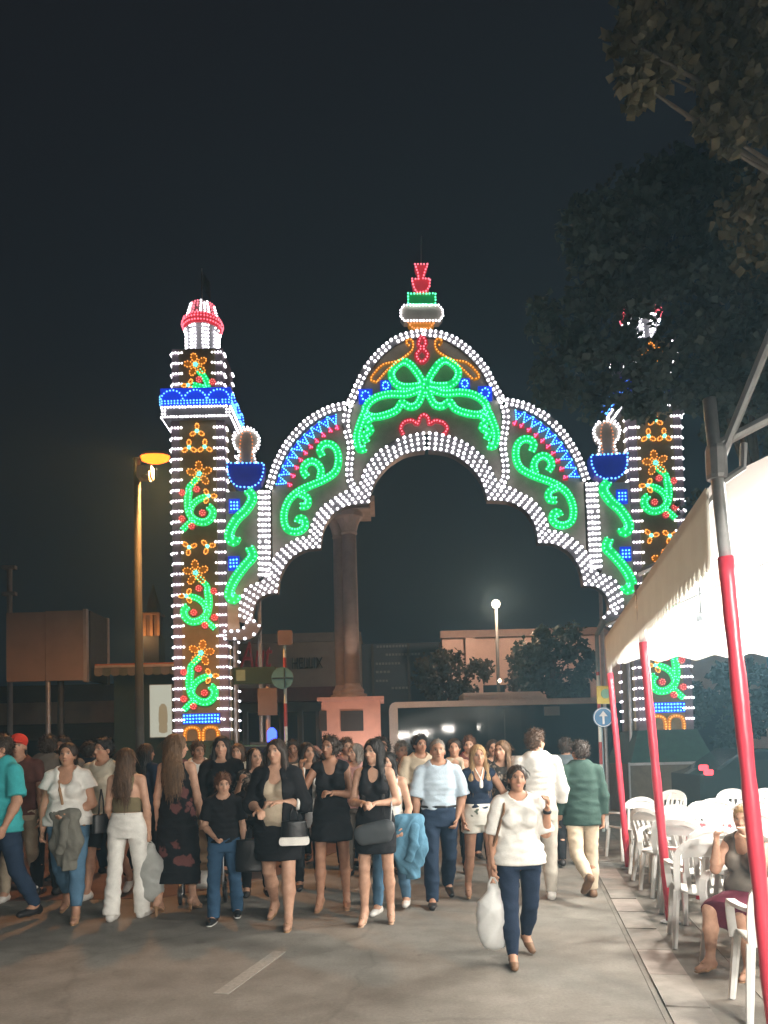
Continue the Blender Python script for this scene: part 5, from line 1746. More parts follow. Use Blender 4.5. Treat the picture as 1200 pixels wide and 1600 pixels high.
def surface_nets(G, lo, vox):
    ins = G < 0
    nx, ny, nz = G.shape
    c = [ins[i:nx-1+i, j:ny-1+j, k:nz-1+k] for i in (0, 1) for j in (0, 1) for k in (0, 1)]
    cnt = sum(q.astype(np.int8) for q in c)
    act = (cnt > 0) & (cnt < 8)
    I = np.argwhere(act)
    idx = np.full(act.shape, -1, np.int32)
    idx[act] = np.arange(len(I), dtype=np.int32)
    corners = [(i, j, k) for i in (0, 1) for j in (0, 1) for k in (0, 1)]
    vals = np.stack([G[I[:, 0]+i, I[:, 1]+j, I[:, 2]+k] for (i, j, k) in corners], 1)
    acc = np.zeros((len(I), 3), np.float32); num = np.zeros(len(I), np.float32)
    for a in range(8):
        for b in range(a+1, 8):
            ca, cb = np.array(corners[a]), np.array(corners[b])
            if np.abs(ca-cb).sum() != 1:
                continue
            va, vb = vals[:, a], vals[:, b]
            m = (va < 0) != (vb < 0)
            t = np.where(m, va/np.where(m, va-vb, 1), 0)
            acc += np.where(m[:, None], ca+(cb-ca)*t[:, None], 0); num += m
    V = (I+acc/num[:, None])*vox+lo
    F_ = []
    for axn in range(3):
        sl0 = [slice(1, -1)]*3; sl1 = [slice(1, -1)]*3
        sl0[axn] = slice(0, -1); sl1[axn] = slice(1, None)
        a, b = ins[tuple(sl0)], ins[tuple(sl1)]
        for (m, flip) in ((a & ~b, False), (~a & b, True)):
            E = np.argwhere(m)
            if len(E) == 0:
                continue
            off = np.ones(3, int); off[axn] = 0
            E = E+off
            u, v_ = (axn+1) % 3, (axn+2) % 3
            du = np.zeros(3, int); du[u] = 1; dv = np.zeros(3, int); dv[v_] = 1
            q = [E-du-dv, E-dv, E, E-du]
            q = [idx[tuple(x.T)] for x in q]
            if flip:
                q = q[::-1]
            F_.append(np.stack(q, 1))
    return V.astype(np.float32), np.concatenate(F_)

def fold(V, amp, fx=22.0, fz=30.0, seed=0, falloff=None):
    """cloth creases: push points in and out a little"""
    r_ = np.random.default_rng(seed)
    ph = r_.random(8)*6.28
    x, y, z = V[:, 0], V[:, 1], V[:, 2]
    rdg = lambda t: 1-2*np.abs(np.sin(t))
    wx = x+0.03*np.sin(9*z+ph[4]); wz = z+0.03*np.sin(11*x+7*y+ph[5])
    msk = 0.5+0.5*np.sin(5.3*x+4.1*y+7.7*z+ph[6])
    d = rdg(0.55*fx*wx+0.9*fz*wz+ph[0])*msk+rdg(-0.6*fx*wx+0.7*fz*wz+0.6*fx*y+ph[1])*(1-msk)+0.6*rdg(fz*1.3*wz+fx*0.4*y+ph[2])*msk+0.5*np.sin(fx*1.6*wx+fx*1.3*y+ph[3])
    d = np.maximum(d+0.9, -0.1)*0.75
    cx, cy = x.mean(), y.mean()
    n = np.stack([x-cx, y-cy, np.zeros_like(x)], 1)
    n /= (np.linalg.norm(n, axis=1, keepdims=True)+1e-6)
    a = amp if falloff is None else amp*falloff(V)[:, None]
    return V+n*(d[:, None]*a)

def skin_mat():
    m = bpy.data.materials.new('skin')
    m.use_nodes = True
    n, l = m.node_tree.nodes, m.node_tree.links
    p = n['Principled BSDF']
    at = n.new('ShaderNodeAttribute'); at.attribute_name = 'Col'
    nz = n.new('ShaderNodeTexNoise'); nz.inputs['Scale'].default_value = 22; nz.inputs['Detail'].default_value = 4
    tcx = n.new('ShaderNodeTexCoord'); l.new(tcx.outputs['Object'], nz.inputs['Vector'])
    r_ = n.new('ShaderNodeValToRGB')
    r_.color_ramp.elements[0].position = 0.3; r_.color_ramp.elements[0].color = (0.86, 0.80, 0.78, 1)
    r_.color_ramp.elements[1].position = 0.7; r_.color_ramp.elements[1].color = (1.06, 1.03, 1.0, 1)
    l.new(nz.outputs[0], r_.inputs[0])
    mx = n.new('ShaderNodeMix'); mx.data_type = 'RGBA'; mx.blend_type = 'MULTIPLY'; mx.inputs[0].default_value = 1.0
    l.new(at.outputs['Color'], mx.inputs[6]); l.new(r_.outputs[0], mx.inputs[7])
    l.new(mx.outputs[2], p.inputs['Base Color'])
    p.inputs['Roughness'].default_value = 0.52
    p.inputs['Specular IOR Level'].default_value = 0.35
    p.inputs['Subsurface Weight'].default_value = 0.0
    return m
M_SKIN = skin_mat()

def cloth(name, col, rough=0.85, var=0.14, scale=9, bump=0.25, trans=0.0):
    return mat(name, col, rough, var, scale, bump=bump, bscale=70, spec=0.2, trans=trans)
def hair_mat(name, col):
    return mat(name, col, 0.55, 0.5, 34, bump=1.0, bscale=70, spec=0.35, stretch=(1, 1, 0.10))
def floral_mat(name, base, spot, scale=7.0, th=0.33):
    if name in MATS: return MATS[name]
    m = cloth(name, base)
    n, l = m.node_tree.nodes, m.node_tree.links
    p = n['Principled BSDF']
    tcx = n.new('ShaderNodeTexCoord')
    vo = n.new('ShaderNodeTexVoronoi'); vo.inputs['Scale'].default_value = scale
    nz = n.new('ShaderNodeTexNoise'); nz.inputs['Scale'].default_value = 12
    ad = n.new('ShaderNodeMix'); ad.data_type = 'VECTOR'; ad.inputs[0].default_value = 0.12
    l.new(tcx.outputs['Object'], nz.inputs['Vector'])
    l.new(tcx.outputs['Object'], ad.inputs[4]); l.new(nz.outputs['Color'], ad.inputs[5])
    l.new(ad.outputs[1], vo.inputs['Vector'])
    r_ = n.new('ShaderNodeValToRGB')
    r_.color_ramp.elements[0].position = th-0.04; r_.color_ramp.elements[0].color = (1, 1, 1, 1)
    r_.color_ramp.elements[1].position = th+0.03; r_.color_ramp.elements[1].color = (0, 0, 0, 1)
    l.new(vo.outputs['Distance'], r_.inputs[0])
    mx = n.new('ShaderNodeMix'); mx.data_type = 'RGBA'
    mx.inputs[6].default_value = tuple(base)+(1,); mx.inputs[7].default_value = tuple(spot)+(1,)
    l.new(r_.outputs[0], mx.inputs[0])
    for lk in list(p.inputs['Base Color'].links):
        l.remove(lk)
    l.new(mx.outputs[2], p.inputs['Base Color'])
    return m

class Body:
    """local frame: x to the person's right, y forward, z up"""
    def __init__(s, sex='f', fat=1.0, legs=((0, 2, 0), (0, 2, 0)), arms=(((.12, .0, -1), (.05, .15, -1)), ((.12, .0, -1), (.05, .15, -1))), lean=0.0, heel=0.0,
                 hturn=0.0, hpitch=0.0, hroll=0.0, shoulder=None, hand_curl=0.5, tall=1.0, sit=False, twist=0.0):
        s.sex, s.fat, s.heel, s.curl = sex, fat, heel, hand_curl
        f = sex == 'f'
        hipw = 0.098 if f else 0.09
        s.sw = shoulder or (0.155 if f else 0.183)
        J = {}
        s.legs_spec = legs
        for i, sd in ((0, 1), (1, -1)):
            a, o, kf = [R(q) for q in legs[i]]
            hip = np.array([sd*hipw, 0, 0.0])
            td = np.array([sd*sin(o), sin(a)*cos(o), -cos(a)*cos(o)])
            knee = hip+td*0.43
            sa = a-kf
            sdn = np.array([sd*sin(o)*0.35, sin(sa), -cos(sa)]); sdn /= np.linalg.norm(sdn)
            ank = knee+sdn*0.405
            fp = 0.0
            if kf > R(22) and not sit:
                fp = min(0, sa+R(12))*0.9           # heel off the ground
            fp -= heel
            fd = np.array([sd*0.12, cos(fp), sin(fp)])
            dn = np.array([0, sin(fp)*1.0, -cos(fp)])
            toe = ank+fd*0.165+dn*0.055
            heelp = ank-fd*0.035+dn*0.045
            J[sd] = dict(hip=hip, knee=knee, ank=ank, toe=toe, heel=heelp, fd=fd, dn=dn)
        low = min(min(J[q]['toe'][2]-0.026, J[q]['heel'][2]-0.032) for q in J)
        lift = np.array([0, 0, -low])
        for q in J:
            for nm in ('hip', 'knee', 'ank', 'toe', 'heel'):
                J[q][nm] = J[q][nm]+lift
        s.J = J
        s.pel = lift + np.array([0, 0, 0.03])
        up = np.array([0, sin(lean), cos(lean)])
        s.up = up
        s.fw = np.array([0, cos(lean), -sin(lean)])
        S = lambda h, y=0.0: s.pel+up*h+s.fw*y
        s.S = S
        s.waist, s.chest, s.shc, s.neck = S(0.15), S(0.33), S(0.475), S(0.53, 0.005)
        s.head = S(0.665, 0.02)
        for i, sd in ((0, 1), (1, -1)):
            u, fo = [np.array(q, float) for q in arms[i][:2]]
            u = np.array([u[0]*sd, u[1], u[2]]); u /= np.linalg.norm(u)
            fo = np.array([fo[0]*sd, fo[1], fo[2]]); fo /= np.linalg.norm(fo)
            sh = s.shc+np.array([sd*s.sw, 0, -0.02])
            el = sh+u*0.285; wr = el+fo*0.245
            hd = np.array(arms[i][2], float)*np.array([sd, 1, 1]) if len(arms[i]) > 2 else fo
            hd = hd/np.linalg.norm(hd)
            J[sd].update(sh=sh, el=el, wr=wr, hd=hd)
        H = Matrix.Rotation(R(hturn), 3, 'Z') @ Matrix.Rotation(R(hpitch), 3, 'X') @ Matrix.Rotation(R(hroll), 3, 'Y')
        s.HM = np.array(H)
        s.topz = (s.head+s.HM@np.array([0, -0.01, 0.125]))[2]

    def hp(s, x, y, z):
        return s.head+s.HM@np.array([x, y, z], float)

    def body(s):
        B = Solid(0.022)
        f, fat = s.sex == 'f', s.fat
        S = s.S
        HT = s.HM.T
        # trunk
        B.cone(S(-0.075), S(0.04), (0.160 if f else 0.150)*fat, (0.163 if f else 0.153)*fat, 0.70, fa=True, fb=True)
        B.cone(S(0.04), S(0.16), (0.165 if f else 0.155)*fat, (0.128 if f else 0.142)*fat, 0.68)
        B.cone(S(0.16), S(0.33), (0.128 if f else 0.142)*fat, (0.142 if f else 0.162)*fat, 0.66)
        B.cone(S(0.33), S(0.43), (0.142 if f else 0.162)*fat, (0.125 if f else 0.15)*fat, 0.62)
        B.cone(S(0.46)+np.array([-s.sw+0.02, 0, 0]), S(0.46)+np.array([s.sw-0.02, 0, 0]), 0.055, 0.055)
        B.cone(S(0.475)+np.array([-0.07, 0, 0]), S(0.475)+np.array([0.07, 0, 0]), 0.06, 0.06)
        B.cone(S(0.47, -0.005), S(0.60, 0.012), 0.058 if f else 0.066, 0.050 if f else 0.058)
        if f:
            for q in (-1, 1):
                B.ell(S(0.315, 0.075*fat)+np.array([q*0.072, 0, 0]), (0.066*fat, 0.062*fat, 0.066*fat))
        if fat > 1.12:
            B.ell(S(0.10, 0.05), (0.15*fat, 0.13*fat, 0.13))
        # legs and feet
        lf = 1+(fat-1)*0.7
        for sd in (1, -1):
            j = s.J[sd]
            B.cone(j['hip'], j['knee'], 0.083*lf, 0.054*lf)
            B.cone(j['knee'], j['knee']*0.62+j['ank']*0.38+np.array([0, -0.012, 0]), 0.052*lf, 0.056*lf)
            B.cone(j['knee']*0.62+j['ank']*0.38+np.array([0, -0.012, 0]), j['ank'], 0.056*lf, 0.034)
            B.cone(j['ank'], j['heel'], 0.034, 0.03)
            m_ = j['heel']*0.45+j['toe']*0.55
            B.cone(j['ank']+j['fd']*0.02, m_+np.array([0, 0, 0.012]), 0.034, 0.034)
            B.cone(m_, j['toe'], 0.036, 0.026, 0.8, (0, 0, 1))
            B.cone(j['heel'], m_, 0.03, 0.03)
            # arms
            af = 1+(fat-1)*0.8
            B.cone(j['sh'], j['el'], 0.048*af, 0.038*af)
            q1 = j['el']*0.7+j['wr']*0.3
            B.cone(j['el'], q1, 0.038*af, 0.039*af)
            B.cone(q1, j['wr'], 0.039*af, 0.026)
            # hand
            hd = j['hd']
            sp = np.array([0, 1.0, 0]) if abs(hd[1]) < 0.75 else np.array([1.0, 0, 0.0])
            sp = sp-hd*(sp@hd); sp /= np.linalg.norm(sp)
            nm = np.cross(hd, sp)
            inn = np.array([-sd, 0, 0.0]); nm = nm*(1 if nm@inn >= 0 else -1)      # palm side
            if abs(nm@inn) < 0.2:
                nm = nm*(1 if nm[2] <= 0 else -1)
            kn = j['wr']+hd*0.085
            B.cone(j['wr'], kn, 0.027, 0.040, 0.5, nm, 0.012)
            cu = s.curl
            for q, (of, ln) in enumerate(((0.030, 0.068), (0.011, 0.078), (-0.009, 0.072), (-0.028, 0.056))):
                b0 = kn+sp*of-hd*0.008
                d1 = hd*cos(cu)+nm*sin(cu); d2 = hd*cos(cu*2.3)+nm*sin(cu*2.3)
                b1 = b0+d1*ln*0.55; b2 = b1+d2*ln*0.5
                B.cone(b0, b1, 0.0112, 0.0104, k=0.006); B.cone(b1, b2, 0.0104, 0.0096, k=0.004)
            t0 = j['wr']+hd*0.03+sp*0.026
            t1 = t0+(hd*0.6+sp*0.75+nm*0.35)*0.042
            B.cone(t0, t1, 0.013, 0.0115, k=0.008); B.cone(t1, t1+(hd*0.85+sp*0.25+nm*0.4)*0.034, 0.0112, 0.0092, k=0.005)
        # head and face
        E = lambda c, r, k=None: B.ell(s.hp(*c), r, HT, k)
        E((0, -0.012, 0.028), (0.072, 0.094, 0.090), 0.015)
        E((0, 0.022, -0.035), (0.060, 0.066, 0.078), 0.02)
        E((0, 0.052, -0.088), (0.026, 0.026, 0.022), 0.02)
        for q in (-1, 1):
            E((q*0.040, 0.052, -0.026), (0.024, 0.022, 0.022), 0.012)      # cheeks
            E((q*0.073, -0.012, -0.018), (0.010, 0.020, 0.031), 0.006)     # ears
        E((0, 0.080, 0.026), (0.050, 0.014, 0.012), 0.014)                 # brow
        B.cone(s.hp(0, 0.088, 0.010), s.hp(0, 0.104, -0.030), 0.008, 0.0125, k=0.008)
        for q in (-1, 1):
            E((q*0.012, 0.092, -0.034), (0.009, 0.010, 0.008), 0.006)
        E((0, 0.084, -0.058), (0.021, 0.012, 0.006), 0.005)
        E((0, 0.082, -0.068), (0.018, 0.012, 0.006), 0.005)
        for q in (-1, 1):
            B.cut_ell(s.hp(q*0.031, 0.096, 0.008), (0.018, 0.016, 0.011), HT, 0.01)
            pass
        return B

    def face_colour(s, V, skin, lip=None, brow=(0.05, 0.035, 0.025), nails=None):
        C_ = np.tile(np.array(skin, np.float32), (len(V), 1))
        L = (V-s.head.astype(np.float32))@s.HM.astype(np.float32)
        def blob(c, r, col, a=1.0):
            d = np.sqrt((((L-np.array(c))/np.array(r))**2).sum(1))
            w_ = np.clip(1.6-d*1.3, 0, 1)*a
            w_ = w_[:, None]
            C_[:] = C_*(1-w_)+np.array(col, np.float32)*w_
        sk = np.array(skin)
        lipc = lip if lip is not None else sk*np.array([0.82, 0.52, 0.52])
        for q in (-1, 1):
            blob((q*0.042, 0.07, -0.03), (0.026, 0.03, 0.022), sk*np.array([1.05, 0.82, 0.8]), 0.5)
            blob((q*0.031, 0.082, 0.008), (0.016, 0.02, 0.0085), (0.50, 0.46, 0.43))
            blob((q*0.031, 0.085, 0.008), (0.0085, 0.03, 0.0085), (0.02, 0.014, 0.01))
            blob((q*0.031, 0.085, 0.0165), (0.019, 0.02, 0.0045), (0.03, 0.02, 0.015), 0.8)
            blob((q*0.033, 0.085, 0.031), (0.022, 0.025, 0.006), brow, 0.85)
        blob((0, 0.095, -0.063), (0.023, 0.02, 0.010), lipc, 0.9)
        blob((0, 0.095, -0.063), (0.021, 0.02, 0.0028), np.array(lipc)*0.35, 0.8)
        for q in (-1, 1):
            blob((q*0.008, 0.105, -0.042), (0.005, 0.014, 0.004), sk*0.35, 0.7)
        return np.clip(C_, 0, 1)

    # --- clothing solids
    def arm_cover(s, B, sd, t, infl, cuff=None):
        """cover the arm from the shoulder to fraction t (1 elbow, 2 wrist)"""
        j = s.J[sd]; af = 1+(s.fat-1)*0.8
        e1 = j['sh']+(j['el']-j['sh'])*min(t, 1)
        r0 = 0.049*af+infl; r1 = 0.042*af+infl+(cuff or 0)*min(t, 1)
        B.cone(j['sh'], e1, r0, r1 if t >= 1 else (r0+(r1-r0)*t)+(cuff or 0), fb=t <= 1)
        if t > 1:
            e2 = j['el']+(j['wr']-j['el'])*(t-1)
            B.cone(j['el'], e2, r1, r1+(0.034*af+infl+(cuff or 0)-r1)*(t-1), fb=True)

    def top(s, h0=-0.05, infl=0.014, sleeve=0.55, cuff=0.0, strap=False, loose=0.0, scoop=0.5, back_scoop=0.25, arms=(1, -1), h1=0.46):
        B = Solid(0.02)
        f, fat = s.sex == 'f', s.fat
        S = s.S
        rs = [(-0.14, (0.180 if f else 0.168)), (-0.03, 0.176 if f else 0.162), (0.04, 0.168 if f else 0.158), (0.16, 0.130 if f else 0.146), (0.33, 0.144 if f else 0.164), (0.43, 0.125 if f else 0.15)]
        hs = [q[0] for q in rs]; vs = [q[1]*fat for q in rs]
        lv = np.linspace(h0, min(h1, 0.43), 8)
        for a, b in zip(lv[:-1], lv[1:]):
            ra, rb = np.interp(a, hs, vs), np.interp(b, hs, vs)
            la = loose*np.clip((0.33-a)/0.35, 0, 1.2); lb = loose*np.clip((0.33-b)/0.35, 0, 1.2)
            B.cone(S(a), S(b+(0.02 if b < lv[-1] else 0)), ra+infl+la, rb+infl+lb, 0.70 if a < 0.1 else 0.67, fa=True, fb=(b < lv[-1]))
        if f and h1 > 0.3:
            for q in (-1, 1):
                B.ell(S(0.315, 0.075*fat)+np.array([q*0.072, 0, 0]), ((0.066+0.7*infl)*fat, (0.062+0.7*infl)*fat, (0.066+0.7*infl)*fat))
        if fat > 1.12 and h0 < 0.0:
            B.ell(S(0.10, 0.05), (0.15*fat+infl, 0.13*fat+infl, 0.13+infl))
        if not strap:
            B.cone(S(0.46)+np.array([-s.sw+0.02, 0, 0]), S(0.46)+np.array([s.sw-0.02, 0, 0]), 0.055+infl*0.8, 0.055+infl*0.8)
            B.cone(S(0.475)+np.array([-0.07, 0, 0]), S(0.475)+np.array([0.07, 0, 0]), 0.06+infl*0.7, 0.06+infl*0.7)
            for sd in arms:
                if sleeve > 0:
                    s.arm_cover(B, sd, sleeve, infl, cuff)
            B.cut_ell(S(0.555, 0.03), (0.082, 0.085, 0.07+0.06*scoop), None, 0.01)
            if scoop > 0.6:
                B.cut_ell(S(0.47, 0.12), (0.075, 0.08, 0.06+0.05*scoop), None, 0.01)
        else:
            for q in (-1, 1):
                pts = [S(0.36, 0.105*fat)+np.array([q*0.085, 0, 0]), S(0.475, 0.06)+np.array([q*0.088, 0, 0]), S(0.515, 0.0)+np.array([q*0.085, 0, 0]), S(0.46, -0.075)+np.array([q*0.08, 0, 0]), S(0.38, -0.095*fat)+np.array([q*0.075, 0, 0])]
                for a, b in zip(pts[:-1], pts[1:]):
                    B.cone(a, b, 0.020+infl*0.3, 0.020+infl*0.3)
            B.cut_ell(S(0.47, 0.14), (0.085, 0.09, 0.085+0.03*scoop), None, 0.012)
            B.cut_ell(S(0.46+0.05*back_scoop, -0.14), (0.10, 0.09, 0.05+0.25*back_scoop), None, 0.012)
        return B

    def trousers(s, infl=0.012, flare=0.0, t=2.0, ankle=None, h1=0.10):
        B = Solid(0.018)
        f, fat = s.sex == 'f', s.fat
        S = s.S
        B.cone(S(-0.125), S(0.05), (0.150 if f else 0.156)*fat+infl, (0.166 if f else 0.156)*fat+infl, 0.71, fa=True, fb=True)
        B.cone(S(0.04), S(h1), (0.166 if f else 0.156)*fat+infl, (0.147 if f else 0.149)*fat+infl, 0.70, fa=True, fb=True)
        lf = 1+(fat-1)*0.7
        for sd in (1, -1):
            j = s.J[sd]
            kn = j['hip']+(j['knee']-j['hip'])*min(1, t)
            rk = 0.058*lf+infl
            r0 = 0.088*lf+infl
            B.cone(j['hip'], kn, r0, rk if t > 1 else r0+(rk-r0)*t*0.4, fb=t <= 1)
            if t > 1:
                ra = (ankle if ankle is not None else 0.044)+infl+flare
                e = j['knee']+(j['ank']-j['knee'])*(t-1)
                if flare > 0:
                    e = e+j['dn']*0.03
                m_ = (j['knee']+e)/2+np.array([0, -0.006, 0])
                B.cone(j['knee'], m_, rk, 0.058*lf+infl+flare*0.35)
                B.cone(m_, e, 0.058*lf+infl+flare*0.35, ra, fb=True)
        return B

    def skirt(s, h1=0.14, hem=0.62, infl=0.014, flare=0.0, B=None, sit=False):
        """hem: how far down the leg (1 = ankle)"""
        B = B or Solid(0.02)
        f, fat = s.sex == 'f', s.fat
        S = s.S
        F2 = dict(fa=True, fb=True)
        B.cone(S(h1), S(0.03), 0.135*fat+infl, 0.166*fat+infl, 0.70, **F2)
        B.cone(S(0.04), S(-0.065), 0.166*fat+infl, 0.176*fat+infl, 0.70, **F2)
        lf = 1+(fat-1)*0.7
        prev = S(-0.06); pr = 0.176*fat+infl
        leg = {}
        for sd in (1, -1):
            leg[sd] = lambda t, j=s.J[sd]: (j['hip']+(j['knee']-j['hip'])*min(1, t*2)) if t <= 0.5 else (j['knee']+(j['ank']-j['knee'])*(t*2-1))
        ts = np.linspace(0.12, hem, 6)
        for t in ts:
            a, b = leg[1](t), leg[-1](t)
            c = (a+b)/2
            r_ = max(abs(a[0]-b[0])/2+0.085*lf*(1-0.35*min(1, t*1.6))+infl, 0.13*fat)+flare*t
            dy = abs(a[1]-b[1])/2
            ov = (c-prev)/(np.linalg.norm(c-prev)+1e-6)*0.012
            B.cone(prev, c+(0 if t == ts[-1] else 1)*ov, pr, r_, 0.62 if sit else min(1.0, 0.72+dy*1.6), (0, 0, 1) if sit else (0, 1, 0), fa=not sit, fb=True)
            prev, pr = c, r_
        return B

    def shoe(s, side, infl=0.008):
        B = Solid(0.012)
        for sd in (side,):
            j = s.J[sd]
            m_ = j['heel']*0.45+j['toe']*0.55
            B.cone(j['heel']+j['dn']*0.002, m_, 0.032+infl, 0.034+infl)
            B.cone(m_, j['toe']+j['fd']*0.012, 0.037+infl, 0.028+infl, 0.8, (0, 0, 1))
            B.cone(j['ank']*0.5+j['heel']*0.5, j['heel'], 0.034+infl, 0.032+infl)
        return B

    def sandal(s, side):
        B = Solid(0.006)
        for sd in (side,):
            j = s.J[sd]
            m_ = j['heel']*0.45+j['toe']*0.55
            dn = j['dn']
            B.cone(j['heel']+dn*0.03, m_+dn*0.032, 0.030, 0.038, 0.35, dn)
            B.cone(m_+dn*0.032, j['toe']+dn*0.024+j['fd']*0.01, 0.038, 0.030, 0.35, dn)
            if s.heel > 0.1:
                B.cone(j['heel']+dn*0.03, j['heel']*[1, 1, 0]+np.array([0, 0, 0.012]), 0.016, 0.011)
            side = np.cross(dn, j['fd']); side /= np.linalg.norm(side)
            for q in (-1, 1):
                B.cone(m_+side*q*0.036+dn*0.02+j['fd']*0.03, m_-dn*0.034+j['fd']*0.03, 0.010, 0.010)
                B.cone(j['heel']+side*q*0.03-dn*0.02, j['ank']+side*q*0.02+j['fd']*0.03-dn*0.0, 0.007, 0.007)
        return B

    def hair(s, style='long', length=0.3, vol=1.0):
        B = Solid(0.022)
        HT = s.HM.T
        E = lambda c, r, k=None: B.ell(s.hp(*c), tuple(np.array(r)*vol), HT, k)
        if style in ('short', 'crop'):
            th = 0.0 if style == 'crop' else 0.006
            E((0, -0.022, 0.040), (0.077+th, 0.096+th, 0.088+th))
            E((0, -0.050, -0.005), (0.068+th, 0.062+th, 0.072))
            B.cut_ell(s.hp(0, 0.105, -0.034), (0.095, 0.085, 0.112), HT, 0.012)
            for q in (-1, 1):
                B.cut_ell(s.hp(q*0.085, 0.0, -0.035), (0.03, 0.035, 0.045), HT, 0.01)
            if style == 'short':
                E((0.01, 0.045, 0.098), (0.05, 0.04, 0.028))
            return B
        E((0, -0.018, 0.036), (0.085, 0.103, 0.094))
        E((0, -0.055, -0.02), (0.078, 0.062, 0.085))
        if style == 'long':
            # falls down the back and beside the face, resting on the shoulders
            B.cone(s.hp(0, -0.06, -0.02), s.S(0.53-0.10, -0.105), 0.078*vol, 0.080*vol, 0.62)
            B.cone(s.S(0.43, -0.105), s.S(0.53-length, -0.105*max(1, s.fat)), 0.080*vol, 0.055*vol, 0.5)
            for q in (-1, 1):
                B.cone(s.hp(q*0.066, 0.005, 0.02), s.hp(q*0.078, 0.005, -0.12), 0.028*vol, 0.032*vol)
                if length > 0.2:
                    B.cone(s.hp(q*0.078, 0.005, -0.12), s.S(0.40, 0.065)+np.array([q*0.095, 0, 0]), 0.032*vol, 0.028*vol)
                    B.cone(s.S(0.40, 0.065)+np.array([q*0.095, 0, 0]), s.S(0.53-length*0.85, 0.10)+np.array([q*0.095, 0, 0]), 0.028*vol, 0.016*vol)
        elif style == 'back':
            B.cone(s.hp(0, -0.06, -0.02), s.S(0.43, -0.10), 0.080*vol, 0.095*vol, 0.6)
            B.cone(s.S(0.43, -0.10), s.S(0.53-length, -0.105*max(1, s.fat)), 0.095*vol, 0.07*vol, 0.42)
            for q in (-1, 1):
                B.cone(s.hp(q*0.066, -0.02, 0.02), s.hp(q*0.075, -0.04, -0.14), 0.03*vol, 0.03*vol)
        elif style == 'bob':
            B.cone(s.hp(0, -0.05, -0.02), s.hp(0, -0.05, -0.12), 0.085*vol, 0.080*vol, 0.7)
            for q in (-1, 1):
                B.cone(s.hp(q*0.066, 0.01, 0.03), s.hp(q*0.080, 0.012, -0.10), 0.028*vol, 0.032*vol)
        elif style == 'curly':
            for q in range(26):
                t = q*2.4; zz_ = 0.10-0.22*((q*0.618) % 1)
                rr = 0.082 if zz_ < 0.06 else 0.055
                E((rr*cos(t), -0.03+0.075*sin(t), zz_), (0.034, 0.034, 0.034))
        elif style == 'updo':
            E((0, -0.085, 0.06), (0.045, 0.04, 0.04))
        B.cut_ell(s.hp(0, 0.110, -0.030), (0.062 if style in ('long', 'bob') else 0.076, 0.085, 0.112), HT, 0.012)
        return B

PEOPLE = []
def strands(V, c, n, length, seed, width=0.0045, lift=0.006, short=False, HM=None):
    """thin ribbons of hair lying on the hair mass"""
    r_ = np.random.default_rng(seed)
    if HM is not None:                                  # none may fall across the face
        L_ = (V-np.array(c, np.float32))@np.array(HM, np.float32)
        ok = ~((L_[:, 1] > 0.012) & (np.abs(L_[:, 0]) < (0.085 if not short else 0.06)) & (L_[:, 2] > -0.16) & (L_[:, 2] < (0.16 if not short else 0.07)))
        if ok.sum() > 50:
            V = V[ok]
    P0 = V[r_.integers(0, len(V), n)]
    out = P0-np.array(c); out[:, 2] *= 0.35
    out /= np.linalg.norm(out, axis=1, keepdims=True)+1e-6
    up = (P0[:, 2]-c[2])[:, None]
    if short:
        d = np.cross(out, r_.normal(size=(n, 3))); d += out*0.5+np.array([0, -0.2, 0.1])
    else:
        d = np.array([0, 0, -1.0])+r_.normal(size=(n, 3))*0.12
        d = np.where(up > 0.03, d*0.5+out*0.55*np.array([1, 1, 0.2]), d)
    d /= np.linalg.norm(d, axis=1, keepdims=True)+1e-6
    sd = np.cross(d, out); sd /= np.linalg.norm(sd, axis=1, keepdims=True)+1e-6
    L = length*(0.5+r_.random((n, 1)))
    rows = []
    for k, t in enumerate((0, .33, .66, 1.0)):
        p_ = P0+d*L*t+out*lift*(0.2+1.1*sin(pi*min(t+.15, 1)))+sd*np.sin(t*5+r_.random((n, 1))*6)*0.006
        if not short:
            p_[:, 2] -= 0.12*L[:, 0]*t*t
        w_ = width*(1-0.75*t)
        rows += [p_-sd*w_, p_+sd*w_]
    W = np.stack(rows, 1).reshape(-1, 3)
    k = (np.arange(n)*8)[:, None]
    Fq = np.concatenate([k+np.array([[2*i, 2*i+1, 2*i+3, 2*i+2]]) for i in range(3)])
    return W.astype(np.float32), Fq

def collar(b, h=0.505, r=0.078):
    B = Solid(0.008)
    for i in range(14):
        t0, t1 = 2*pi*i/14, 2*pi*(i+1)/14
        if 0.22 < (i+0.5)/14 < 0.28:
            continue
        q = lambda t: b.S(h+0.028-0.035*max(0, sin(t)), 0.012)+np.array([r*cos(t), r*0.95*sin(t), 0])
        B.cone(q(t0), q(t1), 0.017, 0.017)
    return B
def belt(b, h=0.085, infl=0.02):
    B = Solid(0.004); f = b.sex == 'f'
    B.cone(b.S(h-0.018), b.S(h+0.018), 0.152*b.fat+infl, 0.150*b.fat+infl, 0.70, fa=True, fb=True)
    return B
def add_solid(name, B, vox, m, root, amp=0.0, seed=0, fx=26, fz=30, smooth=True):
    V, Fq = B.mesh(vox)
    if amp:
        V = fold(V, amp, fx, fz, seed)
    o = link_mesh(name, np_mesh(name, V, Fq), m, root, smooth)
    return o

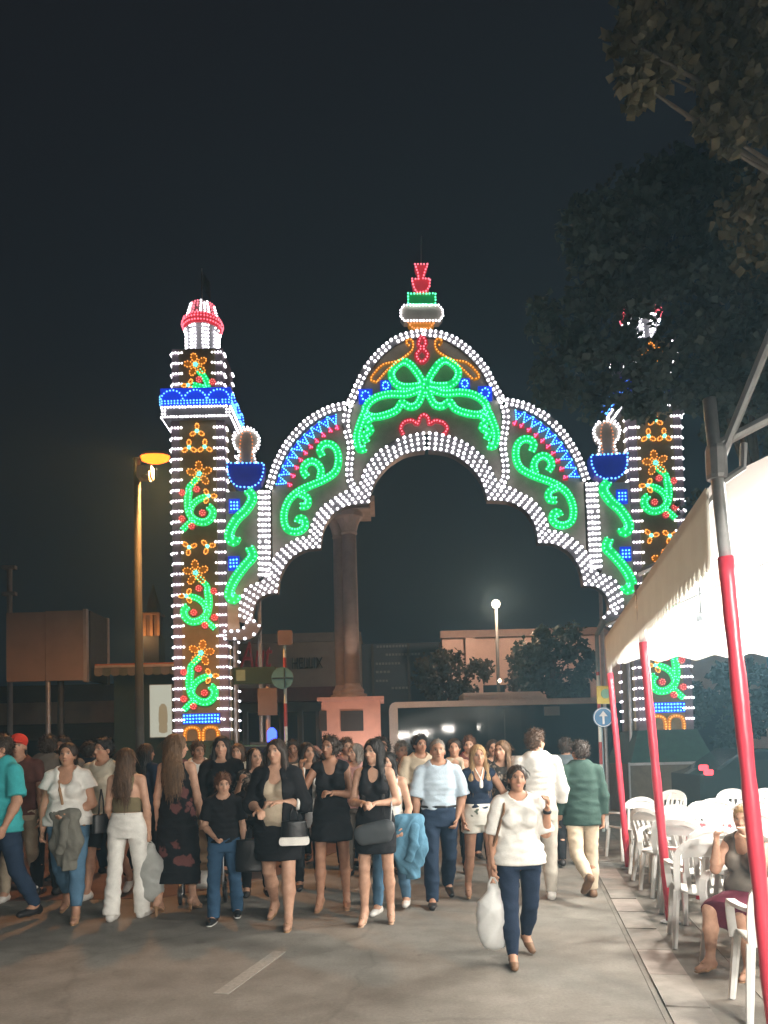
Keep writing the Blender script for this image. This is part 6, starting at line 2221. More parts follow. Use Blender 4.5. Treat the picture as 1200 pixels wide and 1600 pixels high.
def person(px, foot, head, body, yaw, skin, parts, label, hair=None, vox=0.0106, lip=None, cvox=0.0128, group=None, Y=None, dx=0.0):
    """stand a body with its feet on the ground under photo pixel (px, foot), its head reaching pixel row head"""
    g_ = ground(px, foot) if Y is None else Vector((at_y(px, 1200, Y).x, Y, 0))
    H = at_y(px, head, g_.y).z
    s = H/(body.topz+(0.012 if hair else 0.0))
    root = empty('person', (g_.x+dx, g_.y, 0.0), R(180+yaw), label, 'person', group)
    root.scale = (s, s, s)
    V, Fq = body.body().mesh(vox/s)
    me = np_mesh('body', V, Fq)
    C_ = body.face_colour(V, skin, lip)
    at_ = me.attributes.new('Col', 'FLOAT_COLOR', 'POINT')
    at_.data.foreach_set('color', np.concatenate([C_, np.ones((len(V), 1), np.float32)], 1).ravel())
    link_mesh('body', me, M_SKIN, root, True)
    for i, (nm, B, m, amp) in enumerate(parts):
        add_solid(nm, B, cvox/s, m, root, amp, seed=i+int(px))
    if hair:
        style, length, hm_, vol = hair
        V, Fq = body.hair(style, length, vol).mesh(cvox*0.9/s)
        V = fold(V, 0.0034, 95, 14, int(px)+50)
        sh_ = style in ('short', 'crop', 'curly')
        if style == 'crop':
            W, Fs = strands(V, body.head, 160, 0.015, int(px), short=True, width=0.003, lift=0.003, HM=body.HM)
        elif sh_:
            W, Fs = strands(V, body.head, 420, 0.032, int(px), short=True, HM=body.HM)
        else:
            W, Fs = strands(V, body.head, 520 if style in ('long', 'back') else 260, 0.10 if style in ('long', 'back') else 0.05, int(px), HM=body.HM)
        link_mesh('hair', np_mesh('hair', np.concatenate([V, W]), np.concatenate([Fq, Fs+len(V)])), hm_, root, True)
    root['_s'] = s
    PEOPLE.append(root)
    bpy.context.view_layer.update()
    return root, s

def on_body(root, p_):
    """a point in the person's own frame as a world point"""
    s = root.scale[0]
    return Vector(root.location)+Matrix.Rotation(root.rotation_euler.z, 3, 'Z') @ (Vector([float(q) for q in p_])*s)

# ================================================================== THE CROWD
SK1 = (0.52, 0.315, 0.22); SK2 = (0.44, 0.25, 0.165); SK3 = (0.36, 0.195, 0.125)
H_BLACK = hair_mat('black_hair', (0.013, 0.010, 0.009)); H_DARK = hair_mat('dark_brown_hair', (0.028, 0.017, 0.011))
H_BROWN = hair_mat('brown_hair', (0.085, 0.045, 0.024)); H_BLOND = hair_mat('blond_hair', (0.30, 0.185, 0.085))
H_GREY = hair_mat('grey_hair', (0.20, 0.175, 0.15)); H_RED = hair_mat('auburn_hair', (0.11, 0.045, 0.022)); H_FAIR = hair_mat('honey_brown_hair', (0.15, 0.085, 0.045))
BLACK = cloth('black_cloth', (0.012, 0.012, 0.014)); JEANS = cloth('dark_denim', (0.022, 0.038, 0.070)); LJEANS = cloth('light_denim', (0.085, 0.17, 0.26))
MJEANS = cloth('blue_denim', (0.035, 0.080, 0.145)); WHITE_C = cloth('white_cloth', (0.74, 0.72, 0.67)); CREAM = cloth('cream_cloth', (0.60, 0.55, 0.44))
TEAL = cloth('teal_cotton', (0.05, 0.36, 0.38)); GREYB = cloth('grey_brown_cloth', (0.14, 0.12, 0.10)); OLIVE = cloth('olive_knit', (0.17, 0.14, 0.08))
BEIGE = cloth('beige_cloth', (0.46, 0.38, 0.28)); NAVY = cloth('navy_cloth', (0.016, 0.026, 0.050)); SKYB = cloth('pale_blue_cotton', (0.48, 0.58, 0.66))
GREEN_C = cloth('green_cotton', (0.030, 0.058, 0.048)); MAROON = cloth('maroon_cloth', (0.13, 0.025, 0.045)); PINKC = cloth('pink_cloth', (0.55, 0.30, 0.27))
TAN = cloth('tan_leather', (0.34, 0.20, 0.11), 0.5); BLK_L = mat('black_leather', (0.012, 0.012, 0.013), 0.4, 0.1, 8, bump=0.2, bscale=60)
WSHOE = mat('white_shoe', (0.66, 0.64, 0.6), 0.5, 0.1, 8); BRSHOE = mat('brown_shoe', (0.16, 0.085, 0.045), 0.5, 0.2, 8); DKSHOE = mat('dark_shoe', (0.02, 0.018, 0.018), 0.5, 0.2, 8)
SOLE = mat('white_sole', (0.68, 0.67, 0.64), 0.6)
FLORAL = floral_mat('dark_floral', (0.012, 0.012, 0.014), (0.14, 0.055, 0.05), 6.0, 0.30)
FLSHORT = floral_mat('white_floral', (0.72, 0.70, 0.63), (0.10, 0.12, 0.09), 8.0, 0.20)
PATT = floral_mat('patterned_blouse', (0.05, 0.045, 0.04), (0.26, 0.21, 0.17), 22.0, 0.36)

def shoes(b, m, infl=0.008):
    return [('shoe', b.shoe(1, infl), m, 0), ('shoe', b.shoe(-1, infl), m, 0)]
def sandals(b, m):
    return [('sandal', b.sandal(1), m, 0), ('sandal', b.sandal(-1), m, 0)]
DOWN = ((.16, .02, -1), (.06, .18, -1))
BACKV = 0.0138

# --- 1 teal shirt
b = Body('m', 1.17, legs=((6, 3, 6), (-10, 3, 18)), arms=(DOWN, ((.28, .1, -1), (.05, .55, -.9))), hturn=-15)
person(2, 1444, 1146, b, -28, SK2, [('t_shirt', b.top(-0.10, 0.016, 0.85, 0.012, loose=0.015), TEAL, .006), ('jeans', b.trousers(0.006), JEANS, .005)]+shoes(b, DKSHOE),
       'heavyset person in a teal T-shirt and dark jeans', ('short', .1, H_DARK, 1))
# --- 2 red cap
b = Body('m', 1.0, legs=((10, 2, 5), (-12, 2, 22)))
r_, s_ = person(30, 1404, 1146, b, 10, SK1, [('shirt', b.top(-0.06, 0.02, 0.6), cloth('dim_red_cloth', (0.12, 0.05, 0.04)), .005), ('trousers', b.trousers(0.006), BEIGE, .005)]+shoes(b, WSHOE),
       'person in a red cap walking behind the teal shirt', ('crop', .1, H_DARK, 1), vox=BACKV)
cp = Solid(0.012); HT = b.HM.T
cp.ell(b.hp(0, -0.015, 0.055), (0.092, 0.108, 0.085), HT); cp.ell(b.hp(0, 0.10, 0.045), (0.07, 0.075, 0.012), HT); cp.cut_ell(b.hp(0, 0.05, -0.06), (0.12, 0.12, 0.09), HT)
add_solid('cap', cp, 0.010, cloth('red_cap', (0.62, 0.05, 0.03)), r_)
# --- 3 grey-brown jacket
b = Body('m', 1.08, arms=(DOWN, DOWN), hturn=25)
person(74, 1398, 1148, b, 178, SK2, [('jacket', b.top(-0.12, 0.03, 1.95, 0.006), GREYB, .0065), ('trousers', b.trousers(0.01), BLACK, .005)]+shoes(b, DKSHOE),
       'person in a grey-brown jacket seen from behind', ('short', .1, H_DARK, 1), vox=BACKV)
# --- 4 white blouse, cardigan over the arm
b = Body('f', 1.16, legs=((-14, 2, 26), (16, 2, 6)), arms=(((.26, -.05, -1), (.02, .25, -1)), ((.26, -.02, -1), (-.62, .62, -.35))), hpitch=4)
wb_root, s_ = person(108, 1434, 1158, b, 6, SK2, [('blouse', b.top(-0.02, 0.014, 0.45, 0.022, loose=0.03, scoop=0.7), WHITE_C, .007), ('jeans', b.trousers(0.006, t=1.85), LJEANS, .006)]+sandals(b, TAN),
       'person in a loose white blouse and light jeans carrying a cardigan', ('updo', .1, H_DARK, 1))
wb_body = b
st_ = Solid(0.006)
st_.cone(b.S(0.50, 0.0)+[0.10, 0, 0], b.S(0.33, 0.17)+[0.03, 0, 0], 0.014, 0.014); st_.cone(b.S(0.33, 0.17)+[0.03, 0, 0], b.S(0.08, 0.18)+[-0.02, 0, 0], 0.014, 0.014); st_.cone(b.S(0.08, 0.18)+[-0.02, 0, 0], b.S(-0.02, 0.10)+[-0.18, 0, 0], 0.014, 0.014)
add_solid('bag_strap', st_, 0.009, TAN, wb_root)
# --- 5 cream T-shirt, shorts
b = Body('m', 0.95, legs=((14, 2, 5), (-12, 2, 26)), arms=(DOWN, DOWN), hturn=-18)
person(164, 1401, 1152, b, -12, SK2, [('t_shirt', b.top(-0.06, 0.022, 0.8, 0.012), CREAM, .005), ('shorts', b.trousers(0.02, t=0.85), BLACK, .004)]+shoes(b, WSHOE, .012),
       'young person in a cream T-shirt, dark shorts and white trainers', ('short', .1, H_BLACK, 1))
# --- 6 white trousers from behind
b = Body('f', 0.97, legs=((7, 2, 4), (-5, 2, 8)), arms=(((.16, .05, -1), (.0, .22, -1)), ((.14, .0, -1), (.05, .5, -.9))), hturn=-12)
wt_body = b
wt_root, s_ = person(200, 1435, 1166, b, 176, SK1, [('crop_top', b.top(0.13, 0.010, 0, strap=True, h1=0.24), OLIVE, .002), ('trousers', b.trousers(0.014, 0.022, h1=0.13), WHITE_C, .006)]+shoes(b, WSHOE, .012),
       'person in white wide trousers and a backless olive top seen from behind', ('back', .19, H_BROWN, .95))
# --- 7 long floral dress from behind
b = Body('f', 0.98, legs=((8, 2, 4), (-8, 2, 14)), arms=(((.18, .04, -1), (.06, .25, -1)), ((.18, -.04, -1), (.05, .1, -1))), hturn=-48, heel=.35)
person(279, 1425, 1146, b, 172, SK1, [('dress', b.skirt(0.16, 0.82, 0.02, 0.06, B=b.top(0.0, 0.012, 0, strap=True, back_scoop=.45)), FLORAL, .0065)]+sandals(b, TAN),
       'person in a long black floral dress with honey-brown hair seen from behind', ('back', .27, H_FAIR, 1.12))
# --- 8 black jacket pushing the pushchair
b = Body('f', 1.12, arms=(((.28, .25, -1), (-.05, .8, -.45)), ((.28, .25, -1), (-.05, .8, -.45))), hroll=-3)
person(350, 1398, 1148, b, 4, SK1, [('jacket', b.top(-0.10, 0.026, 1.9, 0.010), BLACK, .0065), ('trousers', b.trousers(0.006), BLACK, .004)]+shoes(b, DKSHOE),
       'person with long dark hair in a bulky black jacket behind the child', ('long', .28, H_BLACK, 1.0), vox=0.011)
# --- 9 child
b = Body('m', 0.98, legs=((9, 3, 4), (-8, 3, 12)), arms=(((.22, .02, -1), (-.55, .65, -.45)), ((.2, -.05, -1), (.08, .2, -1))), shoulder=.165, hturn=18, hpitch=-4)
ch_root, s_ = person(352, 1438, 1208, b, 4, SK1, [('t_shirt', b.top(-0.02, 0.020, 0.75, 0.014), BLACK, .006), ('jeans', b.trousers(0.016, 0.012), MJEANS, .007)]+shoes(b, BLK_L, .012),
       'child in a black T-shirt, wide blue jeans and black trainers', ('short', .1, H_RED, 1.10))
for sd in (1, -1):
    j = b.J[sd]; so = Solid(0.006); m_ = j['heel']*.45+j['toe']*.55
    so.cone(j['heel']+j['dn']*.03, m_+j['dn']*.034, .040, .047, .32, j['dn']); so.cone(m_+j['dn']*.034, j['toe']+j['dn']*.024+j['fd']*.02, .047, .038, .32, j['dn'])
    add_solid('sole', so, 0.009, SOLE, ch_root)
# --- 10 black cardigan, beige top, skirt
b = Body('f', 1.16, legs=((-10, 2, 24), (12, 2, 4)), arms=(((.3, .12, -1), (-.45, .8, -.15)), ((.34, .1, -1), (-.85, .5, .06))), hturn=-12, hroll=4)
cg_body = b
cg = b.top(-0.12, 0.026, 1.15, 0.012)
cg.cut_ell(b.S(0.18, 0.20), (0.085, 0.20, 0.48), None, 0.012)
cg_root, s_ = person(437, 1444, 1152, b, -6, SK1, [('top', b.top(-0.03, 0.012, 0.2, scoop=.9), BEIGE, .005), ('cardigan', cg, BLACK, .007), ('skirt', b.skirt(0.13, 0.36, 0.022, 0.01), BLACK, .006)]+sandals(b, TAN),
       'person in a black cardigan, beige top and short black skirt', ('long', .34, H_DARK, 1.0))
cu = Solid(0.012); j = b.J[-1]; e1 = j['el']+(j['wr']-j['el'])*.02; e2 = j['el']+(j['wr']-j['el'])*.30
cu.cone(e1, e2, .072, .068, fa=True, fb=True); add_solid('white_cuff', cu, .010, WHITE_C, cg_root, .003)
# --- 11 phone
b = Body('f', 1.0, arms=(((.3, .2, -1), (-.2, .6, .8)), DOWN), hturn=20)
person(402, 1398, 1166, b, 12, SK1, [('blouse', b.top(-0.06, 0.018, 1.4), PATT, .005), ('trousers', b.trousers(0.006), BLACK, .004)]+shoes(b, DKSHOE),
       'person in a patterned blouse half hidden by the black cardigan', ('long', .1, H_DARK, .9), vox=BACKV)
# --- 12 white jacket
b = Body('f', 0.98, arms=(DOWN, ((.25, .1, -1), (-.2, .9, .1))), hturn=25)
jk = b.top(-0.04, 0.024, 1.8); jk.cut_ell(b.S(0.2, 0.2), (0.05, 0.2, 0.45), None, 0.012)
person(484, 1388, 1158, b, 10, SK2, [('jacket', jk, WHITE_C, .007), ('vest_top', b.top(-0.05, 0.010, 0.1), BLACK, .004), ('trousers', b.trousers(0.008), BLACK, .004)]+shoes(b, DKSHOE),
       'person with long brown hair in an open white jacket', ('long', .26, H_DARK, 1.0), vox=BACKV)
# --- 13 black tank dress, hand raised
b = Body('f', 0.98, legs=((3, 3, 3), (-3, 3, 5)), arms=(((.45, .25, -.85), (-.05, .40, .92)), ((.20, .05, -1), (-.62, .68, .12))), hturn=-22, heel=.30)
person(521, 1421, 1147, b, -4, SK3, [('dress', b.skirt(0.16, 0.30, 0.02, 0.03, B=b.top(0.0, 0.014, 0.0, scoop=.8)), BLACK, .006)]+sandals(b, TAN),
       'person in a sleeveless black dress raising a hand to the chin', ('curly', .1, H_DARK, .95))
# --- 14 pink behind
b = Body('f', 1.05, hturn=-30)
person(560, 1368, 1160, b, -20, SK1, [('blouse', b.top(-0.06, 0.02, 1.2), PINKC, .005), ('trousers', b.trousers(0.006), GREYB, .004)]+shoes(b, DKSHOE),
       'grey-haired person in a pink blouse behind the two black dresses', ('bob', .1, H_GREY, 1.0), vox=BACKV)
# --- 15 halter dress, hands clasped
b = Body('f', 0.98, legs=((4, 2, 3), (-4, 2, 6)), arms=(((.2, .12, -1), (-.55, .78, .02)), ((.26, .12, -1), (-.75, .62, -.02))), hturn=-28, heel=.35)
hd_body = b
hd_root, s_ = person(590, 1443, 1153, b, -8, SK1, [('dress', b.skirt(0.16, 0.33, 0.018, 0.0, B=b.top(0.0, 0.012, 0, strap=True, scoop=1.2)), BLACK, .005)]+sandals(b, cloth('nude_leather', (0.48, 0.33, 0.23), .5)),
       'person in a black halter dress with very long black hair, hands clasped', ('long', .44, H_BLACK, 1.08))
# --- 16 bare shoulders, denim over the arm
b = Body('f', 0.97, legs=((10, 2, 4), (-8, 2, 16)), arms=(DOWN, ((.24, .0, -1), (-.1, .55, -.75))), hturn=-10)
dj_body = b
dj_root, s_ = person(612, 1424, 1172, b, -14, SK1, [('vest_top', b.top(0.02, 0.010, 0, strap=True), WHITE_C, .003), ('jeans', b.trousers(0.006), LJEANS, .005)]+shoes(b, WSHOE),
       'bare-shouldered person in light jeans with a denim jacket over the arm', ('long', .12, H_BLACK, .95))
# --- 17 pale blue shirt
b = Body('m', 1.08, legs=((14, 2, 4), (-13, 2, 26)), arms=(((.2, -.02, -1), (.03, .2, -1)), ((.26, -.06, -1), (-.32, .35, -.9))), hpitch=3)
person(690, 1411, 1153, b, 2, SK2, [('shirt', b.top(0.05, 0.012, 0.95, 0.018, scoop=.35), SKYB, .0065), ('jeans', b.trousers(0.014, 0.004, h1=0.10), JEANS, .007), ('collar', collar(b), SKYB, 0), ('belt', belt(b, 0.085, 0.026), BLK_L, 0)]+shoes(b, DKSHOE),
       'grey-haired person in a pale blue shirt and dark jeans striding forward', ('crop', .1, H_GREY, 1))
# --- 18 beige shirt behind
b = Body('m', 1.0, arms=(((.25, .1, -1), (-.1, .5, -.8)), DOWN), hturn=15)
person(661, 1366, 1147, b, 8, SK3, [('shirt', b.top(-0.02, 0.022, 0.95, 0.015), BEIGE, .006), ('trousers', b.trousers(0.01), BLACK, .004)]+shoes(b, DKSHOE),
       'dark-haired person in a beige shirt behind the pale blue shirt', ('short', .1, H_BLACK, 1.0), vox=BACKV)
# --- 19
b = Body('f', 0.98, hturn=-8)
person(715, 1364, 1152, b, 0, SK2, [('vest_top', b.top(-0.04, 0.012, 0, strap=True), BEIGE, .004), ('trousers', b.trousers(0.006), BLACK, .004)]+shoes(b, DKSHOE),
       'person with tied-back dark hair in a thin-strapped beige top', ('updo', .1, H_DARK, 1.0), vox=BACKV)
# --- 20 blonde, navy top, white shorts
b = Body('f', 1.0, legs=((-7, 2, 14), (9, 2, 4)), arms=(((.2, -.05, -1), (-.05, .3, -1)), ((.5, .0, -.8), (.25, .7, .1))), heel=.3, hroll=4)
bl_body = b
bl_root, s_ = person(753, 1407, 1162, b, 4, SK2, [('vest_top', b.top(0.02, 0.014, 0.0, scoop=.95), NAVY, .005), ('shorts', b.trousers(0.022, t=0.42, h1=0.12), FLSHORT, .005)]+sandals(b, TAN),
       'blonde person in a navy top and white floral shorts', ('long', .22, H_BLOND, 1.05))
ly = Solid(0.004)
for q in (-1, 1):
    ly.cone(b.S(0.53, 0.05)+[q*0.05, 0, 0], b.S(0.40, 0.155), .007, .007)
ly.cone(b.S(0.40, 0.155), b.S(0.37, 0.16), .007, .007); ly.cone(b.S(0.37, 0.165), b.S(0.32, 0.165), .024, .024, .3)
add_solid('lanyard', ly, .007, WHITE_C, bl_root)
# --- 21 brown hair patterned
b = Body('f', 1.0, arms=(((.3, .1, -1), (-.4, .7, .5)), DOWN), hturn=-25)
person(791, 1384, 1155, b, -14, SK1, [('blouse', b.top(-0.04, 0.018, 0.6), PATT, .005), ('trousers', b.trousers(0.006), NAVY, .004)]+shoes(b, DKSHOE),
       'person with long fair-brown hair in a patterned dark blouse', ('long', .24, H_FAIR, 1.0), vox=BACKV)
# --- 22 smiling, white blouse, foremost
b = Body('f', 1.12, legs=((11, 1, 3), (-10, 1, 26)), arms=(((.22, .0, -1), (.06, .12, -1)), ((.26, .12, -.98), (-.02, .42, .9))), hpitch=4, hroll=-5, shoulder=.165)
fw_body = b
fw_root, s_ = person(816, 1501, 1193, b, 2, SK2, [('blouse', b.top(-0.085, 0.014, 1.0, 0.020, loose=0.022, scoop=.5), WHITE_C, .0065), ('trousers', b.trousers(0.008, ankle=.038), NAVY, .007)]+shoes(b, BRSHOE, .006),
       'smiling person in a white blouse and navy trousers walking ahead of the crowd', ('updo', .1, H_DARK, 1.0), vox=0.0085, lip=(0.42, 0.16, 0.15))
wa = Solid(.004); j = b.J[-1]; d_ = (j['wr']-j['el']); wa.cone(j['el']+d_*.84, j['el']+d_*.96, .040, .038, fa=True, fb=True); add_solid('wristwatch', wa, .008, BLK_L, fw_root)
sp2 = Solid(.006)
for a_, c_ in ((b.S(.52, .02)+[.12, 0, 0], b.S(.40, .10)+[.14, 0, 0]), (b.S(.40, .10)+[.14, 0, 0], b.S(.15, .08)+[.215, 0, 0]), (b.S(.15, .08)+[.215, 0, 0], b.S(0.0, .0)+[.26, 0, 0])):
    sp2.cone(a_, c_, .013, .013)
add_solid('bag_strap', sp2, .009, BRSHOE, fw_root)
# --- 23 white shirt from behind
b = Body('m', 1.04, legs=((8, 2, 4), (-8, 2, 14)), arms=(((.2, .0, -1), (.0, .5, -.9)), ((.2, .0, -1), (.0, .6, -.8))), hturn=-42)
person(846, 1407, 1138, b, 174, SK1, [('shirt', b.top(0.02, 0.014, 1.55, 0.010), WHITE_C, .0065), ('collar', collar(b), WHITE_C, 0), ('belt', belt(b, 0.085, 0.024), BRSHOE, 0), ('trousers', b.trousers(0.012), cloth('stone_cloth', (0.5, 0.46, 0.4)), .005)]+shoes(b, WSHOE, .012),
       'person in a white shirt seen from behind beside the green shirt', ('short', .1, H_BROWN, .98), vox=0.011)
# --- 24 green shirt from behind
b = Body('m', 1.04, legs=((6, 2, 4), (-14, 2, 48)), arms=(((.18, -.02, -1), (.03, .12, -1)), ((.2, .0, -1), (.05, .35, -.95))), hturn=12)
person(914, 1403, 1156, b, 184, SK2, [('shirt', b.top(-0.14, 0.022, 1.8, 0.006, loose=0.012), GREEN_C, .0065), ('collar', collar(b), GREEN_C, 0), ('chinos', b.trousers(0.010), cloth('chino', (0.56, 0.46, 0.34)), .006)]+shoes(b, BRSHOE, .010),
       'person in a dark green shirt and beige chinos walking away', ('short', .1, H_DARK, .98))
# --- 25 seated
b = Body('f', 1.14, legs=((84, 5, 84), (80, 5, 88)), arms=(((.12, .62, -.75), (-.22, .28, .92)), ((.2, .72, -.62), (-.28, .1, .95))), sit=True, hpitch=-4, hturn=10, lean=.06)
SX = at_y(1168, 1300, 5.45)
se_root, s_ = person(1164, 0, 1254, b, -52, SK1, [('vest_top', b.top(-0.04, 0.014, 0.0, scoop=.8), GREYB, .005), ('skirt', b.skirt(0.12, 0.52, 0.016, 0.0, sit=True), MAROON, .006)]+sandals(b, TAN),
       'seated person in a maroon skirt resting face on raised hands', ('updo', .1, H_BLOND, 1.0), Y=5.7)
cx_, cy_ = se_root.location.x, se_root.location.y
chair(cx_, cy_, R(180-52), 'white plastic armchair with a person sitting in it', 'chairs inside the marquee')
v = ground(1092, 1474); chair(v.x+0.06, v.y, R(-16), 'white plastic armchair in front of the seated person', 'chairs along the street edge of the marquee')
v = ground(1168, 1588); chair(v.x+0.24, v.y+0.0, R(-14), 'white plastic armchair nearest the wrapped corner pole', 'chairs along the street edge of the marquee')

# --- dim figures farther back, filling the gaps
bgspec = [
    (100, 1372, 1150, 'm', 8, H_BLACK, GREYB, BLACK, SK3, 'short', 'dark-haired person in a grey shirt behind the white blouse'),
    (230, 1368, 1160, 'f', 150, H_BLACK, NAVY, BLACK, SK2, 'back', 'dark-haired person in navy walking away between the two backs'),
    (312, 1366, 1158, 'm', 20, H_BROWN, WHITE_C, GREYB, SK2, 'short', 'brown-haired person in white behind the floral dress'),
    (462, 1352, 1156, 'm', -10, H_DARK, GREYB, BLACK, SK3, 'short', 'person in a grey shirt deep behind the black cardigan'),
    (545, 1356, 1152, 'm', 15, H_BROWN, cloth('dusty_rose', (0.3, 0.16, 0.15)), JEANS, SK1, 'short', 'brown-haired person in dusty rose between the black dresses'),
    (602, 1352, 1150, 'f', -5, H_BLACK, BLACK, BLACK, SK3, 'curly', 'curly-haired person in black behind the halter dress'),
    (632, 1362, 1158, 'm', 10, H_GREY, cloth('grey_green', (0.12, 0.15, 0.13)), JEANS, SK2, 'short', 'grey-haired person in grey-green near the denim jacket'),
    (738, 1346, 1150, 'm', 0, H_RED, cloth('brick_cloth', (0.2, 0.07, 0.06)), JEANS, SK1, 'short', 'auburn-haired person in brick red behind the blonde'),
    (775, 1350, 1154, 'f', 10, H_DARK, BLACK, BLACK, SK2, 'bob', 'person with dark bobbed hair behind the patterned blouse'),
    (890, 1352, 1152, 'm', 172, H_DARK, cloth('slate_cloth', (0.08, 0.10, 0.11)), BLACK, SK2, 'short', 'person in slate grey walking away beyond the green shirt'),
    (12, 1380, 1160, 'f', 30, H_DARK, MAROON, BLACK, SK2, 'long', 'dark-haired person in maroon at the far edge of the crowd'),
    (375, 1362, 1160, 'f', -15, H_BROWN, CREAM, JEANS, SK1, 'bob', 'brown-haired person in cream behind the black jacket'),
    (140, 1366, 1158, 'm', 160, H_DARK, NAVY, JEANS, SK2, 'short', 'person in a navy shirt walking away behind the cream T-shirt'),
]
for (px, ft, hd, sx, yw, hm2, tm, lm, sk, hs, lab) in bgspec:
    b = Body(sx, random.uniform(.96, 1.08), legs=((random.uniform(4, 12), 2, 4), (random.uniform(-12, -4), 2, 14)), arms=(DOWN, DOWN), hturn=random.uniform(-20, 20))
    person(px, ft, hd, b, yw, sk, [('shirt', b.top(-0.08, 0.02, random.choice((.8, 1.6))), tm, .005), ('trousers', b.trousers(0.008), lm, .004)]+shoes(b, DKSHOE), lab, (hs, .16, hm2, 1.0), vox=0.014, cvox=0.014, group='dim figures at the back of the crowd')

# ================================================================== THINGS CARRIED
PLBAG = mat('white_plastic_film', (0.74, 0.74, 0.72), 0.4, 0.08, 9, trans=0.35, bump=0.5, bscale=18)
def hang_bag(hand, w_, d_, h_, m, label, cat, drop=0.10, yaw=0.0, seed=0, rigid=False, name='carrier_bag', amp=.007, handle=None):
    hand = Vector(hand)
    c_ = hand-Vector((0, 0, drop+h_/2))
    root = empty(name, (hand.x, hand.y, hand.z-drop-h_), yaw, label, cat)
    B = Solid(0.03 if not rigid else 0.012)
    if rigid:
        B.cone((0, 0, 0.03), (0, 0, h_-0.02), w_/2, w_/2*.9, d_/w_, (0, 1, 0), fa=True, fb=True)
    else:
        B.cone((0, 0, 0.10*h_), (0, 0, h_*.55), w_*.46, w_*.5, d_/w_); B.cone((0, 0, h_*.55), (0, 0, h_), w_*.5, w_*.16, d_/w_)
    add_solid('bag_body', B, 0.012, m, root, amp, seed, 26, 18)
    mb = MB()
    for q in (-1, 1):
        mb.tube([(q*w_*.16, 0, h_-.03), (q*w_*.12, 0, h_+drop*.5), (0, 0, h_+drop+.01)], 0.009, 6)
    hl = mb.build('handle', handle or m, root, True, world=False)
    return root
def hand_of(root, b, sd):
    j = b.J[sd]; return on_body(root, j['wr']+j['hd']*0.12)
hang_bag(hand_of(fw_root, fw_body, 1), .27, .17, .38, PLBAG, 'white plastic carrier bag hanging from the foremost walker\'s hand', 'bag', .09, .3, 1, amp=.009)
hang_bag(hand_of(wt_root, wt_body, 1), .30, .20, .46, mat('grey_plastic_film', (0.52, 0.53, 0.50), 0.4, 0.1, 9, trans=0.3, bump=0.5, bscale=18), 'greyish carrier bag hanging beside the white wide trousers', 'bag', .06, .2, 2)
# black shoulder bag of the backless top
sh = on_body(wt_root, wt_body.S(0.06, 0.0)+[-.26, -.02, 0])
hang_bag(sh+Vector((0, 0, .30)), .26, .12, .24, BLK_L, 'black leather shoulder bag on the backless olive top', 'bag', .22, 1.3, 3, True, 'shoulder_bag', .002)
# black handbag with white base, black tote
q = at_y(459, 1262, on_body(cg_root, (0, 0, 0)).y-.20)
hb = hang_bag(q, .26, .12, .26, BLK_L, 'black handbag with a white base below the black cardigan', 'bag', .10, .1, 4, True, 'handbag', .002)
mb = MB(); mb.bevel_box((0, -.01, .055), (.28, .15, .075), .03, 'y'); mb.build('white_base', WHITE_C, hb, world=False)
q = hand_of(cg_root, cg_body, 1)
q2 = at_y(391, 1292, on_body(cg_root, (0, 0, 0)).y+.12)
hang_bag(q2, .30, .13, .36, BLK_L, 'black tote bag between the child and the black cardigan', 'bag', .10, .1, 5, True, 'tote_bag', .004)
# grey crossbody bag on the halter dress
cb_ = empty('crossbody_bag', on_body(hd_root, hd_body.S(-0.09, 0.19)+[-.02, 0, 0]), hd_root.rotation_euler.z, 'grey crossbody bag lying against the black halter dress', 'bag')
B = Solid(.012); B.cone((-.11, 0, .03), (.11, 0, -.02), .085, .085, .42, (0, 1, 0)); B.cone((-.11, 0, -.04), (.11, 0, -.07), .06, .06, .42, (0, 1, 0)); add_solid('bag_body', B, .010, mat('slate_leather', (0.055, 0.062, 0.068), .5, .1, 8), cb_, .002)
mb = MB(); mb.tube([(-.15, -.01, .06), (-.16, -.04, .22), (-.15, -.09, .30)], .008, 6); mb.build('strap', M_STEEL, cb_, True, world=False)
# pale bag in the background
q = at_y(487, 1258, 9.2); hang_bag(q, .20, .10, .24, mat('pale_grey_leather', (0.42, 0.42, 0.42), .5), 'pale grey handbag in front of the open white jacket', 'bag', .06, 0, 6, True, 'handbag', .002)

def draped(label, name, at_, m, w_, h_, seed, rz=0.0, cat='jacket'):
    root = empty(name, at_, rz, label, cat)
    B = Solid(.03)
    B.cone((-w_*.28, 0, -.02), (w_*.28, 0, -.02), .06, .06, .8)
    B.cone((-w_*.12, .02, -.05), (-w_*.22, .03, -h_*.55), .085, .10, .7); B.cone((-w_*.22, .03, -h_*.55), (-w_*.12, .02, -h_*.92), .10, .055, .7, fb=True)
    B.cone((w_*.14, -.02, -.05), (w_*.24, -.02, -h_*.5), .085, .10, .7); B.cone((w_*.24, -.02, -h_*.5), (w_*.18, -.01, -h_*.80), .095, .06, .7, fb=True)
    B.cone((0, 0, -.08), (.03, 0, -h_), .08, .07, .8, fb=True)
    add_solid('cloth_body', B, .010, m, root, .009, seed, 46, 16)
    B = Solid(.02); B.cone((w_*.1, -.05, -.08), (w_*.05, -.08, -h_*.45), .05, .045); B.cone((w_*.05, -.08, -h_*.45), (-w_*.1, -.06, -h_*.7), .045, .04, fb=True)
    add_solid('sleeve', B, .010, m, root, .008, seed+1, 34, 20)
    return root
j = dj_body.J[-1]
fa_ = on_body(dj_root, j['el']*.35+j['wr']*.65)
draped('crumpled blue denim jacket draped over a bare arm', 'denim_jacket', (fa_.x+.03, fa_.y-.06, fa_.z+.03), cloth('washed_denim', (0.10, 0.23, 0.33)), .34, .60, 9, 0.2)
j = wb_body.J[-1]
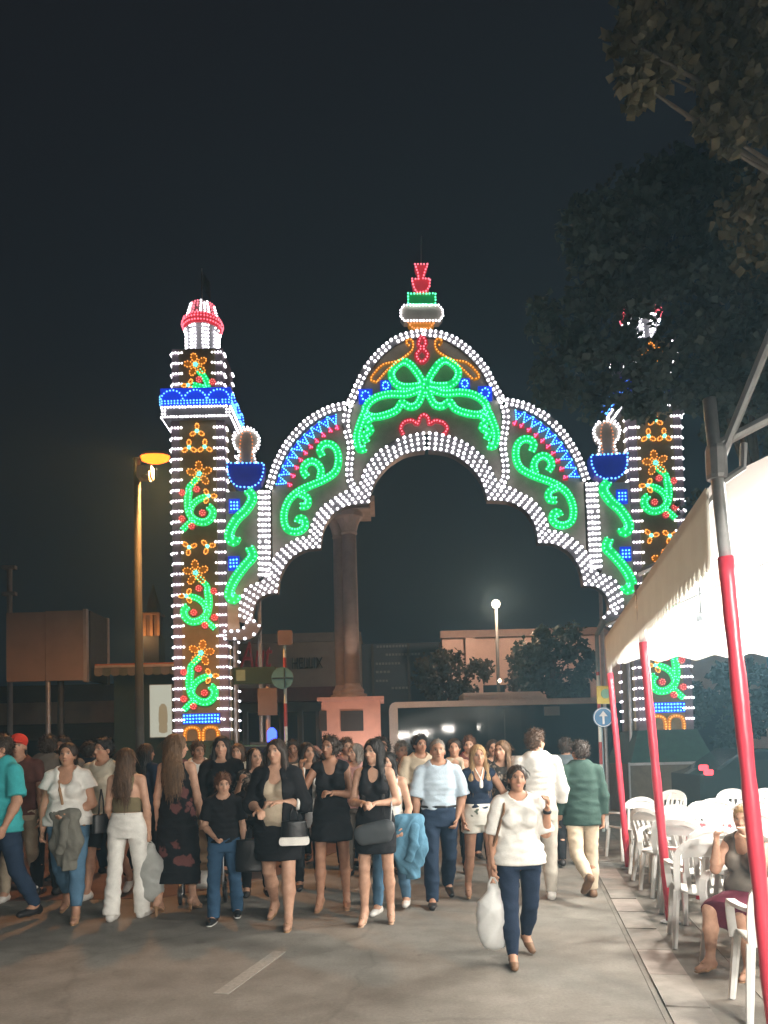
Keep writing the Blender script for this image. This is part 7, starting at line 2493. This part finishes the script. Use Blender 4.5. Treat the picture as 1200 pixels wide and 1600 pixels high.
fa_ = on_body(wb_root, j['el']*.1+j['wr']*.9)
draped('grey knitted cardigan draped over the forearm of the white blouse', 'cardigan', (fa_.x-.05, fa_.y-.05, fa_.z+.02), cloth('grey_knit', (0.17, 0.165, 0.14)), .36, .58, 21, -0.1, 'cardigan')

# ------------------------------------------------------------------ pushchair
g_ = ground(318, 1404)
pc_ = empty('pushchair', (g_.x, g_.y, 0), R(12), 'dark pushchair with white basket between floral dress and child', 'pushchair')
def L_(mb, nm, m, sm=False): return mb.build(nm, m, pc_, sm, world=False)
for sx in (-1, 1):
    mb = MB(); mb.tube([(sx*.22, -.30, .12), (sx*.22, .0, .52), (sx*.22, .30, .86), (sx*.22, .42, 1.0)], .014, 8); L_(mb, 'push_bar', M_STEEL, True)
    mb = MB(); mb.tube([(sx*.22, .32, .12), (sx*.22, .06, .46), (sx*.22, -.16, .62)], .014, 8); L_(mb, 'frame_tube', M_STEEL, True)
    for yy in (-.30, .32):
        t = MB(); t.lathe([(.10, -.02), (.115, -.012), (.115, .012), (.10, .02)], (0, 0, 0), 18); t.v = [(sx*.24+z, yy+x, .115+y) for x, y, z in t.v]; wh = L_(t, 'wheel', DKSHOE)
        t = MB(); t.lathe([(.06, -.026), (.05, .026)], (0, 0, 0), 12); t.v = [(sx*.24+z, yy+x, .115+y) for x, y, z in t.v]
        o = t.build('hub', mat('chrome', (.7, .7, .7), .2, 0, metal=.9), wh, world=False)
mb = MB(); mb.tube([(-.22, .42, 1.0), (.22, .42, 1.0)], .018, 8); L_(mb, 'handle', DKSHOE, True)
B = Solid(.02); B.cone((0, -.12, .46), (0, .14, .44), .17, .17, .35, (0, 0, 1)); B.cone((0, .14, .46), (0, .24, .88), .18, .16, .3, (0, 1, 0)); add_solid('seat', B, .013, cloth('tan_fabric', (.30, .20, .12)), pc_, .004)
B = Solid(.02); B.ell((0, .10, .93), (.21, .22, .15)); B.cut_ell((0, -.10, .84), (.19, .24, .17)); add_solid('hood', B, .013, CREAM, pc_, .004)
B = Solid(.02); B.cone((0, -.14, .22), (0, .18, .22), .17, .17, .5, (0, 0, 1)); add_solid('basket', B, .013, WHITE_C, pc_, .004)

# ------------------------------------------------------------------ small white car behind the walkers
def end_car(px, Y, label, m, lamp, h=1.45, name='parked_car', lamp_name='tail_lamp'):
    c_ = at_y(px, 1200, Y)
    root = empty(name, (c_.x, Y+2, 0), 0, label, 'car')
    b = MB(); prof = [(0, 0.35), (-0.03, 0.6), (0.02, 0.95), (0.35, h-.04), (2.3, h), (3.0, 1.0), (3.8, 0.9), (4.0, 0.6), (4.0, 0.3)]
    n = len(prof)
    for f_ in (-1, -0.93, 0.93, 1):
        for (y, z) in prof:
            b.v.append((c_.x+f_*(0.84-0.2*max(0, z-0.95)), Y+y*(1 if abs(f_) < 1 else 0.985)+(0 if abs(f_) < 1 else .03), z))
    for jx in range(3):
        for i in range(n):
            i2 = (i+1) % n
            b.f.append((jx*n+i2, jx*n+i, (jx+1)*n+i, (jx+1)*n+i2))
    b.f.append(tuple(range(n))); b.f.append(tuple(range(4*n-1, 3*n-1, -1)))
    b.build('body', m, root)
    b = MB(); b.face((c_.x-.66, Y+.03, .99), (c_.x+.66, Y+.03, .99), (c_.x+.58, Y+.32, h-.08), (c_.x-.58, Y+.32, h-.08)); b.v = [(x, y-.025, z+.02) for x, y, z in b.v]; b.build('rear_window', m_bw, root)
    for sx in (-1, 1):
        b = MB(); b.bevel_box((c_.x+sx*.66, Y-.02, .82), (.26, .1, .2), .05, 'y'); b.build(lamp_name, lamp, root)
        for yy in (.75, 3.2):
            t = MB(); t.lathe([(.29, -.1), (.31, -.07), (.31, .07), (.29, .1)], (0, 0, 0), 18); t.v = [(c_.x+sx*.76+z, Y+yy+x, .31+y) for x, y, z in t.v]; t.build('wheel', mat('tyre', (0.02, 0.02, 0.02), 0.8), root)
    b = MB(); b.bevel_box((c_.x, Y-.045, .52), (1.5, .1, .16), .04, 'x'); b.build('bumper', mat('bumper_dark', (.05, .05, .05), .6), root)
    b = MB(); b.b2(c_.x-.26, c_.x+.26, Y-.06, Y-.035, .66, .77); b.build('plate', WHITE_C, root)
    return root
end_car(850, 13.2, 'small white hatchback with red lamps parked behind the walkers', mat('car_white', (.68, .66, .62), .3, .05, coat=.5), mat('red_lens', (.5, .03, .04), .2, .05))

# ================================================================== HAZE ADDED IN PLACE OF LENS GLARE AND BLOOM
hz = MB(); hz.b2(-420, 420, -45, 910, -1.2, 24.0)
hm = bpy.data.materials.new('glare_haze')
hm.use_nodes = True
hn = hm.node_tree.nodes
hn.clear()
pv = hn.new('ShaderNodeVolumePrincipled')
pv.inputs['Color'].default_value = (0.42, 0.78, 1.0, 1)
pv.inputs['Density'].default_value = 0.0044
pv.inputs['Anisotropy'].default_value = 0.35
ho = hn.new('ShaderNodeOutputMaterial')
hm.node_tree.links.new(pv.outputs[0], ho.inputs['Volume'])
hobj = tag(hz.build('haze', hm), label='thin haze volume added in place of lens glare round the lamps', cat='haze', kind='stuff')
